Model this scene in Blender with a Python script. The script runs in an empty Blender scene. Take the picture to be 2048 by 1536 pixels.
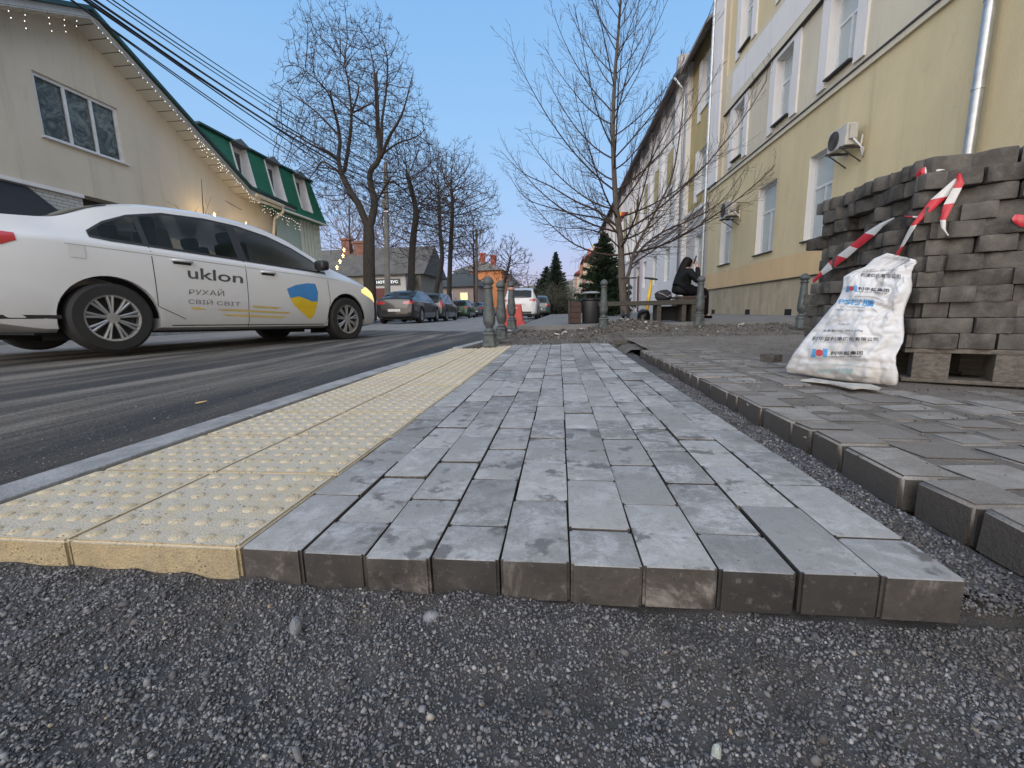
import bpy, bmesh, math, random
import numpy as np
from mathutils import Vector, Matrix, Euler, noise as mnoise
from math import radians, sin, cos, pi, sqrt, atan2

S = bpy.context.scene
COL = S.collection
# ------------------------------------------------------------------ camera
CAM = np.array([.4905, -.550, .3490]); YAW, PITCH, ROLL, FPX = -.1140, -.1670, -.0228, 853.0
def _axes():
    cy, sy = cos(YAW), sin(YAW)
    f = np.array([sy*cos(PITCH), cy*cos(PITCH), sin(PITCH)])
    rt = np.array([cy, -sy, 0.0]); up = np.cross(rt, f)
    return rt*cos(ROLL)+up*sin(ROLL), -rt*sin(ROLL)+up*cos(ROLL), f
RT, UP, FW = _axes()
cam_data = bpy.data.cameras.new('camera'); cam = bpy.data.objects.new('camera', cam_data)
COL.objects.link(cam); S.camera = cam
cam_data.sensor_width = 36.0; cam_data.lens = FPX/2048*36.0
cam_data.clip_start = .02; cam_data.clip_end = 2000
m = Matrix.Identity(4)
for i in range(3):
    m[i][0] = RT[i]; m[i][1] = UP[i]; m[i][2] = -FW[i]; m[i][3] = CAM[i]
cam.matrix_world = m
# ------------------------------------------------------------------ world, sun, exposure
SUN_EL, SUN_AZ = radians(2.0), radians(192)     # the sun has just gone down behind the camera, to the left
W = bpy.data.worlds.new('World'); S.world = W; W.use_nodes = True
wn = W.node_tree.nodes; wl = W.node_tree.links
bg = wn['Background']; sky = wn.new('ShaderNodeTexSky'); sky.sky_type = 'NISHITA'
sky.sun_disc = False; sky.sun_elevation = SUN_EL; sky.sun_rotation = SUN_AZ
sky.altitude = 200; sky.air_density = 1.0; sky.dust_density = .3; sky.ozone_density = 3.0
def s2l(c): return tuple(((k/255+.055)/1.055)**2.4 if k > 10 else k/3294 for k in c)
_tc = wn.new('ShaderNodeTexCoord'); _sx = wn.new('ShaderNodeSeparateXYZ'); wl.new(_tc.outputs['Generated'], _sx.inputs[0])
def _wramp(stops, src):
    r = wn.new('ShaderNodeValToRGB'); e = r.color_ramp.elements
    while len(e) < len(stops): e.new(.5)
    for q, (p, c) in zip(e, stops): q.position = p; q.color = (*c, 1)
    wl.new(src, r.inputs[0]); return r.outputs[0]
# anti-twilight sky ahead: lavender at the horizon, clear blue above; afterglow behind the camera
_front = _wramp([(0, s2l((168, 168, 205))), (.03, s2l((196, 190, 222))), (.10, s2l((190, 196, 234))), (.20, s2l((172, 203, 245))),
                 (.36, s2l((156, 200, 245))), (.56, s2l((138, 188, 241))), (.72, (.50, .72, 1.05)), (1, (.74, .86, 1.10))], _sx.outputs[2])
_back = _wramp([(0, (3.2, 2.5, 2.0)), (.15, (3.1, 2.75, 2.45)), (.45, (1.95, 2.0, 2.1)), (1, (.78, .88, 1.08))], _sx.outputs[2])
_d = wn.new('ShaderNodeVectorMath'); _d.operation = 'DOT_PRODUCT'; wl.new(_tc.outputs['Generated'], _d.inputs[0])
_d.inputs[1].default_value = (sin(SUN_AZ), cos(SUN_AZ), .0)
_bf = _wramp([(-.15, (0, 0, 0)), (.7, (1, 1, 1))], _d.outputs['Value'])
_mx = wn.new('ShaderNodeMix'); _mx.data_type = 'RGBA'
wl.new(_bf, _mx.inputs[0]); wl.new(_front, _mx.inputs[6]); wl.new(_back, _mx.inputs[7])
_m2 = wn.new('ShaderNodeMix'); _m2.data_type = 'RGBA'; _m2.inputs[0].default_value = .06
wl.new(_mx.outputs[2], _m2.inputs[6]); wl.new(sky.outputs[0], _m2.inputs[7])
wl.new(_m2.outputs[2], bg.inputs[0]); bg.inputs[1].default_value = 1.0
sd = bpy.data.lights.new('sun', 'SUN'); so = bpy.data.objects.new('sun', sd); COL.objects.link(so)
sd.energy = 1.0; sd.angle = radians(38); sd.color = (1, .90, .82)
_dir = Vector((sin(SUN_AZ)*cos(radians(32)), cos(SUN_AZ)*cos(radians(32)), sin(radians(32))))
so.rotation_euler = _dir.to_track_quat('Z', 'Y').to_euler()
S.view_settings.view_transform = 'Standard'; S.view_settings.look = 'None'
S.view_settings.exposure = 0.0; S.view_settings.gamma = 1
S.cycles.max_bounces = 6; S.cycles.diffuse_bounces = 3; S.cycles.glossy_bounces = 3
S.cycles.transparent_max_bounces = 8; S.cycles.use_denoising = True

# pixel of the 2048 x 1536 photograph -> point on a world plane (measuring aid for real positions)
def ray(x, y): return FW + RT*(x-1024)/FPX + UP*(768-y)/FPX
def PZ(x, y, z): d = ray(x, y); return CAM + d*(z-CAM[2])/d[2]
def PX(x, y, a): d = ray(x, y); return CAM + d*(a-CAM[0])/d[0]
def PY(x, y, a): d = ray(x, y); return CAM + d*(a-CAM[1])/d[1]
def PD(x, y, dep): d = ray(x, y); d = d/(d@FW); return CAM + d*dep

# ------------------------------------------------------------------ tagging and mesh helpers
def tag(o, label=None, cat=None, group=None, kind=None):
    if label: o['label'] = label
    if cat: o['category'] = cat
    if group: o['group'] = group
    if kind: o['kind'] = kind
    return o
def empty(name, loc=(0, 0, 0), label=None, cat=None, group=None, rz=0.0, parent=None):
    o = bpy.data.objects.new(name, None); COL.objects.link(o)
    o.location = tuple(float(c) for c in loc); o.rotation_euler = (0, 0, rz); o.empty_display_size = .1
    o.parent = parent
    return tag(o, label, cat, group)
def copy_tree(o, parent=None):
    c = o.copy(); COL.objects.link(c); c.parent = parent
    for ch in list(o.children): copy_tree(ch, c)
    return c
def offset_of(p):
    v = Vector((0, 0, 0))
    while p is not None: v += Vector(p.location); p = p.parent
    return v
class MB:
    def __init__(s): s.v = []; s.f = []; s.m = []
    def add(s, vs, fs, mi=0):
        b = len(s.v); s.v += [tuple(map(float, q)) for q in vs]
        s.f += [tuple(b+i for i in f) for f in fs]; s.m += [mi]*len(fs); return s
    def box(s, c, d, M=None, mi=0, bev=0):
        x, y, z = d[0]/2, d[1]/2, d[2]/2
        if bev:
            bm = bmesh.new(); bmesh.ops.create_cube(bm, size=1)
            for w in bm.verts: w.co = Vector((w.co.x*d[0], w.co.y*d[1], w.co.z*d[2]))
            bmesh.ops.bevel(bm, geom=bm.edges[:], offset=bev, segments=2, affect='EDGES', profile=.6)
            vs = [w.co.copy() for w in bm.verts]; bm.verts.index_update()
            fs = [[w.index for w in f.verts] for f in bm.faces]; bm.free()
        else:
            vs = [Vector(q) for q in ((-x,-y,-z),(x,-y,-z),(x,y,-z),(-x,y,-z),(-x,-y,z),(x,-y,z),(x,y,z),(-x,y,z))]
            fs = [(0,3,2,1),(4,5,6,7),(0,1,5,4),(1,2,6,5),(2,3,7,6),(3,0,4,7)]
        if M is not None: vs = [M @ q for q in vs]
        return s.add([q+Vector(c) for q in vs], fs, mi)
    def bb(s, a, b, mi=0, bev=0):
        a = [min(p, q) for p, q in zip(a, b)], [max(p, q) for p, q in zip(a, b)]
        return s.box([(p+q)/2 for p, q in zip(*a)], [q-p for p, q in zip(*a)], None, mi, bev)
    def tube(s, P, R, n=8, mi=0, cap=True):
        P = [Vector(tuple(map(float, p))) for p in P]
        if not hasattr(R, '__len__'): R = [R]*len(P)
        rings = []; ref = None
        for i, p in enumerate(P):
            t = (P[min(i+1, len(P)-1)]-P[max(i-1, 0)])
            if t.length < 1e-9: t = Vector((0, 0, 1))
            t.normalize()
            if ref is None: ref = t.orthogonal().normalized()
            a = (ref - t*ref.dot(t))
            a = a.normalized() if a.length > 1e-6 else t.orthogonal().normalized()
            ref = a; b = t.cross(a)
            rings.append([p+(a*cos(2*pi*k/n)+b*sin(2*pi*k/n))*R[i] for k in range(n)])
        vs = [q for r in rings for q in r]
        fs = [(i*n+k, i*n+(k+1) % n, (i+1)*n+(k+1) % n, (i+1)*n+k) for i in range(len(P)-1) for k in range(n)]
        if cap: fs += [tuple(range(n-1, -1, -1)), tuple((len(P)-1)*n+k for k in range(n))]
        return s.add(vs, fs, mi)
    def lathe(s, prof, n=20, c=(0, 0, 0), mi=0):
        vs = []; fs = []
        for r, z in prof: vs += [(c[0]+r*cos(2*pi*k/n), c[1]+r*sin(2*pi*k/n), c[2]+z) for k in range(n)]
        for i in range(len(prof)-1):
            for k in range(n): fs.append((i*n+k, i*n+(k+1) % n, (i+1)*n+(k+1) % n, (i+1)*n+k))
        fs += [tuple(range(n-1, -1, -1)), tuple((len(prof)-1)*n+k for k in range(n))]
        return s.add(vs, fs, mi)
    def prism(s, poly, fn0, fn1, mi=0):
        n = len(poly); vs = [fn0(*p) for p in poly]+[fn1(*p) for p in poly]
        fs = [tuple(range(n)), tuple(range(2*n-1, n-1, -1))]+[(i, i+n, (i+1) % n+n, (i+1) % n) for i in range(n)]
        return s.add(vs, fs, mi)
    def build(s, name, mats, parent=None, smooth=False, world=True, loc=None, fixn=False):
        me = bpy.data.meshes.new(name)
        off = offset_of(parent) if (parent is not None and world) else Vector((0, 0, 0))
        if loc is not None: off = Vector(loc)
        me.from_pydata([(q[0]-off.x, q[1]-off.y, q[2]-off.z) for q in s.v], [], s.f)
        if not isinstance(mats, (list, tuple)): mats = [mats]
        for mt in mats: me.materials.append(mt)
        if len(mats) > 1: me.polygons.foreach_set('material_index', s.m)
        if smooth is True: me.polygons.foreach_set('use_smooth', [True]*len(me.polygons))
        if fixn:
            bm = bmesh.new(); bm.from_mesh(me); bmesh.ops.recalc_face_normals(bm, faces=bm.faces); bm.to_mesh(me); bm.free()
        me.update()
        o = bpy.data.objects.new(name, me); COL.objects.link(o); o.parent = parent
        if loc is not None: o.location = tuple(map(float, loc))
        if smooth == 'auto':
            me.polygons.foreach_set('use_smooth', [True]*len(me.polygons)); me.set_sharp_from_angle(angle=radians(38))
        return o
ORD = ['first','second','third','fourth','fifth','sixth','seventh','eighth','ninth','tenth','eleventh','twelfth','thirteenth',
 'fourteenth','fifteenth','sixteenth','seventeenth','eighteenth','nineteenth','twentieth','twenty-first','twenty-second',
 'twenty-third','twenty-fourth','twenty-fifth','twenty-sixth','twenty-seventh','twenty-eighth','twenty-ninth','thirtieth']

# ------------------------------------------------------------------ materials
class NT:
    """tiny node-graph helper"""
    def __init__(s, name):
        s.m = bpy.data.materials.new(name); s.m.use_nodes = True; s.t = s.m.node_tree
        s.b = s.t.nodes['Principled BSDF']; s.coord = None
    def n(s, typ, **kw):
        o = s.t.nodes.new('ShaderNode'+typ)
        for k, v in kw.items():
            if k.startswith('_'): setattr(o, k[1:], v)
            else:
                key = {'i0':0,'i1':1,'i2':2}.get(k, k.replace('_', ' '))
                s.set(o.inputs[key], v)
        return o
    def set(s, inp, v):
        if isinstance(v, bpy.types.NodeSocket): s.t.links.new(v, inp)
        elif isinstance(v, (tuple, list)) and len(v) == 3 and inp.type == 'RGBA': inp.default_value = (*v, 1)
        else: inp.default_value = v
    def obj(s, scale=(1, 1, 1), rnd=False, geo=False):
        tc = s.n('TexCoord').outputs['Object'] if not geo else s.n('NewGeometry').outputs['Position']
        if rnd:
            oi = s.n('ObjectInfo'); c = s.n('CombineXYZ')
            for k, mul in enumerate((37., 91., 53.)):
                mm = s.n('Math', _operation='MULTIPLY', i0=oi.outputs['Random'], i1=mul); s.t.links.new(mm.outputs[0], c.inputs[k])
            tc = s.n('VectorMath', _operation='ADD', i0=tc, i1=c.outputs[0]).outputs[0]
        mp = s.n('Mapping', Vector=tc); mp.inputs['Scale'].default_value = scale
        return mp.outputs[0]
    def noise(s, vec, scale, detail=4, rough=.55, dist=0, col=False):
        o = s.n('TexNoise', Vector=vec, Scale=scale, Detail=detail, Roughness=rough, Distortion=dist)
        return o.outputs['Color' if col else 'Fac']
    def ramp(s, fac, stops, interp='LINEAR'):
        o = s.n('ValToRGB'); o.color_ramp.interpolation = interp; el = o.color_ramp.elements
        while len(el) < len(stops): el.new(.5)
        for e, (p, c) in zip(el, stops):
            e.position = p; e.color = (c, c, c, 1) if not hasattr(c, '__len__') else (*c, 1)
        s.t.links.new(fac, o.inputs[0]); return o.outputs[0]
    def mix(s, fac, a, b, mode='MIX'):
        o = s.n('Mix', _data_type='RGBA', _blend_type=mode); s.set(o.inputs[0], fac); s.set(o.inputs[6], a); s.set(o.inputs[7], b)
        return o.outputs[2]
    def math(s, op, a, b=0.0): return s.n('Math', _operation=op, i0=a, i1=b).outputs[0]
    def bump(s, h, strength=.3, dist=.01, base=None):
        o = s.n('Bump', Strength=strength, Distance=dist, Height=h)
        if base is not None: s.t.links.new(base, o.inputs['Normal'])
        return o.outputs[0]
    def done(s, col=None, rough=.8, normal=None, metal=0, spec=None, coat=0, emit=None, es=0, alpha=None, trans=0):
        if col is not None: s.set(s.b.inputs['Base Color'], col)
        s.set(s.b.inputs['Roughness'], rough); s.set(s.b.inputs['Metallic'], metal)
        if spec is not None: s.set(s.b.inputs['Specular IOR Level'], spec)
        if normal is not None: s.set(s.b.inputs['Normal'], normal)
        if coat: s.b.inputs['Coat Weight'].default_value = coat; s.b.inputs['Coat Roughness'].default_value = .05
        if emit is not None: s.set(s.b.inputs['Emission Color'], emit); s.b.inputs['Emission Strength'].default_value = es
        if alpha is not None: s.set(s.b.inputs['Alpha'], alpha)
        if trans: s.b.inputs['Transmission Weight'].default_value = trans
        return s.m
MC = {}
def plain(name, col, rough=.6, metal=0, coat=0, var=.12, sc=8, bump=0, spec=None, rnd=True):
    """a plain painted or raw surface with slight grime variation"""
    if name in MC: return MC[name]
    g = NT(name); v = g.obj(rnd=rnd)
    f = g.noise(v, sc, 5, .6)
    c = g.mix(g.ramp(f, [(.3, 0.), (.7, 1.)]), tuple(k*(1-var) for k in col), tuple(min(1, k*(1+var)) for k in col))
    nb = g.bump(g.noise(v, sc*12, 3), bump, .004) if bump else None
    MC[name] = g.done(c, g.math('ADD', g.math('MULTIPLY', f, .16), rough-.08), nb, metal, spec, coat)
    return MC[name]
def glow(name, col, strength):
    if name not in MC: MC[name] = NT(name).done(col, .4, emit=col, es=strength)
    return MC[name]

def mat_paver():
    g = NT('grey_concrete_paver'); v = g.obj(rnd=True)
    oi = g.n('ObjectInfo').outputs['Random']
    tone = g.ramp(oi, [(0, (.165, .166, .166)), (.25, (.21, .21, .208)), (.55, (.265, .265, .262)), (.85, (.32, .318, .312)), (1, (.19, .19, .19))])
    big = g.noise(v, 15, 6, .62, .25); eff = g.ramp(g.noise(v, 26, 9, .8, .35), [(.44, 0.), (.62, 1.)])
    c = g.mix(g.math('MULTIPLY', eff, g.math('MULTIPLY', g.ramp(g.noise(v, 5, 2), [(.4, .15), (.6, 1.)]), .6)), tone, (.52, .53, .545))
    damp = g.math('MULTIPLY', g.ramp(big, [(.555, 0.), (.625, 1.)]), g.ramp(g.n('Math', _operation='FRACT', i0=g.math('MULTIPLY', oi, 13.7)).outputs[0], [(.25, .15), (.6, 1.)]))
    c = g.mix(g.math('MULTIPLY', damp, .75), c, (.088, .080, .076))
    grain = g.noise(v, 420, 2, .6)
    c = g.mix(.35, c, g.ramp(grain, [(.3, .35), (.7, .75)]), 'SOFT_LIGHT')
    pit = g.n('TexVoronoi', Vector=v, Scale=70.).outputs['Distance']
    pits = g.ramp(pit, [(.06, 1.), (.12, 0.)])
    rare = g.ramp(g.noise(v, 40, 2), [(.6, 0.), (.66, 1.)])
    pm = g.math('MULTIPLY', pits, rare)
    c = g.mix(pm, c, (.03, .028, .026))
    # cast side faces keep the brown dirt and mould marks of the yard
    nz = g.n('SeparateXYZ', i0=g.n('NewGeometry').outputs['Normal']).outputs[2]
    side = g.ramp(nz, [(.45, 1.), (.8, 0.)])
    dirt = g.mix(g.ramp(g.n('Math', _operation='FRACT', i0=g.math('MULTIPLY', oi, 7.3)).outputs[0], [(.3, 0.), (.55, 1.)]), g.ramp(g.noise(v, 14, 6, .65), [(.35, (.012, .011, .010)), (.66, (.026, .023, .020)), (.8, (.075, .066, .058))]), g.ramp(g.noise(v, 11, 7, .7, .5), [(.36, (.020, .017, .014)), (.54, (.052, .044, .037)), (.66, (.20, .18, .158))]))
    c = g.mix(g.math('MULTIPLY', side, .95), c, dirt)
    blot = g.ramp(g.noise(v, 60, 6, .75), [(.56, 0.), (.68, .5)]); c = g.mix(blot, c, (.15, .142, .138))
    h = g.math('ADD', g.math('MULTIPLY', grain, .35), g.noise(v, 60, 6, .7)); h = g.math('SUBTRACT', h, pm)
    return g.done(c, g.ramp(damp, [(0, .8), (1, .55)]), g.bump(h, .55, .0022), spec=.4)
def mat_yellow():
    g = NT('yellow_tactile_concrete'); v = g.obj(rnd=True)
    c = g.mix(g.ramp(g.noise(v, 8, 5, .6), [(.35, 0.), (.65, 1.)]), (.47, .385, .235), (.56, .485, .345)); c = g.mix(g.math('MULTIPLY', g.n('ObjectInfo').outputs['Random'], .35), c, (.44, .39, .30))
    z = g.n('SeparateXYZ', i0=g.n('TexCoord').outputs['Object']).outputs[2]
    dust = g.math('MULTIPLY', g.ramp(g.noise(v, 22, 7, .7, .6), [(.36, 0.), (.56, 1.)]), g.ramp(z, [(.0, 1.), (.0045, .1)]))
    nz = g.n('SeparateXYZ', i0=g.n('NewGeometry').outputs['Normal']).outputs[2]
    dust = g.math('MULTIPLY', dust, g.ramp(nz, [(.9, 0.), (.99, 1.)]))
    c = g.mix(g.math('MULTIPLY', dust, .85), c, (.46, .43, .37))
    sp = g.math('MULTIPLY', g.ramp(g.n('TexVoronoi', Vector=v, Scale=110.).outputs['Distance'], [(.16, 1.), (.26, 0.)]),
                g.ramp(g.noise(v, 18, 3), [(.50, 0.), (.60, 1.)]))
    c = g.mix(sp, c, (.035, .035, .05))
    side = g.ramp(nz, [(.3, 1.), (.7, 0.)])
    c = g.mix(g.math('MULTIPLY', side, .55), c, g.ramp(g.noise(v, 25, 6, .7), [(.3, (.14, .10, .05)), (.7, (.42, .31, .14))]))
    c = g.mix(.5, c, g.ramp(g.noise(v, 350, 3, .7), [(.3, .2), (.7, .85)]), 'SOFT_LIGHT')
    c = g.mix(g.ramp(g.noise(v, 45, 7, .75), [(.55, 0.), (.70, .45)]), c, (.25, .20, .13))
    return g.done(c, .85, g.bump(g.math('ADD', g.noise(v, 300, 3), g.noise(v, 70, 6, .75)), .9, .003))
def mat_oldstone():
    g = NT('worn_paving_stone'); v = g.obj(rnd=True); oi = g.n('ObjectInfo').outputs['Random']
    tone = g.ramp(oi, [(0, (.17, .158, .145)), (.5, (.215, .204, .19)), (1, (.29, .28, .262))])
    d = g.ramp(g.noise(v, 12, 6, .68, .5), [(.4, 0.), (.62, 1.)])
    c = g.mix(g.math('MULTIPLY', d, .6), tone, (.14, .122, .105))
    c = g.mix(.4, c, g.ramp(g.noise(v, 260, 3), [(.3, .3), (.7, .8)]), 'SOFT_LIGHT')
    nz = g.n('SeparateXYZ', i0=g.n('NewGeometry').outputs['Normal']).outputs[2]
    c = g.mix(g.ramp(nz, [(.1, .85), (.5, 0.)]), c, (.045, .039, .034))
    return g.done(c, .85, g.bump(g.math('ADD', g.noise(v, 200, 4), g.noise(v, 40, 5, .7)), .7, .003))
def mat_block():
    g = NT('stacked_block_concrete'); v = g.obj(rnd=True); oi = g.n('ObjectInfo').outputs['Random']
    tone = g.ramp(oi, [(0, (.038, .035, .031)), (.5, (.060, .055, .049)), (1, (.100, .094, .086))])
    c = g.mix(g.ramp(g.noise(v, 15, 6, .65, .4), [(.4, 0.), (.7, .7)]), tone, (.17, .16, .145))
    c = g.mix(.4, c, g.ramp(g.noise(v, 260, 3), [(.3, .3), (.7, .8)]), 'SOFT_LIGHT')
    return g.done(c, .9, g.bump(g.math('ADD', g.noise(v, 220, 4), g.noise(v, 40, 5, .7)), .6, .003))
def mat_ground(name, cols, sc=1.0, stretch=(1, 1, 1), bumpd=.01, rough=.9, speck=.0):
    g = NT(name); v = g.obj(stretch, geo=True); w = g.obj(geo=True)
    c = g.ramp(g.noise(v, 1.6*sc, 8, .68, .3), [(.30+.4*i/(len(cols)-1), k) for i, k in enumerate(cols)])
    c = g.mix(.55, c, g.ramp(g.noise(w, 130*sc, 4, .7), [(.3, .2), (.7, .85)]), 'SOFT_LIGHT')
    if speck:
        vo = g.n('TexVoronoi', Vector=w, Scale=160*sc)
        k = g.ramp(g.n('SeparateColor', Color=vo.outputs['Color']).outputs[0], [(1-speck, 0.), (1-speck+.02, 1.)])
        c = g.mix(g.math('MULTIPLY', k, g.ramp(vo.outputs['Distance'], [(.3, 1.), (.5, 0.)])), c, (.34, .34, .34))
    h = g.math('ADD', g.noise(w, 90*sc, 6, .75), g.math('MULTIPLY', g.noise(v, 7*sc, 5, .6), 1.5))
    return g.done(c, rough, g.bump(h, .8, bumpd))
M_PAVER = mat_paver(); M_YEL = mat_yellow(); M_OLD = mat_oldstone(); M_BLOCK = mat_block()
M_KERB = plain('kerb_concrete', (.25, .255, .26), .88, var=.38, sc=9, bump=.8)
def hashn(x, y, s=1.0, o=0.0): return mnoise.noise(Vector((x*s+o, y*s-o, o*.37)))
def fbm(x, y, s=1.0, o=0.0, oct=4):
    return sum(mnoise.noise(Vector((x*s*2**k+o, y*s*2**k-o, o+k*3.1)))*.5**k for k in range(oct))
# ------------------------------------------------------------------ the ground, road, pavements
R_ = random.Random(11)
def sheet(name, xs, ys, zf, mat, smooth=True, inv=None):
    mb = MB(); nx, ny = len(xs), len(ys)
    mb.add([(x, y, zf(x, y)) for y in ys for x in xs], [(j*nx+i, j*nx+i+1, (j+1)*nx+i+1, (j+1)*nx+i) for j in range(ny-1) for i in range(nx-1)])
    o = mb.build(name, mat, smooth=smooth); o['kind'] = 'structure'; return o
def lin(a, b, n): return [a+(b-a)*i/(n-1) for i in range(n)]
def geo(a, b, n, p=2.2): return [a+(b-a)*(i/(n-1))**p for i in range(n)]
def kerbx(y):                       # left edge of the kerb, it swings in a little where the new strip stops
    return -.735 if y < 2.2 else -.735+.42*min(1, (y-2.2)/4.2)
def roadz(x, y):
    d = -x-.73
    z = -.035+.034*max(0, d)*(1-d/9.5) if d < 9 else -.035
    far = max(0, min(1, (y-6)/14)); z = z*(1-far)+far*(-.05)
    return z+.004*fbm(x, y, 1.5, 3.)
# one sheet to the horizon
MGR = mat_ground('bare_earth_far', [(.05, .045, .035), (.09, .08, .06), (.07, .08, .05)], .15, bumpd=.05)
sheet('ground', lin(-600, 600, 13), lin(-300, 900, 13), lambda x, y: -.32, MGR)
M_ROAD = None
def mat_road():
    g = NT('stripped_asphalt'); v = g.obj((1.0, .09, 1), geo=True); w = g.obj(geo=True)
    st = g.noise(v, 3.2, 8, .66, .35)
    c = g.ramp(st, [(.34, (.016, .015, .015)), (.44, (.040, .038, .036)), (.52, (.125, .113, .098)), (.62, (.25, .232, .205))])
    x = g.n('SeparateXYZ', i0=w).outputs[0]
    # the far lane is older, paler asphalt; the lane by the kerb is scraped dark
    xm = g.math('ADD', x, g.math('MULTIPLY', g.noise(w, .35, 3), 1.2))
    pale = g.ramp(g.math('DIVIDE', g.math('MULTIPLY', xm, -1.0), 8.0), [(.48, 0.), (.60, 1.)])
    yy = g.n('SeparateXYZ', i0=w).outputs[1]; ym = g.math('ADD', g.math('ADD', yy, g.math('MULTIPLY', x, .35)), g.math('MULTIPLY', g.noise(w, .9, 5), 1.6))
    pale = g.math('MAXIMUM', pale, g.ramp(g.math('DIVIDE', ym, 20.), [(.40, 0.), (.425, 1.)]))
    c = g.mix(pale, c, g.ramp(g.noise(w, 2.5, 6, .6), [(.3, (.20, .198, .19)), (.7, (.30, .295, .285))]))
    edge = g.ramp(g.math('DIVIDE', g.math('MULTIPLY', x, -1.0), 8.0), [(.10, 1.), (.17, 0.)])
    c = g.mix(g.math('MULTIPLY', edge, .8), c, (.030, .030, .033))
    c = g.mix(.6, c, g.ramp(g.noise(w, 90, 6, .8), [(.3, .0), (.7, 1.)]), 'SOFT_LIGHT')
    vo = g.n('TexVoronoi', Vector=w, Scale=130.)
    k = g.ramp(g.n('SeparateColor', Color=vo.outputs['Color']).outputs[0], [(.95, 0.), (.97, 1.)])
    c = g.mix(g.math('MULTIPLY', k, g.ramp(vo.outputs['Distance'], [(.3, .8), (.5, 0.)])), c, (.3, .3, .3))
    h = g.math('ADD', g.noise(w, 100, 6, .75), g.math('MULTIPLY', g.noise(v, 9, 6, .65), 2.6))
    return g.done(c, g.ramp(st, [(.4, .55), (.6, .85)]), g.bump(h, 1.0, .022))
M_ROAD = mat_road()
ys = sorted(set(lin(-3, 9, 60)+geo(9, 160, 40)))
mbr = MB(); nx = 34
mbr.add([(kerbx(y)+.01-(8.2+.3)*(i/(nx-1))**1.4, y, 0) for y in ys for i in range(nx)],
        [(j*nx+i, (j+1)*nx+i, (j+1)*nx+i+1, j*nx+i+1) for j in range(len(ys)-1) for i in range(nx-1)])
mbr.v = [(x, y, roadz(x, y)) for x, y, z in mbr.v]
tag(mbr.build('road', M_ROAD, smooth=True), kind='structure')
# far pavement on the left, beyond the parked cars
M_PAVE = mat_ground('worn_asphalt_pavement', [(.13, .13, .13), (.17, .168, .165), (.21, .205, .20)], .8, bumpd=.006)
sheet('pavement', lin(-14, -8.62, 8), geo(-3, 160, 30), lambda x, y: .06, M_PAVE)
mb = MB()
for i in range(60):
    mb.bb((-8.62, -3+i*1.5+.006, -.2), (-8.47, -3+(i+1)*1.5, .075), bev=.012)
tag(mb.build('far_kerb', M_KERB), 'long grey concrete kerb on the far side of the road', 'kerb')
# earth under and around the new strip, higher on the left in front of the tiles
def bedz(x, y):
    t = max(0., min(1., (x-.05)/1.0))
    base = -.052*(1-t)-.074*t if y < .03 else -.062
    if x < .02 and y < .03: base += .012*min(1, (.02-x)/.5)
    dep = .05*max(0, min(1, (-y-.03)/.22))*(.25+.75*max(0, 1-abs(x-.9)/1.1))
    return base+.013*fbm(x, y, 4.2, 7.)+.006*fbm(x, y, 18., 2.)-dep*.35
M_BED = mat_ground('asphalt_crumb_bed', [(.058, .058, .061), (.090, .088, .089), (.10, .088, .075)], 3., bumpd=.012, speck=.05)
def gr(a, b, st): return lin(a, b, int((b-a)/st)+1)
sheet('gravel_bed', gr(-2.2, 1.18, .02), gr(-.9, .06, .012), bedz, M_BED)
sheet('gravel_bed', gr(.96, 1.17, .015), gr(.06, 4.4, .03), lambda x, y: -.054+.010*fbm(x, y, 9., 7.), M_BED)
# old paved yard on the right and dug-up soil band in front of the raised pavement
M_SOIL = mat_ground('dug_soil', [(.085, .074, .064), (.135, .12, .105), (.20, .182, .16)], 2.2, (1, 1, 1), .02, speck=.02)
def yardz(x, y): return .0080+.007*fbm(x, y, 2.2, 5.)+.0028*fbm(x, y, 11., 1.)+.0012*fbm(x, y, 45., 6., 2)+.012*max(0, (y-2)/2)
M_DUST = mat_ground('yard_dust', [(.13, .116, .10), (.175, .158, .14), (.23, .212, .19)], 2.6, (1, 1, 1), .010, speck=.03)
sheet('yard_soil', gr(1.23, 7.0, .045), gr(-1.2, 4.6, .045), yardz, M_DUST)
def bandz(x, y):
    z = -.01+.028*fbm(x, y, 2.1, 9., 5)
    z += .07*max(0, min(1, (y-5.2)/1.1))
    k = max(0, 1-((x-1.55)/.62)**2-((y-6.15)/.5)**2); z += .13*k*(1+.5*fbm(x, y, 5., 3.))
    k = max(0, 1-((x-3.1)/1.6)**2-((y-6.05)/.45)**2); z += .03*k*(1+.6*fbm(x, y, 6., 4.))
    if x < .9: z -= .02
    return z+.008*fbm(x, y, 16., 1.)
mb = MB(); xs = gr(-.55, 7.0, .06); ysb = gr(3.46, 6.5, .05)
def bx(x, y): return max(x, kerbx(y)+.10)
mb.add([(bx(x, y), y, bandz(bx(x, y), y)-(.05 if (y < 4.3 and x < 1.12) else 0)) for y in ysb for x in xs],
       [(j*len(xs)+i, j*len(xs)+i+1, (j+1)*len(xs)+i+1, (j+1)*len(xs)+i) for j in range(len(ysb)-1) for i in range(len(xs)-1)])
tag(mb.build('dug_soil_band', M_SOIL, smooth=True), kind='structure')
# raised asphalt pavement behind it
mb = MB(); y0 = 6.42
poly = [(-.20, y0), (.6, y0+.03), (1.4, y0-.02), (2.4, y0+.05), (3.4, y0), (7.2, y0+.04), (7.2, 150), (-.05, 150)]
mb.prism(poly, lambda x, y: (x, y, -.2), lambda x, y: (x, y, .118))
tag(mb.build('raised_pavement', M_PAVE, fixn=True), kind='structure')

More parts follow.
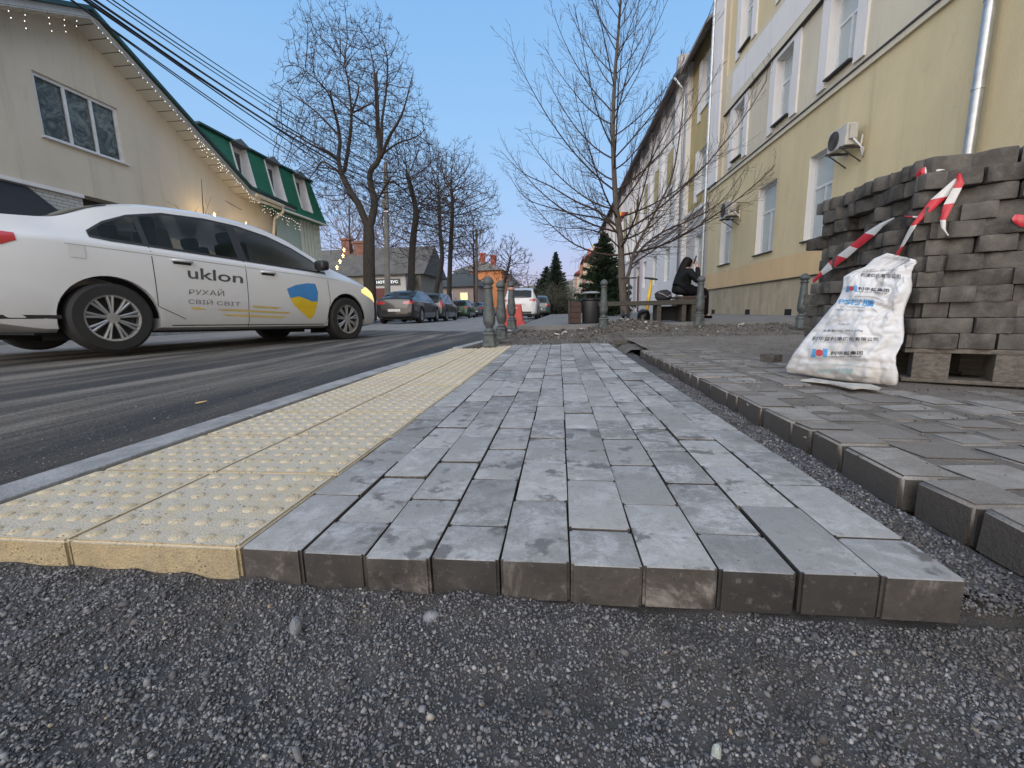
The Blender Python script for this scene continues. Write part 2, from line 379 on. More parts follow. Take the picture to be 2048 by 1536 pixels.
# ------------------------------------------------------------------ kerb stones by the road
y = -.75; k = 0
while y < 6.2:
    L = .80 if y < 2 else .6
    a, b = y+.003, y+L-.003
    mb = MB(); xa, xb = kerbx(a), kerbx(b); h = .0 if y < 3.4 else .012
    M = Matrix.Rotation(-atan2(xb-xa, b-a), 3, 'Z')
    mb.box(((xa+xb)/2+.055, (a+b)/2, -.115+h), (.108, (b-a), .23), M, bev=.006)
    c = ((xa+xb)/2+.055, (a+b)/2, 0)
    o = mb.build('kerb_stone', M_KERB, loc=c)
    tag(o, f'smooth grey kerb stone edging the dark road, {ORD[k]} from the near end', 'kerb stone', 'kerb stones between the road and the new strip')
    y += L; k += 1

# ------------------------------------------------------------------ the new strip: grey pavers and yellow tactile tiles
def paver_mesh(L, wd=.1, H=.06, seed=0):
    rr = random.Random(seed); bm = bmesh.new(); bmesh.ops.create_cube(bm, size=1)
    for v_ in bm.verts: v_.co = Vector((v_.co.x*(wd-.0020), v_.co.y*(L-.0018), (v_.co.z-.5)*H))
    ve = [e for e in bm.edges if abs(e.verts[0].co.z-e.verts[1].co.z) > .01]
    bmesh.ops.bevel(bm, geom=ve, offset=.0038, segments=2, affect='EDGES')
    te = [e for e in bm.edges if e.verts[0].co.z > -1e-5 and e.verts[1].co.z > -1e-5]
    bmesh.ops.bevel(bm, geom=te, offset=.0022, segments=3, affect='EDGES', profile=.5)
    bm.normal_update()
    me = bpy.data.meshes.new('paving_brick'); bm.to_mesh(me); bm.free()
    me.polygons.foreach_set('use_smooth', [True]*len(me.polygons)); me.set_sharp_from_angle(angle=radians(30))
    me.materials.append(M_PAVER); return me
PM = {1: paver_mesh(.20), 0: paver_mesh(.10), 2: paver_mesh(.15)}
LEN = {1: .20, 0: .10, 2: .15}
first = {0: 1, 1: 0, 2: 1, 3: 0, 4: 1, 5: 0, 6: 1, 7: 0, 8: 1, 9: 0}
for c in range(10):
    y = 0.; n = 0; yend = 4.02+.01*c
    dx = R_.uniform(-.0015, .0015)
    while y < yend-.05:
        t = first[c] if n == 0 else (0 if R_.random() < .04 else 1)
        L = LEN[t]
        jx = R_.uniform(-.0012, .0012)
        if y+L > yend+.04: t, L = 0, .10
        o = bpy.data.objects.new('paving_brick', PM[t]); COL.objects.link(o)
        wave = .004*sin(y*1.3+c*.2)
        o.location = (c*.1+.05+dx+jx+wave, y+L/2+(R_.uniform(-.004, .004) if n == 0 else 0), R_.uniform(-.0022, .0022))
        o.rotation_euler = (R_.uniform(-.007, .007), R_.uniform(-.013, .013), R_.uniform(-.008, .008))
        where = ('beside the yellow tiles' if c == 0 else 'at the gravel trench edge' if c == 9 else f'in {ORD[c]} column from the yellow tiles')
        tag(o, f'grey paving brick {where}, {ORD[n]} from the near end', 'paving brick', 'grey paving bricks of the new strip')
        y += L+.0006; n += 1
# yellow tiles
def tile_mesh():
    bm = bmesh.new(); bmesh.ops.create_cube(bm, size=1)
    for v_ in bm.verts: v_.co = Vector((v_.co.x*.297, v_.co.y*.297, (v_.co.z-.5)*.055))
    ve = [e for e in bm.edges if abs(e.verts[0].co.z-e.verts[1].co.z) > .01]
    bmesh.ops.bevel(bm, geom=ve, offset=.004, segments=2, affect='EDGES')
    te = [e for e in bm.edges if e.verts[0].co.z > -1e-5 and e.verts[1].co.z > -1e-5]
    bmesh.ops.bevel(bm, geom=te, offset=.004, segments=3, affect='EDGES')
    mb = MB(); bm.verts.index_update(); mb.add([v_.co.copy() for v_ in bm.verts], [[w.index for w in f.verts] for f in bm.faces]); bm.free()
    prof = [(.0140, -.0004), (.0118, .0016), (.0085, .0031), (.0045, .0037)]
    for i in range(6):
        for j in range(6):
            cx, cy = -.125+i*.05, -.125+j*.05
            n = 12; vs = []; fs = []
            for r, z in prof: vs += [(cx+r*cos(2*pi*k/n), cy+r*sin(2*pi*k/n), z) for k in range(n)]
            for q in range(len(prof)-1):
                for k in range(n): fs.append((q*n+k, q*n+(k+1) % n, (q+1)*n+(k+1) % n, (q+1)*n+k))
            fs.append(tuple((len(prof)-1)*n+k for k in range(n))); mb.add(vs, fs)
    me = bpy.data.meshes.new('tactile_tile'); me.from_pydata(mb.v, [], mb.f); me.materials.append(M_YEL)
    me.polygons.foreach_set('use_smooth', [True]*len(me.polygons)); me.set_sharp_from_angle(angle=radians(40)); return me
TM = tile_mesh()
for c in range(2):
    for n in range(13):
        if c == 1 and n > 11: continue
        o = bpy.data.objects.new('tactile_tile', TM); COL.objects.link(o)
        wave = .004*sin(n*.3*1.3)
        o.location = (-.152-c*.3005+wave, .002+.15+n*.3015, R_.uniform(-.001, .002)-(0 if c == 0 else .001))
        o.rotation_euler = (R_.uniform(-.004, .004), R_.uniform(-.004, .004), R_.uniform(-.004, .004))
        tag(o, f'yellow blistered tactile tile beside the {"grey bricks" if c == 0 else "kerb"}, {ORD[n]} from the near end', 'tactile tile',
            'yellow tactile tiles along the strip')
# ------------------------------------------------------------------ loose stone: gravel, crumbs, old paving, rubble
NR = np.random.default_rng(5)
def ico():
    bm = bmesh.new(); bmesh.ops.create_icosphere(bm, subdivisions=1, radius=1); bm.verts.index_update()
    v = np.array([w.co[:] for w in bm.verts]); f = np.array([[w.index for w in q.verts] for q in bm.faces]); bm.free(); return v, f
ICO_V, ICO_F = ico()
def rot_mats(n):
    q = NR.normal(size=(n, 4)); q /= np.linalg.norm(q, axis=1)[:, None]; w, x, y, z = q.T
    return np.stack([np.stack([1-2*(y*y+z*z), 2*(x*y-z*w), 2*(x*z+y*w)], -1), np.stack([2*(x*y+z*w), 1-2*(x*x+z*z), 2*(y*z-x*w)], -1),
                     np.stack([2*(x*z-y*w), 2*(y*z+x*w), 1-2*(x*x+y*y)], -1)], 1)
def rocks(name, P, r, mat, kind='stuff'):
    n = len(P); nv = len(ICO_V)
    V = ICO_V[None]*(1+NR.uniform(-.45, .32, (n, nv, 1)))*r[:, None, None]*NR.uniform(.45, 1.3, (n, 1, 3))
    V = np.einsum('nij,nvj->nvi', rot_mats(n), V)+P[:, None, :]
    F = (ICO_F[None]+(np.arange(n)*nv)[:, None, None]).reshape(-1, 3)
    me = bpy.data.meshes.new(name); me.vertices.add(n*nv); me.vertices.foreach_set('co', V.reshape(-1).astype(np.float32))
    me.loops.add(len(F)*3); me.loops.foreach_set('vertex_index', F.reshape(-1).astype(np.int32))
    me.polygons.add(len(F)); me.polygons.foreach_set('loop_start', (np.arange(len(F))*3).astype(np.int32))
    me.update(calc_edges=True)
    at = me.attributes.new('tone', 'FLOAT', 'POINT'); at.data.foreach_set('value', np.repeat(NR.random(n), nv).astype(np.float32))
    me.materials.append(mat); o = bpy.data.objects.new(name, me); COL.objects.link(o)
    if kind: o['kind'] = kind
    return o
def mat_gravel(name, stops):
    g = NT(name); a = g.n('Attribute', _attribute_name='tone').outputs['Fac']
    w = g.obj(geo=True)
    c = g.ramp(a, stops)
    c = g.mix(g.ramp(g.noise(w, 5.5, 6, .65, .5), [(.52, 0.), (.66, .55)]), c, (.095, .080, .064)); c = g.mix(g.ramp(g.noise(w, 9, 5, .7), [(.58, 0.), (.68, .6)]), c, (.028, .027, .028))
    c = g.mix(.3, c, g.ramp(g.noise(w, 700, 2), [(.3, .3), (.7, .8)]), 'SOFT_LIGHT')
    return g.done(c, .75, g.bump(g.noise(w, 900, 3), .4, .001), spec=.45)
M_GRAV = mat_gravel('asphalt_gravel_stone', [(0, (.045, .044, .048)), (.35, (.098, .097, .103)), (.75, (.165, .163, .170)), (.95, (.23, .228, .232)), (.99, (.34, .335, .33)), (1, (.26, .20, .14))])
M_RUB = mat_gravel('rubble_stone', [(0, (.05, .044, .038)), (.5, (.095, .085, .075)), (.88, (.15, .138, .125)), (.965, (.20, .19, .18)), (.99, (.38, .37, .36)), (1, (.45, .45, .44))])
def scatter(n, x0, x1, y0, y1, zf, r0, r1, p=2.0, emb=.35):
    P = np.empty((n, 3)); P[:, 0] = NR.uniform(x0, x1, n); P[:, 1] = NR.uniform(y0, y1, n)
    r = r0+(r1-r0)*NR.random(n)**p
    P[:, 2] = [zf(x, y) for x, y in P[:, :2]]; P[:, 2] += r*emb; return P, r
P, r = scatter(115000, -.95, 1.42, -.40, .008, bedz, .0009, .0031, 2.4)
P2, r2 = scatter(9000, -1.9, 1.42, -.85, -.1, bedz, .0015, .0035, 2.2)
def right_z(x, y): return -.054+.010*fbm(x, y, 9., 7.) if y > .01 else bedz(x, y)
P3, r3 = scatter(18000, 1.0, 1.16, .0, 2.2, right_z, .0015, .0042, 2.2)
P4, r4 = scatter(420, -.6, 1.42, -.42, -.01, bedz, .0032, .0075, 2.8, .35)
P = np.concatenate([P, P2, P3, P4]); r = np.concatenate([r, r2, r3, r4])
keep = ~((P[:, 1] > .0) & (P[:, 0] < 1.0))
rocks('gravel', P[keep], r[keep], M_GRAV)
# single stones one can point at
def stone(px_, py_, z, r, col, label, seed, name='pebble', sq=(1, 1, .75), rz=0.):
    c = PZ(px_, py_, z); bm = bmesh.new(); bmesh.ops.create_icosphere(bm, subdivisions=3, radius=r)
    for w in bm.verts:
        k = 1+.28*mnoise.noise(w.co/r*1.1+Vector((seed, 0, 0)))+.1*mnoise.noise(w.co/r*3+Vector((seed, 5, 0)))
        w.co = Vector((w.co.x*k*sq[0], w.co.y*k*sq[1], w.co.z*k*sq[2]))
    me = bpy.data.meshes.new(name); bm.to_mesh(me); bm.free(); me.materials.append(plain('stone_%02d' % seed, col, .75, var=.3, sc=60, bump=.5))
    me.polygons.foreach_set('use_smooth', [True]*len(me.polygons)); me.set_sharp_from_angle(angle=radians(22))
    o = bpy.data.objects.new(name, me); COL.objects.link(o); o.location = (c[0], c[1], c[2]+r*.35); o.rotation_euler = (0, 0, rz)
    return tag(o, label, 'stone')
stone(862, 1240, -.055, .0105, (.20, .20, .21), 'round pale grey pebble in front of the fourth grey paving brick', 1)
stone(592, 1258, -.052, .011, (.19, .205, .215), 'bluish grey pointed stone in front of the first grey paving bricks', 2, sq=(.7, .8, 1.2))
stone(845, 1420, -.06, .004, (.2, .2, .22), 'small light chip in the gravel below the round pebble', 3)
stone(1580, 1500, -.088, .0085, (.30, .23, .15), 'tan angular stone at the bottom edge of the gravel', 4)
stone(1432, 1515, -.083, .0085, (.33, .36, .33), 'pale elongated stone standing at the bottom of the gravel', 5, sq=(.6, .6, 1.4))
stone(1300, 1130+160, -.078, .005, (.40, .30, .20), 'small orange stone in the gravel before the middle bricks', 6)
stone(1805, 1372, -.085, .008, (.14, .18, .21), 'blue grey stone in the dark gravel on the right', 7, sq=(1.3, .8, .6))
stone(1948, 1475, -.085, .008, (.28, .23, .16), 'brown stone low in the dark gravel corner', 8)
stone(1770, 1297, -.08, .006, (.16, .18, .15), 'greenish stone just below the last grey brick', 9)
stone(1655, 1130+185, -.08, .005, (.22, .2, .15), 'small ochre stone below the ninth front brick', 10)
# ---- old paving: edge row with dark gaps, then the worn yard stones
def slab(x, y, z, L, wd, H, name, mat, rot=0., tilt=0., rnd_=.008, jit=.006, seed=0):
    rr = random.Random(seed); bm = bmesh.new(); bmesh.ops.create_cube(bm, size=1)
    for w in bm.verts:
        w.co = Vector((w.co.x*wd+rr.uniform(-jit, jit)*(w.co.z > 0), w.co.y*L+rr.uniform(-jit, jit), (w.co.z-.5)*H+(rr.uniform(-.002, .002) if w.co.z > 0 else 0)))
    bmesh.ops.bevel(bm, geom=bm.edges[:], offset=rnd_, segments=3, affect='EDGES')
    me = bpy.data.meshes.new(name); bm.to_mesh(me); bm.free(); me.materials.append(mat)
    me.polygons.foreach_set('use_smooth', [True]*len(me.polygons)); me.set_sharp_from_angle(angle=radians(45))
    o = bpy.data.objects.new(name, me); COL.objects.link(o); o.location = (x, y, z); o.rotation_euler = (tilt*.5, tilt, rot); return o
y = -.55; n = 0; Rs = random.Random(3)
while y < 3.9:
    L = [.17, .105, .20, .13, .10, .19][Rs.randrange(6)] if y < 1.6 else [.10, .12, .10, .14][Rs.randrange(4)]
    ex = 1.172-.018*min(1, max(0, y)/3)
    o = slab(ex+.056+Rs.uniform(-.003, .003), y+L/2, .0155+Rs.uniform(-.003, .003), L-.014, .116, .080, 'edge_stone', M_OLD, Rs.uniform(-.018, .018), Rs.uniform(-.015, .02), .007, .004, n)
    tag(o, f'worn edge block of the old paving above the trench, {ORD[n] if n < 30 else "past the thirtieth"} from the near end', 'edge block', 'edge blocks of the old paving')
    y += L; n += 1
    if n >= 30: break
rows = 11; cnt = 0
for c in range(rows):
    wd = .118 if c % 2 else .15
    x = 1.285+.06+sum((.118 if k % 2 else .15)+.012 for k in range(c))
    y = -.35+.09*(c % 3); n = 0
    while y < 3.3-.08*c:
        L = Rs.choice([.12, .15, .18, .11])
        near = (y < 1.0 and c < 9) or c < 3
        z = .0115+Rs.uniform(-.0025, .0015)+(.0005 if near else -.0015)+.007*fbm(x, y, 2.2, 5.)*.5+.012*max(0, (y-2)/2)+.004*fbm(x, y, 2.2, 5.)
        vis = not (x > 1.8 and y > 1.15)
        if vis and Rs.random() < .93 and n < 29:
            o = slab(x+.004*sin(y*4), y+L/2, z, L-.02, wd-.006, .05, 'yard_stone', M_OLD, Rs.uniform(-.04, .04), Rs.uniform(-.006, .006), .006, .008, 100+cnt)
            tag(o, f'worn yard paving stone {ORD[n]} from the near end, {ORD[c]} row right of the edge blocks', 'paving stone', 'worn stones of the old paved yard')
            n += 1; cnt += 1
        y += L+.004
# crumbs over the yard, soil band and the mound of rubble
P, r = scatter(12000, 1.13, 4.2, -.3, 4.5, lambda x, y: yardz(x, y)+.002, .0012, .004, 3, .4)
rocks('grit', P, r, M_RUB)
P, r = scatter(9000, -1.75, -.72, -.4, 3.2, roadz, .0008, .0034, 3.5, .3)
P = P[P[:, 0] < -.745-.0]; r = r[:len(P)]
rocks('road_grit', P, r, M_GRAV)
P, r = scatter(9000, -.3, 6.5, 4.1, 6.45, bandz, .003, .014, 3.2, .3)
a, b = scatter(2000, .95, 2.15, 5.7, 6.5, bandz, .007, .026, 2.4, .4)
c_, d_ = scatter(900, 2.2, 5.5, 5.6, 6.4, bandz, .006, .024, 2.4, .4)
e_, f_ = scatter(500, -.25, 1.2, 5.2, 6.4, bandz, .008, .03, 2.5, .3)
rocks('rubble', np.concatenate([P, a, c_, e_]), np.concatenate([r, b, d_, f_]), M_RUB)
M_WH = plain('broken_white_tile', (.42, .42, .40), .8, var=.25, sc=20, bump=.3)
for i, (x_, y_, s_, lb) in enumerate([(1114, 667, .055, 'flat white broken piece on the soil behind the strip'), (1130, 665, .04, 'smaller white fragment right of the flat white piece'),
        (1163, 662, .05, 'grey white lump in the soil left of the rubble mound'), (1482, 657, .05, 'white chunk at the far right of the rubble'),
        (1445, 654, .09, 'large white slab leaning on the rubble by the right pavement'), (1022, 664, .05, 'white debris sheet at the foot of the left bollards')]):
    p = PZ(x_, y_, .03)
    o = slab(p[0], p[1], bandz(p[0], p[1])+.022, s_*1.4, s_*1.7, .02, 'rubble_fragment', M_WH, Rs.uniform(0, 3), Rs.uniform(.1, .4), .004, .012, 900+i)
    tag(o, lb, 'rubble piece')
for px_, py_, rz_, lb, w_ in [(1240, 683, .25, 'dark loose brick lying past the right far corner of the strip', .12), (1163, 683, .05, 'flat dark loose brick lying behind the far end of the strip', .17),
                         (1541, 723, .5, 'single brown brick lying on the yard left of the white sack', .085)]:
    p = PZ(px_, py_, .01)
    o = slab(p[0], p[1], (bandz(p[0], p[1]) if p[1] > 3.5 else .006)+.05, .09, w_, .05, 'loose_brick', M_BLOCK, rz_, 0, .005, .004, 950)
    tag(o, lb, 'brick')
# a curled dry leaf and cigarette-like stick on the asphalt
p = PZ(400, 808, -.02)
mb = MB()
mb.tube([(p[0]-.02, p[1], p[2]+.004), (p[0], p[1]+.003, p[2]+.007), (p[0]+.025, p[1]+.012, p[2]+.012)], [.003, .0035, .0015], 6)
tag(mb.build('twig', plain('dry_straw', (.45, .33, .16), .8), loc=p), 'small dry yellow twig lying on the dark asphalt', 'twig')
# ------------------------------------------------------------------ text: a font outline turned into flat mesh
from mathutils.bvhtree import BVHTree
def text_tris(s, bold=0.0):
    cu = bpy.data.curves.new('t', 'FONT'); cu.body = s; cu.size = 1; cu.align_x = 'LEFT'; cu.offset = bold; cu.resolution_u = 3
    o = bpy.data.objects.new('t', cu); COL.objects.link(o)
    dg = bpy.context.evaluated_depsgraph_get(); me = bpy.data.meshes.new_from_object(o.evaluated_get(dg))
    bm = bmesh.new(); bm.from_mesh(me); bmesh.ops.triangulate(bm, faces=bm.faces[:])
    bmesh.ops.subdivide_edges(bm, edges=[e for e in bm.edges if e.calc_length() > .3], cuts=2)
    bmesh.ops.triangulate(bm, faces=bm.faces[:])
    bm.verts.index_update(); v = [w.co.copy() for w in bm.verts]; f = [[w.index for w in q.verts] for q in bm.faces]
    bm.free(); bpy.data.objects.remove(o); bpy.data.curves.remove(cu); bpy.data.meshes.remove(me)
    x0 = min(w.x for w in v); x1 = max(w.x for w in v); y0 = min(w.y for w in v); y1 = max(w.y for w in v)
    return [((w.x-x0)/(x1-x0), (w.y-y0)/(y1-y0)) for w in v], f
def quad_map(q):   # q = 4 photo points: bottom-left, bottom-right, top-right, top-left
    def f(u, v):
        a = [(1-u)*(1-v)*q[0][k]+u*(1-v)*q[1][k]+u*v*q[2][k]+(1-u)*v*q[3][k] for k in (0, 1)]
        return a
    return f
def print_on(bvh, pts, faces, qm, off=.0012):
    """lay a flat printed shape onto a surface (mesh in world space)"""
    out = []; C_ = Vector(CAM)
    for u, v in pts:
        x, y = qm(u, v); d = Vector(ray(x, y)).normalized(); h = bvh.ray_cast(C_, d)
        if h[0] is None: return None
        out.append(h[0]-d*off)
    return out, faces
def bvh_of(mb): return BVHTree.FromPolygons([Vector(q) for q in mb.v], mb.f)

# ------------------------------------------------------------------ the stack of old blocks on pallets
CA = (1.953, 1.443)                       # corner nearest the camera
UB = Vector((.88, -.476, 0)).normalized(); WB = Vector((.476, .88, 0)).normalized()
def block_mesh(L, D, H, seed):
    rr = random.Random(seed); n = 10; ph = rr.choice([0, pi]); amp = rr.uniform(.006, .013)
    top = []
    def prof(x, side): return side*(D/2)+amp*sin((x/L+.5)*2*pi+ph)
    xs = [-L/2+L*i/n for i in range(n+1)]
    out = [(x, prof(x, -1)) for x in xs]+[(x, prof(x, 1)) for x in reversed(xs)]
    m_ = len(out); V = []; F = []
    for z, k in ((0, .965), (.004, 1.), (H-.007, 1.), (H-.002, .985), (H, .955)):
        V += [(x*k, y*k, z+rr.uniform(-.0006, .0006)) for x, y in out]
    for j in range(4):
        for i in range(m_): F.append((j*m_+i, j*m_+(i+1) % m_, (j+1)*m_+(i+1) % m_, (j+1)*m_+i))
    F += [tuple(range(m_-1, -1, -1)), tuple(4*m_+i for i in range(m_))]
    me = bpy.data.meshes.new('concrete_block'); me.from_pydata(V, [], F); me.materials.append(M_BLOCK)
    me.polygons.foreach_set('use_smooth', [True]*len(me.polygons)); me.set_sharp_from_angle(angle=radians(50)); return me
HB = .0625
BM_ = {(L, s): block_mesh(L, D, HB-.002, s*7+int(L*100)) for s in range(3) for L, D in ((.185, .10), (.10, .13), (.135, .115), (.25, .12))}
Rp = random.Random(21)
def put_block(L, p, rot, label, group, z, tilt=(0, 0)):
    o = bpy.data.objects.new('concrete_block', BM_[(L, Rp.randrange(3))]); COL.objects.link(o)
    o.location = (p[0], p[1], z); o.rotation_euler = (tilt[0], tilt[1], rot)
    return tag(o, label, 'concrete block', group)
Z0 = .162
for row in range(12):
    z = Z0+row*HB
    # left face, runs away from the camera along the street
    y = CA[1]-.01-Rp.uniform(0, .05); n = 0; yend = 2.14+(.10 if row < 4 else .03*sin(row)) 
    while y < yend-.03:
        L = Rp.choice([.135, .10, .10, .185] if row > 3 else [.10, .10, .135])
        xo = Rp.uniform(-.024, .022)+(.018 if row in (9, 5) else 0)-(.02 if (row > 9 and y < 1.8) else 0)
        if not (row in (8,) and .28 < (y-CA[1]) < .40):
            put_block(L, (CA[0]+.058+xo, y+L/2), pi/2+Rp.uniform(-.16, .16),
                  f'dark concrete block, {ORD[row]} course up, {ORD[n]} from the corner, left side of the stack', 'dark concrete blocks stacked on pallets', z+Rp.uniform(-.001, .001), (Rp.uniform(-.02, .02), Rp.uniform(-.025, .025)))
        y += L+.004; n += 1
    # right face, turned towards the new strip
    t = Rp.uniform(-.03, .02)+(-.02 if row > 8 else 0); n = 0
    while t < .86:
        L = Rp.choice([.135, .10, .10, .185] if row < 8 else [.185, .185, .25, .10])
        q = Vector((CA[0], CA[1], 0))+UB*(t+L/2)+WB*(.062+Rp.uniform(-.020, .020)+(-.028 if row in (9, 10) else 0))
        put_block(L, q, atan2(UB.y, UB.x)+Rp.uniform(-.10, .10)+(pi if Rp.random() < .5 else 0),
                  f'dark concrete block, {ORD[row]} course up, {ORD[n]} from the corner, right side of the stack', 'dark concrete blocks stacked on pallets', z+Rp.uniform(-.001, .001), (Rp.uniform(-.01, .01), Rp.uniform(-.01, .01)))
        t += L+.004; n += 1
    # inner layer that closes the gaps
    for k in range(3):
        put_block(.25, (CA[0]+.185+Rp.uniform(0, .02), CA[1]+.26+k*.26), pi/2+Rp.uniform(-.03, .03), 'dark concrete block of the inner layer behind the left side of the stack', 'inner concrete blocks of the left side', z)
        q = Vector((CA[0], CA[1], 0))+UB*(.18+k*.26)+WB*.19
        put_block(.25, q, atan2(UB.y, UB.x)+Rp.uniform(-.03, .03), 'dark concrete block of the inner layer behind the right side of the stack', 'inner concrete blocks of the right side', z)
M_WOOD = None
def mat_wood(name, a, b, sc=6):
    g = NT(name); v = g.obj((1, 14, 14), rnd=True)
    c = g.mix(g.ramp(g.noise(v, sc, 6, .6, .6), [(.35, 0.), (.65, 1.)]), a, b)
    return g.done(c, .85, g.bump(g.noise(v, sc*5, 5), .4, .002))
M_WOOD = mat_wood('weathered_wood', (.075, .066, .056), (.15, .135, .115))
def pallet(name_lab, org, u, w, lu, lw, blocks):
    root = empty('pallet', (org[0], org[1], .015), name_lab, 'pallet', 'wooden pallets under the block stack'); ang = atan2(u.y, u.x)
    O = Vector((org[0], org[1], 0))
    def board(a0, a1, b0, b1, z0, z1, nm):
        mb = MB(); c = O+u*((a0+a1)/2)+w*((b0+b1)/2); mb.box((c.x, c.y, (z0+z1)/2), (a1-a0, b1-b0, z1-z0), Matrix.Rotation(ang, 3, 'Z'), bev=.003)
        mb.build(nm, M_WOOD, root)
    for k in range(3): board(0, lu, .0+k*(lw-.1)/2, .1+k*(lw-.1)/2, .142, .160, 'deck_board')
    board(0, lu, 0, .1, .018, .034, 'base_board'); board(0, lu, lw-.1, lw, .018, .034, 'base_board')
    for a in blocks:
        for b in (0.004, lw-.1): board(a, a+.115, b, b+.095, .034, .142, 'spacer_block')
pallet('wooden pallet under the right side of the block stack', CA, UB, WB, .86, .55, (.03, .27, .70))
pallet('wooden pallet under the left side of the block stack', (CA[0]+.07, CA[1]+.16), Vector((0, 1, 0)), Vector((1, 0, 0)), .62, .4, (.02, .26, .48))
# grey-green kerb lumps at the right edge of the photo
o = slab(2.33, 1.03, .10, .12, .14, .10, 'concrete_offcut', plain('green_grey_concrete', (.13, .15, .135), .85, var=.3, sc=20, bump=.4), .4, 0, .01, .008, 951)
tag(o, 'grey green concrete offcut on the ground right of the pallet', 'concrete piece')
o = slab(2.36, 1.10, .135, .10, .16, .06, 'concrete_offcut', plain('blue_grey_concrete', (.12, .135, .14), .85, var=.3, sc=20, bump=.4), .1, 0, .01, .008, 952)
tag(o, 'bluish concrete offcut resting behind the grey green one by the pallet', 'concrete piece')

# ------------------------------------------------------------------ the woven plastic sack
bagrows = [(0, (66, 1300), (1190, 1440)), (.04, (58, 1255), (1212, 1385)), (.08, (78, 1215), (1212, 1320)), (.14, (130, 1130), (1186, 1225)), (.2, (180, 1060), (1190, 1130)), (.28, (255, 960), (1262, 990)),
           (.35, (320, 880), (1274, 900)), (.43, (400, 790), (1268, 800)), (.5, (470, 705), (1266, 715)), (.56, (520, 645), (1282, 640)), (.62, (572, 590), (1312, 560)), (.68, (620, 505), (1345, 480)),
           (.74, (642, 430), (1356, 400)), (.80, (652, 325), (1345, 330)), (.86, (760, 262), (1352, 270)), (.92, (865, 230), (1378, 210)), (.96, (960, 140), (1405, 180)), (1, (1095, 82), (1392, 152))]
def z2p(p, ox=1560, oy=490, s=5.12): return (ox+p[0]/s, oy+p[1]/s)
PB = Vector((1.60, 1.672, .012)); PB2 = Vector((1.822, 1.305, .012)); eb = (PB2-PB).normalized(); nb = Vector((-eb.y, eb.x, 0))
if nb.y < 0: nb = -nb
def bag_plane(x, y):      # slightly leaning plane of the sack front
    d = Vector(ray(x, y)); C_ = Vector(CAM); lean = .16
    nn = (nb - Vector((0, 0, lean))).normalized()   # leans away with height
    return C_+d*((PB-C_).dot(nn)/d.dot(nn)), nn
NU, NV = 84, 130
mbf = MB(); V = []
def bagf(v, i):
    for (v0, l0, r0), (v1, l1, r1) in zip(bagrows, bagrows[1:]):
        if v <= v1+1e-9:
            k = (v-v0)/(v1-v0); return [l0[j]*(1-k)+l1[j]*k for j in (0, 1)], [r0[j]*(1-k)+r1[j]*k for j in (0, 1)]
for j in range(NV+1):
    v = j/NV; l, r = bagf(v, 0)
    for i in range(NU+1):
        u = i/NU; x, y = l[0]*(1-u)+r[0]*u, l[1]*(1-u)+r[1]*u
        y += 26*sin(pi*u)*max(0, 1-v*9)+(-30*sin(pi*u)*(1 if v > .97 else 0))*0
        p, nn = bag_plane(*z2p((x, y)))
        bul = (sin(pi*u)**.55)*(sin(pi*min(1, v*1.03+.0))**.45 if v < .97 else .25)*(.072-.045*v)
        # folds: creases running from the twisted neck, sagging folds above the filled base
        f = .006*math.sin(9*u+7*v+3*hashn(u, v, 3)) * (v > .1) + .012*fbm(u*1.2, v*2.2, 2.4, 4.)
        f += -.016*math.exp(-((v-.545-.05*sin(4*u))/.022)**2)*sin(pi*u) - .012*math.exp(-((v-.115-.03*u)/.018)**2)
        f += -.022*math.exp(-(((u-.74)-(v-.95)*.9)/.035)**2)*(v > .7) + .012*math.exp(-(((u-.85)-(v-.4)*.25)/.05)**2)*(v < .8)
        f += .026*abs(hashn(u*1.3+v*.6, v*1.7-u*.4, 3.6, 8))-.008+.013*abs(hashn(u*1.6-v*.9, v*2.4, 6.5, 21))-.004+.0045*abs(hashn(u, v*1.6, 20, 3))
        f *= (.45+.9*min(1, abs(u-.35)*1.6+.15+max(0, v-.7)))
        V.append(p-nn*(bul+f*(sin(pi*u)**.35)))
base = [k for k in range(len(V))]
F = [(j*(NU+1)+i, j*(NU+1)+i+1, (j+1)*(NU+1)+i+1, (j+1)*(NU+1)+i) for j in range(NV) for i in range(NU)]
mbf.add(V, F); bag_bvh = bvh_of(mbf)
VB = []
for j in range(NV+1):
    for i in range(NU+1):
        p = V[j*(NU+1)+i]; u, v = i/NU, j/NV; l, r = bagf(v, 0)
        x, y = l[0]*(1-u)+r[0]*u, l[1]*(1-u)+r[1]*u; q, nn = bag_plane(*z2p((x, y)))
        VB.append(q+nn*((sin(pi*u)**.5)*(sin(pi*v)**.5)*.04))
nA = len(V); mbb = MB(); mbb.add(V+VB, F+[tuple(nA+k for k in reversed(f)) for f in F])
W1 = NU+1
rim = [i for i in range(W1)]+[j*W1+NU for j in range(1, NV+1)]+[NV*W1+i for i in range(NU-1, -1, -1)]+[j*W1 for j in range(NV-1, 0, -1)]
mbb.f += [(rim[k], nA+rim[k], nA+rim[(k+1) % len(rim)], rim[(k+1) % len(rim)]) for k in range(len(rim))]; mbb.m += [0]*len(rim)
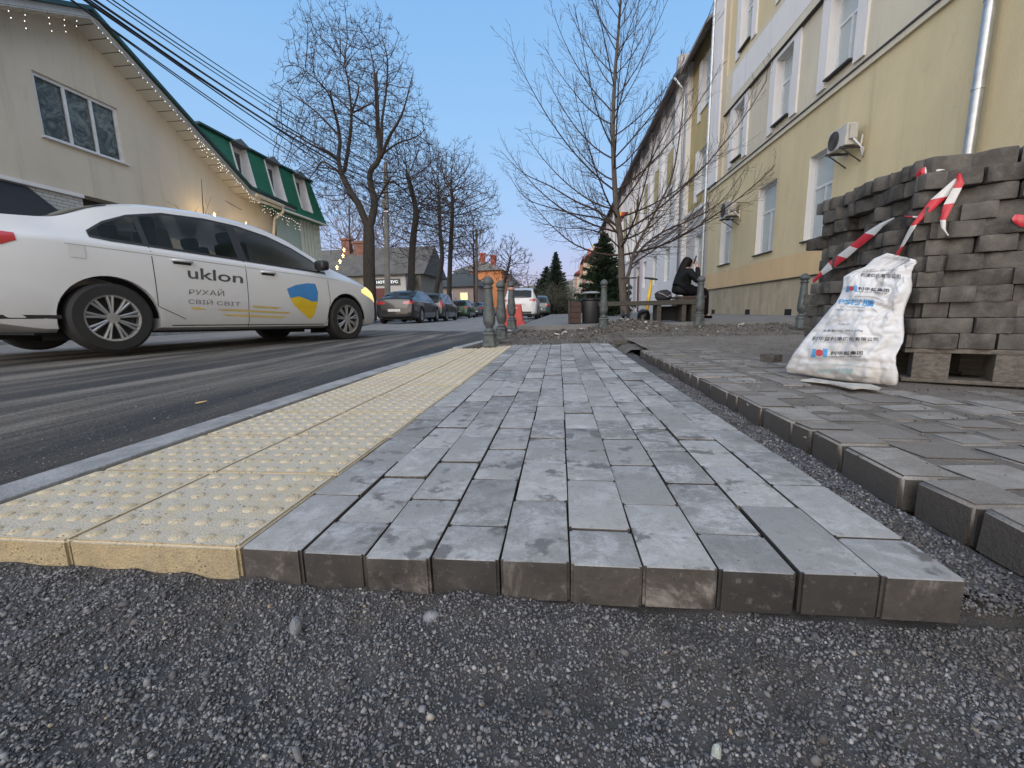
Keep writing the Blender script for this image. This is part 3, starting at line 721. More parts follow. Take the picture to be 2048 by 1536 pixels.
def mat_sack():
    g = NT('woven_white_sack'); v = g.obj()
    c = g.mix(g.ramp(g.noise(v, 7, 6, .65, .5), [(.5, 0.), (.75, .7)]), (.64, .65, .665), (.42, .39, .34))
    z = g.n('SeparateXYZ', i0=v).outputs[2]
    c = g.mix(g.ramp(g.math('ADD', z, g.math('MULTIPLY', g.noise(v, 9, 4), .12)), [(.06, .55), (.20, 0.)]), c, (.30, .25, .19))
    wv = g.n('TexWave', Vector=v, Scale=110.); wv.bands_direction = 'Z'
    return g.done(c, .45, g.bump(g.math('ADD', wv.outputs['Fac'], g.noise(v, 30, 6, .7)), .25, .003), spec=.5)
sack = empty('sack', PB, 'white printed woven sack leaning against the corner of the block stack', 'sack')
sk = mbb.build('sack_body', mat_sack(), sack, smooth=True, fixn=True)
INK = {'black': plain('print_black', (.05, .05, .055), .6), 'blue': plain('print_blue', (.09, .33, .62), .6), 'red': plain('print_red', (.50, .06, .07), .6),
       'teal': plain('print_teal', (.33, .46, .46), .6), 'grey': plain('print_grey', (.32, .32, .33), .6)}
def sack_text(s, q, ink, bold=.0):
    pts, fs = text_tris(s, bold); r = print_on(bag_bvh, pts, fs, quad_map([z2p(k) for k in q]), .0022)
    if r is None: return
    mb = MB(); mb.add(r[0], r[1]); mb.build('print', INK[ink], sk)
def sack_poly(poly, ink):
    fs = [tuple(range(len(poly)))]; bm = bmesh.new(); vs = [bm.verts.new((x, y, 0)) for x, y in poly]; bm.faces.new(vs)
    bmesh.ops.triangulate(bm, faces=bm.faces[:]); bmesh.ops.subdivide_edges(bm, edges=bm.edges[:], cuts=3, use_grid_fill=True); bmesh.ops.triangulate(bm, faces=bm.faces[:])
    bm.verts.index_update(); r = print_on(bag_bvh, [(v.co.x, v.co.y) for v in bm.verts], [[w.index for w in f.verts] for f in bm.faces], lambda u, v: z2p((u, v)), .0025); bm.free()
    if r: mb = MB(); mb.add(r[0], r[1]); mb.build('print', INK[ink], sk)
def logo(x0, y0, x1, y1, s):
    w, h = x1-x0, y1-y0
    sack_poly([(x0+.12*w, y0+s*.12), (x0+.32*w, y0+s*.3), (x0+.30*w, y0+.25*h), (x0+.18*w, y0+.5*h), (x0+.30*w, y1-.2*h), (x0+.26*w, y1), (x0, y1)], 'blue')
    sack_poly([(x0+.72*w, y0+s*.7), (x1, y0+s), (x1-.04*w, y1+s), (x0+.74*w, y1+s), (x0+.72*w, y1-.2*h), (x0+.84*w, y0+.5*h)], 'blue')
    c = (x0+.5*w, y0+.47*h+s*.5)
    sack_poly([(c[0]+.24*w*cos(a), c[1]+.40*h*sin(a)) for a in [2*pi*k/20 for k in range(20)]], 'red')
sack_text('利津炼化有限公司', [(815, 325), (1235, 345), (1235, 300), (835, 285)], 'black', .01)
sack_text('净重量(Net Wt.): 25kg', [(840, 285), (1170, 262), (1165, 240), (845, 265)], 'grey')
logo(672, 418, 790, 480, -6)
sack_text('利华益集团', [(795, 462), (1115, 482), (1120, 448), (800, 425)], 'black', .02)
sack_text('LIHUAYI GROUP', [(785, 478), (1100, 500), (1100, 490), (785, 468)], 'black', .02)
sack_text('PS树脂', [(595, 605), (960, 632), (972, 560), (610, 545)], 'blue', .025)
sack_text('牌号: GPPS-500', [(565, 672), (850, 680), (852, 658), (568, 650)], 'grey')
sack_text('合格品', [(585, 818), (715, 822), (718, 800), (590, 796)], 'grey')
sack_text('净重量(Net Wt.): 25kg', [(430, 893), (845, 890), (852, 862), (440, 866)], 'black')
sack_text('利华益利津炼化有限公司', [(320, 980), (1005, 985), (1008, 945), (335, 935)], 'black', .012)
sack_text('LIHUAYI LIJIN REFINING & CHEMICAL CO., LTD.', [(345, 1000), (995, 1002), (995, 988), (350, 986)], 'grey')
logo(315, 1065, 488, 1150, -4)
sack_text('利华益集团', [(510, 1128), (845, 1124), (850, 1085), (515, 1088)], 'black', .02)
sack_text('LIHUAYI GROUP', [(505, 1150), (835, 1146), (835, 1134), (505, 1138)], 'black', .02)
sack_text('PS树脂', [(370, 1315), (745, 1325), (755, 1262), (378, 1262)], 'teal', .02)
sack_poly([(265, 1218), (880, 1226), (880, 1232), (265, 1224)], 'teal')
sack_poly([(610, 622), (940, 640), (1000, 690), (1000, 696), (938, 646), (608, 628)], 'grey')
sack_poly([(715, 518), (960, 528), (1070, 575), (1070, 580), (958, 534), (714, 524)], 'grey')
# folded plastic sheet under the sack
p1 = Vector(PZ(1600, 760, .02)); mb = MB()
pts = [(1601, 762), (1625, 759), (1690, 768), (1740, 771), (1762, 778), (1757, 781), (1725, 777), (1705, 779), (1660, 768)]
poly = [PZ(x, y, .022) for x, y in pts]
mb.add([tuple(q) for q in poly]+[(q[0], q[1], q[2]+.006) for q in poly], [tuple(range(len(poly)))]+[tuple(len(poly)+k for k in range(len(poly)))]+[(k, (k+1) % len(poly), len(poly)+(k+1) % len(poly), len(poly)+k) for k in range(len(poly))])
tag(mb.build('plastic_sheet', plain('dirty_white_plastic', (.42, .41, .38), .5, var=.3, sc=30), loc=p1, fixn=True), 'dirty white folded plastic lying under the front edge of the sack', 'plastic sheet')

# ------------------------------------------------------------------ red and white barrier tape
M_TR = plain('tape_red', (.50, .025, .04), .35, var=.15, sc=20); M_TW = plain('tape_white', (.62, .61, .60), .35, var=.1, sc=20)
def stack_hit(x, y, off):
    d = ray(x, y); C_ = CAM
    a = C_+d*((CA[0]-off)-C_[0])/d[0]
    if a[1] >= CA[1]-off*.3: return a
    n = np.array([WB.x, WB.y, 0]); o_ = np.array([CA[0], CA[1], 0])-n*off
    return C_+d*((o_-C_)@n)/(d@n)
def zz(p): return (1560+p[0]/3.072, 300+p[1]/3.072)
def tape(strips, label, name='barrier_tape', off=.03, seed=0):
    c0 = stack_hit(*zz(strips[0][0]), off); mb = MB(); rr = random.Random(seed)
    for l0, r0, l1, r1, mi in strips:
        n = 6; grid = []
        for i in range(n+1):
            k = i/n
            for j in range(4):
                q = j/3; a = [l0[c]*(1-k)+l1[c]*k for c in (0, 1)]; b = [r0[c]*(1-k)+r1[c]*k for c in (0, 1)]
                pt = [a[c]*(1-q)+b[c]*q for c in (0, 1)]
                grid.append(stack_hit(*zz(pt), off+.006*sin(q*3.0)+.003*sin(pt[0]*.05+pt[1]*.03)))
        mb.add(grid, [(i*4+j, i*4+j+1, (i+1)*4+j+1, (i+1)*4+j) for i in range(n) for j in range(3)], mi)
    nv = len(mb.v); mb2 = MB(); nf = len(mb.f)
    back = [tuple(np.array(v)+np.array([.0008, .0008, 0])) for v in mb.v]
    mb.v += back; mb.f += [tuple(nv+k for k in reversed(f)) for f in mb.f[:nf]]; mb.m += mb.m[:nf]
    return tag(mb.build(name, [M_TR, M_TW], smooth=True, loc=c0), label, 'barrier tape', 'scraps of barrier tape on the stack')
tape([((1100, 140), (1106, 142), (1075, 175), (1112, 190), 0), ((1075, 175), (1112, 190), (925, 305), (1030, 285), 1), ((925, 305), (1030, 285), (800, 468), (842, 458), 0),
      ((800, 468), (842, 458), (735, 600), (760, 590), 1), ((735, 600), (760, 590), (708, 640), (728, 650), 0)], 'long red and white tape rising from the sack mouth over the stack', off=.04)
tape([((1092, 140), (1112, 142), (1086, 190), (1132, 205), 0), ((1086, 190), (1132, 205), (1062, 235), (1118, 232), 0), ((1062, 235), (1118, 232), (1005, 335), (1072, 325), 1), ((1005, 335), (1072, 325), (983, 430), (1020, 430), 0),
      ((983, 430), (1020, 430), (990, 478), (1018, 490), 1), ((990, 478), (1018, 490), (1028, 528), (1038, 524), 1)], 'short tape end hanging down folded beside the long rising tape', off=.055)
tape([((198, 800), (206, 818), (250, 745), (262, 770), 0), ((250, 745), (262, 770), (298, 690), (326, 728), 1), ((298, 690), (326, 728), (352, 648), (410, 665), 0), ((352, 648), (410, 665), (428, 590), (478, 606), 1),
      ((428, 590), (478, 606), (520, 510), (582, 525), 0), ((520, 510), (582, 525), (612, 452), (632, 470), 1), ((612, 452), (632, 470), (700, 415), (702, 422), 1)], 'slanting tape across the left side of the stack, above the sack', off=.035)
tape([((765, 403), (765, 412), (815, 405), (815, 418), 0), ((815, 405), (815, 418), (925, 408), (925, 428), 1), ((925, 408), (925, 428), (985, 415), (985, 425), 0)], 'thin horizontal piece of tape behind the crossing of the two others', off=.025)
tape([((812, 150), (830, 170), (850, 118), (866, 165), 0), ((850, 118), (866, 165), (892, 104), (890, 160), 0), ((892, 104), (890, 160), (950, 112), (945, 142), 1), ((950, 112), (945, 142), (1012, 120), (1012, 124), 1)], 'crumpled tape scrap on the top course of the stack', off=.03)
tape([((1422, 420), (1440, 450), (1445, 395), (1475, 470), 0), ((1445, 395), (1475, 470), (1515, 400), (1530, 480), 0)], 'red crumpled tape at the right edge of the stack', off=.03)
# ------------------------------------------------------------------ buildings
def stucco(name, col, var=.10, stain=(.5, .5, .5), sc=1.2):
    g = NT(name); v = g.obj((1, 1, .45), geo=True); w = g.obj(geo=True)
    c = g.mix(g.ramp(g.noise(v, sc, 6, .62, .4), [(.3, 0.), (.7, 1.)]), tuple(k*(1-var) for k in col), tuple(k*(1+var*.6) for k in col))
    c = g.mix(g.math('MULTIPLY', g.ramp(g.noise(v, sc*4, 7, .7), [(.58, 0.), (.72, 1.)]), .22), c, tuple(k*.55 for k in col))
    dr_ = g.obj((2.2, 2.2, .10), geo=True); c = g.mix(g.ramp(g.noise(dr_, 2.0, 5, .65), [(.56, 0.), (.70, .35)]), c, tuple(k*.62 for k in col))
    return g.done(c, .88, g.bump(g.noise(w, 55, 5, .7), .6, .012))
M_YW = stucco('ochre_render', (.66, .56, .345)); M_OR = stucco('orange_render_base', (.68, .50, .28)); M_BG = stucco('beige_render', (.64, .59, .46))
M_WT = stucco('white_render', (.74, .73, .72), .05); M_OLV = stucco('olive_render', (.42, .34, .16)); M_PL = stucco('plinth_render', (.43, .37, .26), .25, sc=3)
M_GW = stucco('grey_white_render', (.52, .50, .48), .1); M_CR = stucco('cream_render', (.60, .54, .44), .07); M_FR = plain('window_frame_white', (.66, .67, .68), .45)
M_ZN = plain('zinc_pipe', (.45, .47, .48), .35, metal=.7, var=.2); M_DK = plain('dark_void', (.010, .010, .012), .9); M_FL = plain('dark_flashing', (.045, .04, .04), .6)
M_CUR = None
def mat_curtain():
    g = NT('net_curtain'); v = g.obj((1, 1, 1), geo=True); wv = g.n('TexWave', Vector=v, Scale=5., Distortion=2.5, Detail=2.)
    wv.bands_direction = 'Y'; return g.done(g.ramp(wv.outputs['Fac'], [(0, (.10, .12, .12)), (.45, (.22, .25, .25)), (1, (.50, .52, .50))]), .9)
M_CUR = mat_curtain()
def mat_glass():
    g = NT('window_glass'); g.done((.75, .85, .86), .03, spec=.8, trans=0); g.b.inputs['Alpha'].default_value = .42; return g.m
M_GL = mat_glass()
def facade(X, s, y0, y1, z0, z1, holes, zones, parent, name='wall', rec=.22, reveal=None, thick=.3):
    """wall in the plane X with window holes; s=-1 faces -X (right side of the street), s=+1 faces +X. zones: [(z_from, material)]"""
    mats = [m_ for _, m_ in zones]+([reveal] if reveal else [])
    ye = sorted({y0, y1, *[h[0] for h in holes], *[h[1] for h in holes]}); ze = sorted({z0, z1, *[h[2] for h in holes], *[h[3] for h in holes], *[z for z, _ in zones if z0 < z < z1]})
    mb = MB()
    for a, b in zip(ye, ye[1:]):
        for c, d in zip(ze, ze[1:]):
            ym, zm = (a+b)/2, (c+d)/2
            if any(h[0] < ym < h[1] and h[2] < zm < h[3] for h in holes): continue
            mi = max(i for i, (z, _) in enumerate(zones) if zm > z)
            q = [(X, a, c), (X, b, c), (X, b, d), (X, a, d)]
            mb.add(q if s > 0 else q[::-1], [(0, 1, 2, 3)], mi)
    ri = len(zones) if reveal else 0
    for h in holes:
        r = X-s*rec; a, b, c, d = h[:4]
        for q in ([(X, a, c), (r, a, c), (r, a, d), (X, a, d)], [(X, b, d), (r, b, d), (r, b, c), (X, b, c)], [(X, a, d), (r, a, d), (r, b, d), (X, b, d)], [(X, b, c), (r, b, c), (r, a, c), (X, a, c)]): mb.add(q, [(0, 1, 2, 3)], ri)
    xb = X-s*(thick+.6)
    mb.add([(xb, y0, z0), (xb, y1, z0), (xb, y1, z1), (xb, y0, z1), (X, y0, z0), (X, y1, z0), (X, y1, z1), (X, y0, z1)], [(0, 1, 2, 3), (4, 0, 3, 7), (1, 5, 6, 2), (3, 2, 6, 7)], min(len(zones)-1, 1 if len(zones) > 1 else 0))
    return mb.build(name, mats, parent)
def window(X, s, y0, y1, z0, z1, parent, rec=.16, bars=((.62,), (.5,)), lit=None, curtain=True, fw=.055, label=None):
    xc = X-s*rec; mb = MB(); d = .05
    def b(a0, a1, c0, c1, w=d): mb.bb((xc-w/2, a0, c0), (xc+w/2, a1, c1))
    b(y0, y0+fw, z0, z1); b(y1-fw, y1, z0, z1); b(y0+fw, y1-fw, z0, z0+fw); b(y0+fw, y1-fw, z1-fw, z1)
    zt = z1
    for k in bars[0]: zt = z0+(z1-z0)*k; b(y0+fw, y1-fw, zt-.03, zt+.03, d*.9)
    for k in bars[1]:
        yc = y0+(y1-y0)*k; b(yc-.032, yc+.032, z0+fw, zt-.03 if bars[0] else z1-fw, d*.8)
    f = mb.build('window', M_FR, parent)
    if label: f['label'] = label
    p = MB(); p.bb((xc-.004, y0+fw*.5, z0+fw*.5), (xc+.004, y1-fw*.5, z1-fw*.5)); p.build('pane', lit or M_GL, f)
    if not lit:
        q = MB(); xk = xc-s*.12; q.bb((xk-.01, y0-.0, z0), (xk+.01, y1, z1)); q.build('curtain', M_CUR if curtain else M_DK, f)  # without a curtain, a near-black sheet stands in for the unlit room
    return f
def sill(X, s, y0, y1, z, parent, mat=None, out=.06, h=.03):
    mb = MB(); mb.bb((X-s*.14, y0-.05, z-h), (X+s*out, y1+.05, z+.002)); return mb.build('sill', mat or M_FL, parent)
# ---- main ochre building
bm_ = empty('school_building', (6.1, 8, .1), 'ochre and beige plastered building with white framed windows behind the block stack', 'building')
XM = 6.1
gw = [(9.52, 10.44, 1.80, 3.62), (11.92, 12.95, 1.80, 3.62), (14.82, 15.78, 1.80, 3.62)]
uw = [(9.17, 10.06, 5.0, 6.58), (11.5, 12.35, 5.0, 6.58), (14.28, 15.08, 5.0, 6.58), (6.2, 7.1, 5.0, 6.58)]
vw = [(y+.0, y+.85, 8.15, 9.9) for y in (9.17, 11.5, 14.1)]
facade(XM, -1, -4, 17.2, .10, 12.4, gw+uw+vw, [(0, M_OR), (1.58, M_YW), (4.67, M_BG), (7.95, M_YW)], bm_, reveal=M_WT)
for h in gw: window(XM, -1, *h, bm_); sill(XM, -1, h[0], h[1], h[2], bm_)
for h in uw+vw: window(XM, -1, *h, bm_); sill(XM, -1, h[0]+.08, h[1]-.08, h[2], bm_, out=.1)
for h in uw+vw:      # flat white trim bands left and right of the upper windows
    mb = MB()
    for a, b in ((h[0]-.30, h[0]-.002), (h[1]+.002, h[1]+.30)): mb.bb((XM-.045, a, h[2]-.13), (XM+.02, b, h[3]+.10))
    mb.bb((XM-.045, h[0]-.002, h[3]+.004), (XM+.02, h[1]+.002, h[3]+.10)); mb.build('window_surround', M_WT, bm_)
mb = MB(); mb.bb((XM-.055, -4, 4.60), (XM+.02, 17.19, 4.70)); mb.build('string_course', M_BG, bm_)
mb = MB(); mb.bb((XM-.075, -4, 4.702), (XM+.02, 17.19, 4.735)); mb.build('flashing', M_FL, bm_)
mb = MB(); mb.bb((XM-.04, -4, 6.72), (XM+.02, 15.85, 7.93)); mb.build('frieze', M_BG, bm_)
mb = MB(); mb.bb((XM-.046, -4, 6.98), (XM-.03, 15.35, 7.78)); mb.build('frieze_panel', M_WT, bm_)
mb = MB(); mb.bb((XM-.10, -4, 6.700), (XM+.02, 15.9, 6.719)); mb.build('moulding', M_FL, bm_)
mb = MB(); mb.bb((XM-.12, 16.25, 4.74), (XM+.02, 17.23, 12.3)); mb.build('pilaster', M_WT, bm_)
mb = MB(); mb.bb((XM-.06, 15.87, 4.74), (XM+.02, 16.248, 12.3)); mb.build('pilaster', stucco('cream_pilaster', (.62, .53, .38)), bm_)
mb = MB(); mb.bb((XM-.07, -4, .05), (XM+.02, 17.22, .985)); mb.build('plinth', M_PL, bm_)
mb = MB(); mb.bb((XM-.11, -4, .987), (XM+.02, 17.24, 1.015)); mb.build('plinth_flashing', M_FL, bm_)
mb = MB()
for y in (10.7, 13.0, 15.9): mb = MB(); mb.bb((XM-.074, y-.16, .12), (XM-.06, y+.16, .27)); mb.build('cellar_vent', M_DK, bm_)

mb = MB(); mb.bb((XM-.35, -4, 12.4), (12, 17.4, 12.6)); mb.build('roof', plain('roof_grey', (.12, .12, .13), .7), bm_)
# ---- recessed olive wing
bo = empty('recessed_wing', (6.7, 20, .1), 'narrow olive wing set back between the ochre and the white buildings', 'building')
XO = 6.3; hw = [(18.2, 19.4, 1.75, 3.39), (18.2, 19.4, 5.07, 6.76), (18.15, 19.4, 8.26, 10.2)]
facade(XO, -1, 17.25, 20.71, .1, 10.95, hw, [(0, M_GW), (4.40, M_OLV)], bo, reveal=M_WT)
for h in hw: window(XO, -1, *h, bo); sill(XO, -1, h[0], h[1], h[2], bo, M_WT)
for h in hw[1:]:
    for a, b in ((h[0]-.3, h[0]-.002), (h[1]+.002, h[1]+.35)): mb = MB(); mb.bb((XO-.04, a, h[2]-.3), (XO+.02, b, h[3]+.05)); mb.build('window_surround', M_WT, bo)
mb = MB(); mb.bb((XO-.12, 17.25, 4.36), (XO+.02, 20.7, 4.50)); mb.build('ledge', M_WT, bo)
mb = MB(); mb.prism([(XO, 10.95), (5.70, 10.34), (5.70, 10.46), (6.8, 11.6), (12, 12.3), (12, 10.95)], lambda x, z: (x, 17.26, z), lambda x, z: (x, 20.70, z)); mb.build('roof', plain('roof_eaves_grey', (.20, .20, .20), .7, var=.2), bo, fixn=True)
# ---- long white building
bw = empty('long_white_building', (6.1, 40, .1), 'long white building with dark eaves, olive panels and rows of windows down the street', 'building')
XW = 6.1; bays = [21.9+3.05*k for k in range(12)]; hs = []; pan = []
for i, y in enumerate(bays):
    if i != 3: hs.append((y+.95-.0, y+2.05, 1.78, 3.44))
    hs.append((y+.9, y+2.1, 4.75, 6.35)); hs.append((y+.9, y+2.1, 8.35, 10.0)); pan.append((y+.9, y+2.1))
dr = (bays[3]+.2-.6, bays[3]+1.6, .12, 3.35)
facade(XW, -1, 20.72, 60.5, .1, 10.85, hs+[dr], [(0, M_WT)], bw, reveal=M_WT)
for h in hs: window(XW, -1, *h, bw)
for a, b in pan:
    mb = MB(); mb.bb((XW-.03, a, 6.55), (XW+.02, b, 8.2)); mb.build('olive_panel', M_OLV, bw)
for y in bays+[58.5]:
    mb = MB(); mb.bb((XW-.16, y-.28, 4.3), (XW+.02, y+.28, 10.8)); mb.build('pilaster', M_WT, bw)
mb = MB(); mb.bb((XW-.12, 20.74, 4.12), (XW+.02, 60.4, 4.28)); mb.build('string_course', M_WT, bw)
mb = MB(); mb.bb((XW-.05, 20.74, .1), (XW+.02, dr[0]-.2, .8)); mb.bb((XW-.05, dr[1]+.2, .1), (XW+.02, 60.4, .8)); mb.build('plinth', M_GW, bw)
mb = MB(); mb.bb((XW+.08, dr[0], .12), (XW+.14, dr[1], 2.75)); mb.build('door', plain('door_brown', (.10, .045, .035), .5), bw)
mb = MB(); mb.bb((XW-.14, dr[0]-.3, .1), (XW+.02, dr[0]-.002, 3.6)); mb.bb((XW-.14, dr[1]+.002, .1), (XW+.02, dr[1]+.3, 3.6)); mb.bb((XW-.14, dr[0]-.3, 3.602), (XW+.02, dr[1]+.3, 3.95))
mb.build('door_surround', plain('surround_mauve', (.40, .37, .42), .8), bw)
mb = MB(); mb.prism([(6.1, 10.85), (5.5, 10.30), (5.5, 10.44), (6.6, 11.5), (12, 12.2), (12, 10.85)], lambda x, z: (x, 20.72, z), lambda x, z: (x, 60.8, z)); mb.build('roof', plain('roof_slate', (.10, .10, .105), .75, var=.3), bw, fixn=True)
mb = MB(); mb.bb((5.75, 21.0, 10.5), (6.25, 21.5, 11.35), bev=.04); mb.build('parapet_block', M_GW, bw)
for y in (22.1,):
    mb = MB(); mb.tube([(5.5, 20.75, 10.3), (5.9, 20.85, 9.9), (6.0, 20.85, 9.5), (6.0, 20.85, .2)], .055, 8); mb.build('downpipe', M_ZN, bw, smooth=True)
# ---- downpipes and air conditioners of the ochre building
mb = MB(); P_ = [(5.98, 6.29, 12), (5.98, 6.29, .3)]; mb.tube(P_, .062, 12)
for k in range(10): mb.tube([(5.98, 6.29, 1.0+k*1.05), (5.98, 6.29, 1.03+k*1.05)], .070, 12)
tag(mb.build('downpipe', M_ZN, loc=(5.98, 6.29, .3), smooth='auto'), 'wide zinc downpipe on the ochre wall above the block stack', 'downpipe')
mb = MB(); mb.tube([(5.95, 17.15, 12), (5.95, 17.15, .3)], .062, 12)
tag(mb.build('downpipe', M_ZN, loc=(5.95, 17.15, .3), smooth='auto'), 'zinc downpipe at the far corner of the ochre building', 'downpipe')
M_AC = plain('aircon_casing', (.50, .49, .44), .5, var=.15, sc=6); M_ACD = plain('aircon_grille', (.10, .10, .10), .6)
def aircon(yc, zc, lab, sc=1.0):
    t = empty('air_conditioner', (XM, yc, zc), lab, 'air conditioner', 'air conditioners on the ochre wall')
    w, h, d = .84*sc, .56*sc, .30*sc; x1 = XM-.14
    mb = MB(); mb.bb((x1-d, yc-w/2, zc-h/2), (x1, yc+w/2, zc+h/2), bev=.02); mb.build('casing', M_AC, t)
    mb = MB(); cy = yc+w*.16
    for r in [h*.43*k/6 for k in range(1, 7)]:
        mb.tube([(x1-d-.006, cy+r*cos(a), zc+r*sin(a)) for a in [2*pi*k/24 for k in range(25)]], .005, 4)
    mb.build('fan_grille', M_FL, t)
    mb = MB(); mb.tube([(x1-d-.001, cy, zc), (x1-d-.004, cy, zc)], h*.44, 24); mb.build('fan_opening', M_ACD, t)
    for k in (-1, 1):
        mb = MB(); mb.bb((x1-d-.05, yc+k*w*.36-.02, zc-h/2-.04), (XM, yc+k*w*.36+.02, zc-h/2-.003)); mb.tube([(x1-d, yc+k*w*.36, zc-h/2-.04), (XM-.01, yc+k*w*.36, zc-h/2-.28)], .012, 6); mb.build('bracket', M_FL, t)
    mb = MB(); mb.bb((x1-d*.8, yc-w/2-.05, zc-.1), (x1-.04, yc-w/2-.002, zc+.16), bev=.01); mb.build('valve_cover', M_AC, t)
    mb = MB(); mb.tube([(x1-.1, yc-w/2-.04, zc-.1), (XM-.06, yc-w/2-.06, zc-.3), (XM-.03, yc-w/2-.02, zc-.42), (XM-.02, yc-w/2+.1, zc-.2), (XM, yc-w/2+.1, zc)], .016, 6); mb.build('pipe', M_FR, t, smooth=True)
aircon(8.9, 3.46, 'larger air conditioner on brackets right of the third ground floor window', .68)
aircon(14.45, 3.40, 'smaller air conditioner hanging over the farthest ground floor window', .82)
# ---- flag on the white building
t = empty('flag', (6.0, 35.5, 6.6), 'yellow and red flag on a slanting pole on the white building', 'flag')
mb = MB(); mb.tube([(6.1, 35.5, 6.4), (4.9, 35.3, 8.0)], .025, 6); mb.build('pole', M_ZN, t)
mb = MB(); Yf = 35.3
for j, mi in enumerate((0, 1, 2)):
    g_ = []
    for a in range(7):
        for b in range(3):
            u, w = a/6, (j+b/2)/3
            g_.append((4.95+.25*w+.75*w*(1-u)*.9+.06*sin(5*u+3*w), Yf-.1*sin(6*u+2*w), 7.9+.1*w*1-.2*w-1.5*u*(1-.25*w)+.35*w*u))
    mb.add(g_, [(a*3+b, a*3+b+1, a*3+b+4, a*3+b+3) for a in range(6) for b in range(2)], mi)
mb.build('cloth', [plain('flag_yellow', (.62, .42, .05), .8), plain('flag_red', (.50, .05, .04), .8), plain('flag_dark', (.10, .04, .05), .8)], t, smooth=True)
# ---- far houses right: terrace with red roofs
cols = [(.55, .40, .25), (.62, .52, .40), (.45, .22, .16), (.60, .55, .46), (.50, .30, .22), (.42, .40, .38)]
for i in range(6):
    y = 64+i*11; x0 = 5.6-.12*i; h = 8.6+(i % 3)*.8
    b = empty('terrace_house', (x0, y, 0), ['tan', 'cream', 'dark red', 'pale', 'reddish brown', 'grey'][i]+' terrace house with red roof, '+ORD[i]+' beyond the white building', 'house', 'far terrace houses on the right')
    mt = stucco('terrace_%d' % i, cols[i])
    hs = [(y+1.0+2.5*k, y+2.0+2.5*k, z, z+1.5) for k in range(4) for z in (1.2, 3.9, 6.4) if z+1.5 < h-.3]
    facade(x0, -1, y, y+10.9, 0, h, hs, [(0, mt)], b)
    mb = MB()
    for q in hs: mb.bb((x0+.10, q[0], q[2]), (x0+.13, q[1], q[3]))
    mb.build('window', M_GL, b)
    mb = MB(); mb.prism([(x0-.5, h), (x0-.5, h+.15), (x0+3.5, h+2.6), (x0+8, h)], lambda x, z: (x, y-.1, z), lambda x, z: (x, y+10.8, z)); mb.build('roof', plain('roof_tile_red', (.22, .065, .05), .8, var=.3), b, fixn=True)
    mb = MB(); mb.bb((x0+.6, y+2, h), (x0+1.2, y+3, h+2.2)); mb.build('chimney', mt, b)
    mb = MB(); mb.bb((x0-.7, y+5, h-3.2), (x0-.02, y+7, h-.6)); mb.build('bay', mt, b)

# ------------------------------------------------------------------ left side: cream gable house
bl = empty('cream_gable_house', (-11, 10, 0), 'cream rendered house with sloping eaves hung with lights, behind the white taxi', 'building')
XL = -11.0; wl_ = (8.60, 10.46, 4.47, 5.83)
rake = [(10.09, 7.62), (15.5, 4.98), (17.0, 4.86)]
mb = MB()   # gable wall polygon split around the window
yl = 2
def topz(y): return 7.38-.46*(9.6-y) if y < 9.6 else (7.38-(y-9.6)*.5485 if y < 14.45 else 4.72-.038*(y-14.45))
ye = sorted({yl, 8.6, 10.46, 9.2, 9.6, 10.95, 14.45, 17.0, 12, 13.5}); 
for a, b in zip(ye, ye[1:]):
    segs = [(3.39, None)] if a < 10.94 else [(0.05, None)]
    z0 = segs[0][0]
    if 8.59 < (a+b)/2 < 10.46:
        mb.add([(XL, a, z0), (XL, b, z0), (XL, b, 4.47), (XL, a, 4.47)], [(0, 1, 2, 3)]); z0 = 5.83
    mb.add([(XL, a, z0), (XL, b, z0), (XL, b, topz(b)), (XL, a, topz(a))], [(0, 1, 2, 3)])
r = XL-.12
for q in ([(XL, 8.6, 4.47), (r, 8.6, 4.47), (r, 8.6, 5.83), (XL, 8.6, 5.83)], [(XL, 10.46, 5.83), (r, 10.46, 5.83), (r, 10.46, 4.47), (XL, 10.46, 4.47)], [(XL, 8.6, 5.83), (r, 8.6, 5.83), (r, 10.46, 5.83), (XL, 10.46, 5.83)], [(XL, 10.46, 4.47), (r, 10.46, 4.47), (r, 8.6, 4.47), (XL, 8.6, 4.47)]): mb.add(q, [(0, 1, 2, 3)])
mb.add([(-20, 17.0, .05), (XL, 17.0, .05), (XL, 17.0, 4.62), (-20, 17.0, 4.62)], [(0, 1, 2, 3)])
mb.add([(XL, 10.95, .05), (XL-.4, 10.95, .05), (XL-.4, 10.95, 3.39), (XL, 10.95, 3.39), (XL-.4, -2, 3.39), (XL, -2, 3.39)], [(0, 1, 2, 3), (2, 4, 5, 3)])
mb.build('wall', M_CR, bl)
w_ = window(XL, 1, *wl_, bl, rec=.08, bars=((), (.345, .66)), fw=.07, curtain=False)
for c_ in list(w_.children):
    if c_.name.startswith('pane'): c_.data.materials[0] = plain('dark_pane', (.02, .03, .035), .08); c_.data.materials[0].node_tree.nodes['Principled BSDF'].inputs['Alpha'].default_value = .12
def mat_curt2():
    g = NT('patterned_curtain'); v = g.obj(geo=True)
    c = g.ramp(g.noise(v, 3.0, 7, .75, 1.5), [(.35, (.05, .07, .08)), (.5, (.16, .20, .20)), (.6, (.34, .38, .37)), (.7, (.09, .15, .06))]); return g.done(c, .9)
mb = MB(); mb.bb((XL-.145, 8.62, 4.5), (XL-.135, 10.44, 5.80)); mb.build('curtain', mat_curt2(), w_)
sill(XL, 1, 8.6, 10.46, 4.47, w_, M_FR, out=.08)
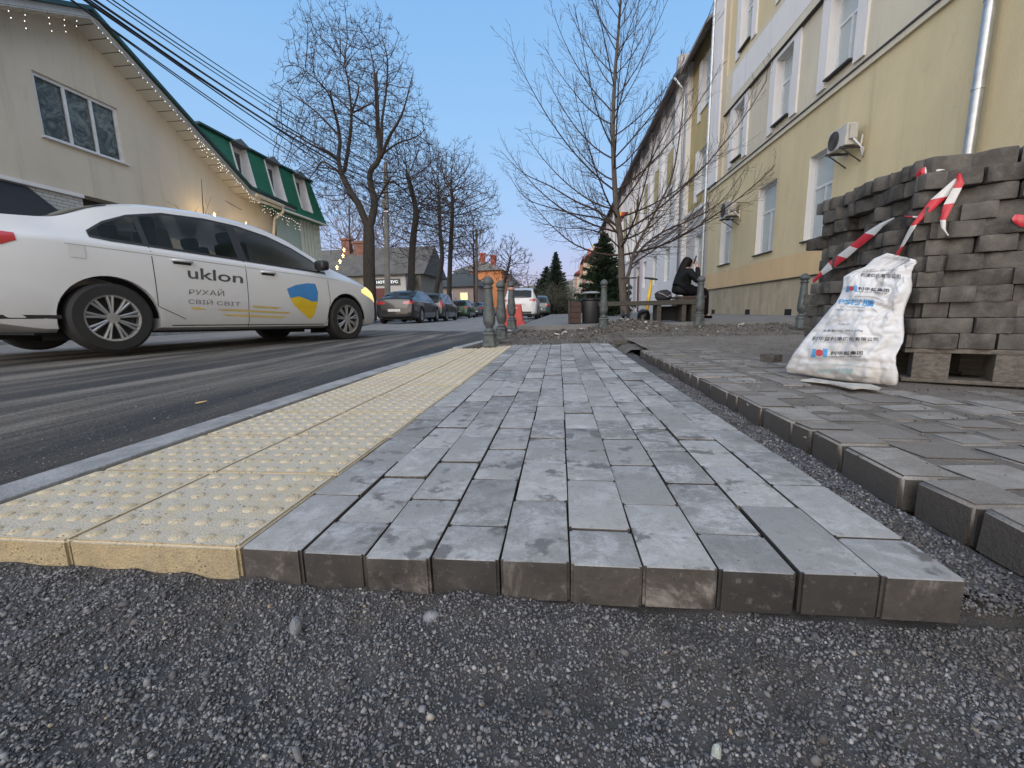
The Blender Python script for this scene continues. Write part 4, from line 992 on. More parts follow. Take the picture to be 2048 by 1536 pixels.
def mat_brick(name, a, m_, sw=.25, sh=.075):
    g = NT(name); v = g.n('NewGeometry').outputs['Position']; sp = g.n('SeparateXYZ', i0=v); c = g.n('CombineXYZ', i0=sp.outputs[1], i1=sp.outputs[2])
    br = g.n('TexBrick', Vector=c.outputs[0], Color1=(*a, 1), Color2=(*[k*.88 for k in a], 1), Mortar=(*m_, 1), Scale=1.0); br.inputs['Mortar Size'].default_value = .006
    br.inputs['Brick Width'].default_value = sw; br.inputs['Row Height'].default_value = sh
    return g.done(br.outputs['Color'], .8, g.bump(br.outputs['Fac'], -.5, .01))
mb = MB(); mb.bb((XL-.1, -2, .05), (XL-.02, 9.2, 3.30)); mb.build('brick_panel', mat_brick('white_brick', (.50, .50, .48), (.16, .16, .15)), bl)
mb = MB(); mb.bb((XL-.10, -2, 3.302), (XL+.05, 9.2, 3.388)); mb.build('lintel', M_WT, bl)
mb = MB(); mb.bb((XL-.39, 9.205, .05), (XL-.36, 10.94, 3.385)); mb.build('shopfront', plain('brown_shutter', (.045, .035, .028), .7, var=.4, sc=3), bl)
# roof with boarded soffit
mb = MB()
def strip(pts, x0, x1, up, th, mi=0):
    for (ya, za), (yb, zb) in zip(pts, pts[1:]):
        mb.add([(x0, ya, za+up), (x1, ya, za+up), (x1, yb, zb+up), (x0, yb, zb+up), (x0, ya, za+up+th), (x1, ya, za+up+th), (x1, yb, zb+up+th), (x0, yb, zb+up+th)],
               [(0, 1, 2, 3), (7, 6, 5, 4), (0, 4, 5, 1), (1, 5, 6, 2), (2, 6, 7, 3), (3, 7, 4, 0)], mi)
rp = [(2, 3.884), (9.6, 7.38), (14.45, 4.72), (17.1, 4.62)]
strip(rp, XL-.02, XL+.52, .0, .03); 
def mat_boards():
    g = NT('soffit_boards'); y = g.n('SeparateXYZ', i0=g.n('NewGeometry').outputs['Position']).outputs[1]
    fr = g.math('FRACT', g.math('MULTIPLY', y, 3.6)); ln = g.ramp(fr, [(.90, 0.), (.94, 1.)])
    return g.done(g.mix(ln, (.60, .57, .50), (.16, .14, .11)), .7)
mb.build('soffit', mat_boards(), bl, fixn=True)
mb = MB(); strip(rp, XL+.525, XL+.56, -.02, .17); mb.build('fascia', plain('fascia_white', (.48, .48, .46), .6), bl, fixn=True)
mb = MB(); strip(rp, XL-9, XL+.66, .155, .09); mb.build('roof', plain('roof_green_dark', (.012, .05, .045), .45, var=.3), bl, fixn=True)
# black awning
mb = MB(); mb.prism([(XL-.02, 3.30), (XL+.9, 2.55), (XL+.9, 1.9), (XL-.02, 1.9)], lambda x, z: (x, 5.0, z), lambda x, z: (x, 8.35, z))
a0 = MB(); pts = [(XL-.01, 4.5, 3.28), (XL-.01, 8.10, 3.28), (XL+.95, 8.45, 2.25), (XL+.95, 4.2, 2.25), (XL-.01, 8.55, 2.25), (XL-.01, 4.1, 2.25), (XL+.95, 8.45, 1.9), (XL+.95, 4.2, 1.9), (XL-.01, 8.55, 1.9), (XL-.01, 4.1, 1.9)]
a0.add(pts, [(0, 1, 2, 3), (1, 4, 2), (0, 3, 5), (2, 6, 7, 3), (4, 8, 6, 2), (5, 3, 7, 9)])
tag(a0.build('awning', plain('awning_black', (.008, .010, .016), .55), loc=(XL, 6.3, 2.2), fixn=True), 'black fabric awning over the shopfront at the left edge', 'awning')
# ---- green mansard house
bg_ = empty('green_mansard_house', (-10.7, 17.5, 0), 'house with green mansard roof, three white dormers and pale teal walls', 'building')
def at(x, y, X): return Vector(PX(x, y, X))
XB, XT = -10.40, -10.80
zl = at(655, 450, XB).z; zh = at(620, 365, XT).z+.02
Y1 = at(655, 450, XB).y; Y0 = at(505, 385, XB).y; YT1 = at(620, 365, XT).y; YT0 = at(395, 262, XT).y
M_GRN = None
def mat_green():
    g = NT('green_metal_tiles'); p = g.n('NewGeometry').outputs['Position']; z = g.n('SeparateXYZ', i0=p).outputs[2]; fr = g.math('FRACT', g.math('MULTIPLY', z, 5.5))
    c = g.mix(g.ramp(fr, [(.86, 0.), (.95, 1.)]), (.012, .135, .055), (.006, .05, .03)); c = g.mix(g.ramp(g.noise(g.obj(geo=True), 2.5, 5), [(.4, 0.), (.7, .5)]), c, (.03, .17, .09))
    return g.done(c, .4, g.bump(fr, .5, .02))
M_GRN = mat_green()
def slopex(z): return XB+(XT-XB)*((z-zl)/(zh-zl))**.75
DORM = [(at(462, 300, XT).y, at(491, 318, XT).y), (at(529, 325, XT).y, at(554, 345, XT).y), (at(586, 352, XT).y, at(607, 370, XT).y)]
ZD = zl+.33
def yleft(z): return max(14.5 if z < 4.95 else 0, 9.6+(7.38+.18-z)/.5485)
def yright(z): return Y1+(YT1-Y1)*(z-zl)/(zh-zl)
mb = MB(); nz = 10
zs = [zl+(ZD-zl)*k/3 for k in range(4)]+[ZD+(zh-ZD)*k/7 for k in range(1, 8)]
for za, zb2 in zip(zs, zs[1:]):
    cuts = [(yleft, None)]
    segs = [(None, None)] if zb2 <= ZD+1e-6 else [(None, DORM[0][0]), (DORM[0][1], DORM[1][0]), (DORM[1][1], DORM[2][0]), (DORM[2][1], None)]
    for a_, b_ in segs:
        q = [(slopex(z), yleft(z) if e_ == 0 and a_ is None else yright(z) if e_ == 1 and b_ is None else (a_ if e_ == 0 else b_), z) for z, e_ in ((za, 0), (za, 1), (zb2, 1), (zb2, 0))]
        if q[1][1] > q[0][1] or q[2][1] > q[3][1]: mb.add(q, [(0, 1, 2, 3)])
mb.build('mansard_slope', M_GRN, bg_); mb = MB()
mb.add([(XB, Y1, zl), (-16.5, Y1, zl), (-15.5, YT1, zh)]+[(slopex(z), yright(z), z) for z in reversed(zs[1:])], [tuple(range(3+len(zs)-1))])
mb.build('mansard_end', M_GRN, bg_)
mb = MB(); mb.bb((XT-5, YT0, zh), (XT+.10, YT1+.1, zh+.07)); mb.build('roof_edge', plain('roof_green_dark', (.012, .05, .045), .45), bg_)
mb = MB(); mb.bb((XB-.06, Y0, zl-.06), (XB+.04, Y1+.06, zl-.002)); mb.build('fascia', M_WT, bg_)
mb = MB(); mb.tube([tuple(at(512, 390, XB+.12)), tuple(at(566, 412, XB+.12))], .06, 10); mb.build('gutter', plain('gutter_cream', (.55, .50, .40), .5), bg_)
mb = MB(); pp = [at(566, 413, -10.3), at(566, 424, -10.3), at(549, 437, -10.7), at(547, 470, -10.7), (-10.7, at(547, 470, -10.7).y, .1)]; mb.tube(pp, .055, 10); mb.build('downpipe', plain('gutter_cream', (.55, .50, .40), .5), bg_, smooth=True)
XG = -10.85; yg = at(638, 480, XG).y
M_TEAL = stucco('teal_render', (.34, .44, .42), .06)
mb = MB(); mb.add([(XG, 16.3, .05), (XG, yg, .05), (XG, yg, zl-.02), (XG, 16.3, zl-.02), (-17, yg, .05), (-17, yg, zl-.02)], [(0, 1, 2, 3), (1, 4, 5, 2)]); mb.build('wall', M_TEAL, bg_)
mb = MB(); 
for k in range(5): mb.bb((XG-.01, yg-1.45+k*.24, .05), (XG+.05, yg-1.45+k*.24+.15, zl-.03))
mb.build('wall_slats', stucco('pale_slat', (.55, .60, .57), .05), bg_)
mb = MB()
for k in range(16):
    mb.bb((XG-.02, yg-.25-(.08 if k % 2 else 0), .1+k*.285), (XG+.06, yg+.04, .1+k*.285+.27), bev=.012)
mb.build('quoins', stucco('pale_quoin', (.56, .60, .56), .06), bg_)
mb = MB(); mb.bb((XG-.1, 15.6, zl-.03), (XB-.062, Y1, zl-.004)); mb.build('soffit', M_GRN, bg_)
M_VIN = plain('white_vinyl', (.68, .68, .68), .5, var=.06)
for i, (ya, yb) in enumerate(DORM):
    z0, z1 = (ZD if i else max(ZD, topz(ya)+.12)), zh-.02; xf = XT-.16
    prof = [(xf, z0), (xf, z1)]+[(slopex(z1-(z1-z0)*k/6)+.03, z1-(z1-z0)*k/6) for k in range(7)]
    for y in (ya-.05, yb-.001):
        d = MB(); d.prism(prof, lambda x, z, y=y: (x, y, z), lambda x, z, y=y: (x, y+.05, z)); d.build('dormer_cheek', M_VIN, bg_, fixn=True)
    d = MB(); d.bb((xf-.04, ya, z0-.02), (xf, yb, z1)); dm = d.build('dormer_front', M_VIN, bg_)
    d = MB(); d.bb((xf, ya+.10, z0+.08), (xf+.015, yb-.10, z1-.22)); d.build('pane', plain('dark_glass', (.05, .06, .07), .1), dm)
    d = MB(); d.bb((xf, ya, z0-.03), (slopex(z0)+.04, yb, z0)); d.build('dormer_sill', M_VIN, bg_)
    d = MB(); ym = (ya+yb)/2; xr = XT+.22
    d.add([(xr, ya-.10, z1-.03), (xr-.05, ym, z1+.20), (xr, yb+.10, z1-.03), (XT-1.5, ya-.10, z1-.03), (XT-1.5, ym, z1+.20), (XT-1.5, yb+.10, z1-.03)], [(0, 1, 4, 3), (1, 2, 5, 4), (0, 2, 1), (0, 3, 5, 2)])
    d.build('dormer_roof', plain('dormer_roof', (.10, .11, .11), .5), bg_)
# ---- far left houses
M_SLATE = mat_ground('old_slate_roof', [(.075, .07, .065), (.11, .105, .10), (.15, .145, .13)], .8, bumpd=.03)
def house(name, lab, x0, x1, y0, y1, h, hr, wall, roofm, wins=(), lit=(), chim=(), ridge='x', over=.4, chm=None):
    b = empty(name, ((x0+x1)/2, y0, 0), lab, 'house')
    mb = MB(); mb.bb((x0, y0, -.05), (x1, y1, h)); mb.build('wall', wall, b)
    mb = MB(); a = over; xm, ym = (x0+x1)/2, (y0+y1)/2
    if ridge == 'x': v = [(x0-a, y0-a, h), (x1+a, y0-a, h), (x1+a, y1+a, h), (x0-a, y1+a, h), (x0-a, ym, hr), (x1+a, ym, hr)]; f = [(0, 1, 5, 4), (2, 3, 4, 5), (1, 2, 5), (3, 0, 4), (3, 2, 1, 0)]
    else: k = min(x1-x0, y1-y0)/2+a; v = [(x0-a, y0-a, h), (x1+a, y0-a, h), (x1+a, y1+a, h), (x0-a, y1+a, h), (x0-a+k, ym, hr), (x1+a-k, ym, hr)]; f = [(0, 1, 5, 4), (2, 3, 4, 5), (1, 2, 5), (3, 0, 4), (3, 2, 1, 0)]
    mb.add(v, f); mb.build('roof', roofm, b, fixn=True)
    for (a0, a1, c0, c1, l) in wins:
        mb = MB(); mb.bb((a0-.08, y0-.05, c0-.08), (a1+.08, y0-.002, c1+.08)); w = mb.build('window', M_WT, b)
        mb = MB(); mb.bb((a0, y0-.065, c0), (a1, y0-.052, c1)); mb.build('pane', glow('warm_window', (1., .82, .30), 1.3) if l else plain('dark_glass', (.05, .06, .07), .1), w)
    for (cx, cy, cz, w, hh) in chim:
        mb = MB(); mb.bb((cx-w/2, cy-w/2, cz), (cx+w/2, cy+w/2, cz+hh)); mb.bb((cx-w/2-.1, cy-w/2-.1, cz+hh+.001), (cx+w/2+.1, cy+w/2+.1, cz+hh+.2)); mb.build('chimney', chm or plain('old_brick', (.20, .10, .075), .9, var=.35, sc=3), b)
    return b
D38 = lambda x, y, d: PD(x, y, d)
a = PD(560, 560, 38); b_ = PD(846, 560, 38); Yh = 36.5
M_TIMB = mat_ground('weathered_boards', [(.18, .16, .14), (.26, .24, .20), (.32, .29, .25)], .7, bumpd=.02)
hx0, hx1 = PY(600, 560, Yh)[0], PY(842, 560, Yh)[0]; zE, zR = PY(700, 553, Yh)[2], PY(700, 497, Yh+3)[2]
house('old_house', 'old low house with grey slate roof and two brick chimneys beyond the trees', hx0, hx1, Yh, Yh+7, zE, zR, M_TIMB, M_SLATE,
      wins=[(PY(690, 580, Yh)[0], PY(704, 580, Yh)[0], PY(700, 592, Yh)[2], PY(700, 572, Yh)[2], 0)],
      chim=[(PY(695, 500, Yh+3)[0], Yh+3, zR-1.0, .75, 1.7), (PY(722, 500, Yh+3)[0], Yh+3, zR-1.0, 1.0, 1.35)])
# shop annex with its sign
ax0, ax1, Ya = PY(742, 580, 34)[0], PY(812, 580, 34)[0], 34.0
b = empty('notary_office', ((ax0+ax1)/2, Ya, 0), 'small pale annex with a dark shop sign between the trees', 'building')
mb = MB(); mb.bb((ax0, Ya, -.05), (ax1, Ya+2, PY(780, 551, Ya)[2])); mb.build('wall', M_GW, b)
mb = MB(); mb.bb((ax0-.2, Ya-.3, PY(780, 551, Ya)[2]), (ax1+.2, Ya+2.2, PY(780, 548, Ya)[2])); mb.build('roof_edge', M_FL, b)
mb = MB(); mb.bb((ax0+.15, Ya-.05, PY(780, 600, Ya)[2]), (ax1-1.6, Ya-.002, PY(780, 576, Ya)[2])); mb.build('door', plain('red_brown_door', (.12, .03, .025), .6), b)
t = empty('shop_sign', ((ax0+ax1)/2, Ya-.1, PY(780, 562, Ya)[2]), 'dark shop sign with white Cyrillic lettering on the small annex', 'sign')
q = [PY(x, y, Ya-.08) for x, y in ((750, 571), (800, 571), (800, 557), (750, 557))]
mb = MB(); mb.bb((q[0][0], Ya-.08, q[0][2]), (q[1][0], Ya-.01, q[2][2])); mb.build('board', plain('sign_board', (.05, .055, .06), .5), t)
pts, fs = text_tris('НОТАРІУС', .03); w = q[1][0]-q[0][0]; h = q[2][2]-q[0][2]
mb = MB(); mb.add([(q[0][0]+w*(.07+.86*u), Ya-.092, q[0][2]+h*(.28+.46*v)) for u, v in pts], fs); mb.build('lettering', glow('sign_letters', (.8, .85, .85), .55), t)
# pink house with a lit window, orange house with chimneys
Yp = 50.; x0, x1 = PY(868, 600, Yp)[0], PY(957, 600, Yp)[0]
house('pink_house', 'low pinkish house with one window lit yellow behind the parked cars', x0, x1, Yp, Yp+9, PY(900, 574, Yp)[2], PY(900, 535, Yp+4)[2], stucco('pink_render', (.44, .34, .30)), plain('roof_dark_grey', (.06, .065, .065), .8, var=.3),
      wins=[(PY(922, 600, Yp)[0], PY(935, 600, Yp)[0], PY(930, 606, Yp)[2], PY(930, 586, Yp)[2], 1), (PY(895, 600, Yp)[0], PY(905, 600, Yp)[0], PY(900, 606, Yp)[2], PY(900, 586, Yp)[2], 0)], ridge='h')
Yo = 64.; x0, x1 = PY(912, 600, Yo)[0], PY(1005, 600, Yo)[0]
house('orange_house', 'tall orange plastered house with grey hipped roof and brick chimneys', x0, x1, Yo, Yo+9, PY(950, 542, Yo)[2], PY(960, 520, Yo+4)[2], stucco('orange_render', (.55, .22, .09)), plain('roof_brown_grey', (.16, .14, .12), .8, var=.3),
      chim=[(PY(987, 530, Yo+4)[0], Yo+4, PY(987, 538, Yo+4)[2], .8, 1.9), (PY(965, 520, Yo+4)[0], Yo+4, PY(965, 530, Yo+4)[2], .8, 1.6)], ridge='h', chm=plain('orange_brick', (.36, .10, .07), .9))
Yg = 75.; x0, x1 = PY(1005, 600, Yg)[0], PY(1030, 600, Yg)[0]
house('grey_house', 'narrow grey house just right of the orange house', x0, x1, Yg, Yg+9, PY(1015, 566, Yg)[2], PY(1015, 548, Yg+4)[2], M_GW, plain('roof_dark_grey', (.06, .065, .065), .8), ridge='h')
# hill at the end of the street
mb = MB(); n = 40; rr = random.Random(4)
xs = lin(-220, 180, n); top = [14+12*math.exp(-((x-30)/70)**2)+3*hashn(x, 0, .03, 4) for x in xs]
mb.add([(x, 320, -.4) for x in xs]+[(x, 360+10*hashn(x, 9, .02), t_) for x, t_ in zip(xs, top)]+[(x, 470, -.4) for x in xs], [(k*n+i, k*n+i+1, (k+1)*n+i+1, (k+1)*n+i) for k in range(2) for i in range(n-1)])
tag(mb.build('hill', mat_ground('hill_scrub', [(.10, .09, .07), (.14, .13, .09), (.17, .15, .12)], .06, bumpd=.3), smooth=True), kind='structure')
# ------------------------------------------------------------------ vehicles
def catmull(xk, yk, xs):
    """monotone piecewise cubic through the keys"""
    xk = np.array(xk, float); yk = np.array(yk, float); h = np.diff(xk); d = np.diff(yk)/h; m = np.zeros_like(yk)
    m[1:-1] = np.where(d[:-1]*d[1:] > 0, 2*d[:-1]*d[1:]/(d[:-1]+d[1:]+1e-12), 0); m[0] = d[0]; m[-1] = d[-1]
    out = []
    for x in xs:
        i = int(min(max(np.searchsorted(xk, x)-1, 0), len(h)-1)); t = (x-xk[i])/h[i]; t = min(max(t, 0), 1)
        out.append((1+2*t)*(1-t)**2*yk[i]+t*(1-t)**2*h[i]*m[i]+t*t*(3-2*t)*yk[i+1]+t*t*(t-1)*h[i]*m[i+1])
    return np.array(out)
def car_body(K, zb=.19):
    """K rows: x, z_top, z_belt, half_width, half_roof"""
    X = [k[0] for k in K]; L = X[-1]
    xs = sorted(set(list(np.linspace(0, L, 70))+[.008, .02, .045, .08, L-.008, L-.02, L-.045, L-.08]+X))
    zt, ze, wd, wr = [catmull(X, [k[j] for k in K], xs) for j in (1, 2, 3, 4)]
    mb = MB(); rings = []
    for i, x in enumerate(xs):
        t, b, w, r = zt[i], ze[i], wd[i], wr[i]; b = min(b, t-.012)
        up = zb+(.10*(1-min(1, x/.5)) if x < .5 else 0)+(.05*max(0, (x-L+.5)/.5))
        h = t-b
        P = [(0, up), (w*.86, up), (w*.955, up+.03), (w*.985, up+.10), (w, up+(b-up)*.42), (w*.998, up+(b-up)*.62), (w*.985, b-.055), (w*.965, b-.015), (w*.945, b)]
        g = [(.30, .16), (.62, .42), (.86, .72), (.95, .86), (1.0, 0.96)]   # share of height, share of inset
        w0 = w*.945
        for hh, ii in g[:4]: P.append((w0+(r-w0)*(hh*.96), b+h*hh*.93))
        P += [(r*.93, t-.028*min(1, h/.2)), (r*.80, t-.010*min(1, h/.2)), (r*.5, t+.004), (0, t+.010)]
        rings.append(P)
    n = len(rings[0]); full = []
    for x, P in zip(xs, rings):
        full.append([(x, -y, z) for y, z in P]+[(x, y, z) for y, z in reversed(P[1:-1])])
    m_ = len(full[0])
    mb.add([q for r_ in full for q in r_], [(i*m_+j, i*m_+(j+1) % m_, (i+1)*m_+(j+1) % m_, (i+1)*m_+j) for i in range(len(xs)-1) for j in range(m_)]
           +[tuple(range(m_-1, -1, -1)), tuple((len(xs)-1)*m_+j for j in range(m_))])
    return mb
def cut_wheels(body, wheels, R, cabin=None):
    cuts = []; par = body.parent; body.parent = None
    if cabin:
        mb = MB(); poly = [(x, a+.006) for x, a, b in cabin]+[(x, b-.006) for x, a, b in reversed(cabin)]
        mb.prism(poly, lambda x, z: (x, -1.2, z), lambda x, z: (x, 1.2, z)); o = mb.build('cut', M_DK, None, fixn=True); cuts.append(o)
        md = body.modifiers.new('b', 'BOOLEAN'); md.operation = 'DIFFERENCE'; md.object = o; md.solver = 'EXACT'
    for x in wheels:
        for s in (-1, 1):
            mb = MB(); mb.tube([(x, s*.55, R+.0), (x, s*1.3, R+.0)], R*1.17, 40); o = mb.build('cut', M_DK, None, fixn=True); cuts.append(o)
            md = body.modifiers.new('b', 'BOOLEAN'); md.operation = 'DIFFERENCE'; md.object = o; md.solver = 'EXACT'
    dg = bpy.context.evaluated_depsgraph_get(); me = bpy.data.meshes.new_from_object(body.evaluated_get(dg)); body.modifiers.clear(); body.data = me; body.parent = par
    for o in cuts: bpy.data.objects.remove(o)
M_TYRE = plain('tyre_rubber', (.018, .018, .019), .75, var=.3); M_RIM = plain('alloy_rim', (.36, .37, .38), .35, metal=.6, var=.15); M_BLK = plain('black_plastic', (.015, .015, .017), .5)
M_GLS = plain('car_glass', (.010, .015, .016), .06, var=.05, spec=.5); M_TAIL = plain('tail_lamp_red', (.38, .012, .016), .2, coat=1)
M_CHR = plain('chrome', (.55, .56, .58), .15, metal=1, var=.05)
def wheel(parent, x, y, R, s, rimm=None):
    mb = MB(); w = .19; prof = [(R*.66, -w/2), (R*.9, -w/2), (R*.985, -w/2+.022), (R, -w/2+.05), (R, w/2-.05), (R*.985, w/2-.022), (R*.9, w/2), (R*.66, w/2)]
    n = 36; vs = []
    for r, a in prof: vs += [(x+r*cos(2*pi*k/n), y+a, R+r*sin(2*pi*k/n)) for k in range(n)]
    m_ = len(prof); mb.add(vs, [(i*n+k, i*n+(k+1) % n, ((i+1) % m_)*n+(k+1) % n, ((i+1) % m_)*n+k) for i in range(m_) for k in range(n)])
    t = mb.build('tyre', M_TYRE, parent, smooth='auto', world=False, fixn=True)
    yo = y+s*(w/2-.018); mb = MB()
    for r0, r1, a in ((R*.60, R*.685, 0),):
        vs = [(x+r*cos(2*pi*k/n), yo+d, R+r*sin(2*pi*k/n)) for r, d in ((r0, -s*.05), (r0, s*.004), (r1*.98, s*.010), (r1, 0), (r1, -s*.05)) for k in range(n)]
        mb.add(vs, [(i*n+k, i*n+(k+1) % n, (i+1)*n+(k+1) % n, (i+1)*n+k) for i in range(4) for k in range(n)])
    for k in range(9):
        a = 2*pi*k/9+.2; rr = R*.63
        for da in (-.10, .10):
            p0 = Vector((x+R*.10*cos(a), yo-s*.012, R+R*.10*sin(a))); p1 = Vector((x+rr*cos(a+da), yo-s*.004, R+rr*sin(a+da))); mb.tube([p0, (p0+p1)/2+Vector((0, s*.006, 0)), p1], [R*.045, R*.035, R*.045], 6)
    mb.tube([(x, yo-s*.05, R), (x, yo+s*.004, R)], R*.15, 16)
    rm = mb.build('rim', rimm or M_RIM, parent, smooth='auto', world=False, fixn=True)
    mb = MB(); mb.tube([(x, yo-s*.07, R), (x, yo-s*.055, R)], R*.64, 28); mb.build('brake_disc', M_BLK, rm, world=False)
class Car:
    def __init__(s, name, label, cat, K, paint, R, wheels, loc, yaw, pitch=0., group=None, zb=.19, wy=.76, rim=None, cabin=None):
        s.root = empty(name, loc, label, cat, group); s.root.rotation_euler = (0, -pitch, yaw)
        s.K = K; s.L = K[-1][0]; mb = car_body(K, zb); s.bvh = bvh_of(mb)
        s.body = mb.build('body', [paint], s.root, world=False, fixn=True); cut_wheels(s.body, wheels, R, cabin)
        for p in s.body.data.polygons: p.use_smooth = True
        s.body.data.set_sharp_from_angle(angle=radians(32)); s.M = Matrix.Translation(loc) @ Euler((0, -pitch, yaw)).to_matrix().to_4x4()
        if len(s.body.data.materials) == 0: s.body.data.materials.append(paint)
        for x in wheels:
            for sd_ in (-1, 1):
                t = empty('wheel', (x, sd_*wy, 0), parent=s.root); wheel_at(t, R, sd_, rim)
                mb = MB(); n = 20; aa = [pi*k/(n-1) for k in range(n)]; rr = R*1.16    # dark liner of the arch
                vs = [(x+rr*cos(a), sd_*yy, R+rr*sin(a)) for yy in (.50, wy+.055) for a in aa]
                mb.add(vs+[(x+rr, sd_*.5, 0.12), (x-rr, sd_*.5, .12)], [(k, k+1, n+k+1, n+k) for k in range(n-1)]+[tuple(range(n))+(2*n+1, 2*n)])
                mb.build('arch_liner', M_BLK, s.root, world=False)
    def patch(s, name, rows, mat, mode='R', off=.003, nz=8, parent=None, sub=3):
        """rows: (x, z0, z1) for the sides 'R'/'L'; (y, z0, z1) for 'F' front and 'B' back faces, thrown on the body"""
        R2 = []
        for a, b in zip(rows, rows[1:]):
            for k in range(sub): t = k/sub; R2.append([a[j]*(1-t)+b[j]*t for j in range(3)])
        R2.append(list(rows[-1])); V = []
        for u, z0, z1 in R2:
            for k in range(nz+1):
                z = z0+(z1-z0)*k/nz
                if mode in 'RL': sg = -1 if mode == 'R' else 1; o = Vector((u, sg*3, z)); d = Vector((0, -sg, 0))
                elif mode == 'F': o = Vector((s.L+3, u, z)); d = Vector((-1, 0, 0))
                elif mode == 'B': o = Vector((-3, u, z)); d = Vector((1, 0, 0))
                else: o = Vector((u, z, 4)); d = Vector((0, 0, -1))
                h = s.bvh.ray_cast(o, d)
                if h[0] is None: h = s.bvh.find_nearest(o+d*3)
                nn = h[1]; nn = nn if nn.dot(d) < 0 else -nn
                V.append(h[0]+nn*off)
        mb = MB(); mb.add(V, [(i*(nz+1)+j, (i+1)*(nz+1)+j, (i+1)*(nz+1)+j+1, i*(nz+1)+j+1) for i in range(len(R2)-1) for j in range(nz)])
        return mb.build(name, mat, parent or s.root, smooth=True, world=False)
    def both(s, name, rows, mat, **k): return [s.patch(name, rows, mat, m_, **k) for m_ in 'RL']
    def line(s, pts, w, mat=None, mode='R', name='door_seam'):
        for m_ in mode:
            for (a, b) in zip(pts, pts[1:]):
                if abs(a[0]-b[0]) > abs(a[1]-b[1]): s.patch(name, [(a[0], a[1]-w/2, a[1]+w/2), (b[0], b[1]-w/2, b[1]+w/2)], mat or M_BLK, m_, .0015, 1, s.body, 8)
                else:
                    V = [(a[0]+(b[0]-a[0])*k/10, a[1]+(b[1]-a[1])*k/10) for k in range(11)]; mb = MB(); vv = []
                    for x, z in V:
                        for e in (-w/2, w/2):
                            sg = -1 if m_ == 'R' else 1; h = s.bvh.ray_cast(Vector((x+e, sg*3, z)), Vector((0, -sg, 0)))
                            vv.append((h[0] if h[0] is not None else Vector((x+e, sg*.8, z)))+Vector((0, sg*.0015, 0)))
                    mb.add(vv, [(2*k, 2*k+1, 2*k+3, 2*k+2) for k in range(10)]); mb.build(name, mat or M_BLK, s.body, world=False)
def wheel_at(t, R, sd_, rim): wheel(t, 0, 0, R, sd_, rim)
def paint(name, col, met=.0, rough=.28, dirt=.25):
    g = NT(name); v = g.obj(); z = g.n('SeparateXYZ', i0=v).outputs[2]
    d = g.math('MULTIPLY', g.ramp(g.math('ADD', z, g.math('MULTIPLY', g.noise(v, 5, 6, .65), .35)), [(.25, 1.), (.75, 0.)]), dirt)
    d = g.math('ADD', d, g.math('MULTIPLY', g.ramp(g.noise(v, 2.2, 5, .6), [(.4, 0.), (.8, 1.)]), dirt*.25))
    c = g.mix(d, col, (.17, .15, .125))
    return g.done(c, g.math('ADD', g.math('MULTIPLY', d, .5), rough), metal=met, coat=.6)
# ---- the taxi
PW = paint('white_paint_dusty', (.60, .62, .64), dirt=.32)
KT = [(0, .62, .55, .56, .50), (.03, .86, .62, .68, .60), (.07, 1.02, .86, .735, .64), (.16, 1.085, .93, .78, .67), (.45, 1.115, .955, .835, .68), (.66, 1.15, .965, .855, .64), (1.05, 1.335, .965, .868, .60), (1.45, 1.435, .955, .874, .585),
      (2.0, 1.470, .94, .875, .585), (2.5, 1.445, .925, .875, .585), (2.8, 1.375, .91, .874, .60), (3.15, 1.20, .895, .872, .65), (3.42, 1.035, .885, .868, .72), (3.6, .975, .875, .862, .72), (3.95, .885, .825, .835, .70), (4.22, .79, .74, .76, .64), (4.36, .70, .66, .66, .56), (4.41, .60, .55, .56, .48), (4.43, .50, .46, .50, .42)]
rc, fc = PD(237, 706, 3.8), PD(698, 681, 6.2); hx = fc[0]-rc[0]; hy = fc[1]-rc[1]; yaw = atan2(hy, hx); hd = sqrt(hx*hx+hy*hy); pt = -atan2(rc[2]-fc[2], hd)
wb = sqrt(hd*hd+(rc[2]-fc[2])**2)
k_ = wb/2.65
h_ = Vector((cos(yaw), sin(yaw), 0)); l_ = Vector((-h_.y, h_.x, 0))
org = Vector(rc)-h_*.93*cos(pt)+l_*.845; org.z = rc[2]-.93*sin(pt)
gt = [(.86, 1.00, 1.03), (1.0, .985, 1.14), (1.2, .982, 1.24), (1.5, .975, 1.325), (1.9, .965, 1.355), (2.25, .955, 1.345), (2.6, .945, 1.29), (2.9, .935, 1.195), (3.15, .928, 1.075), (3.30, .925, .97)]
taxi = Car('taxi', 'white dusty taxi sedan with flag coloured shield and lettering on its doors', 'car', KT, PW, .308, (.93, .93+wb), tuple(org), yaw, pt, wy=.765, cabin=gt)
BT = taxi
def mat_tint():
    g = NT('tinted_car_glass'); m = g.done((.012, .020, .018), .04, spec=.35); g.b.inputs['Alpha'].default_value = .42; return m
M_GTX = mat_tint()
M_SEAT = plain('seat_fabric', (.02, .02, .022), .9)
for x in (1.55, 2.35):
    for sg in (-1, 1):
        mb = MB(); mb.box((x, sg*.36, 1.03), (.14, .44, .36), Matrix.Rotation(-.2, 3, 'Y'), bev=.05); mb.box((x-.07, sg*.36, 1.255), (.10, .24, .13), Matrix.Rotation(-.2, 3, 'Y'), bev=.04); mb.build('seat', M_SEAT, taxi.root, world=False, smooth='auto')
mb = MB(); mb.tube([(2.83+.05*sin(a)*-.6, .36+.18*cos(a), 1.0+.17*sin(a)) for a in [2*pi*k/20 for k in range(21)]], .014, 6); mb.build('steering_wheel', M_SEAT, taxi.root, world=False, smooth=True)
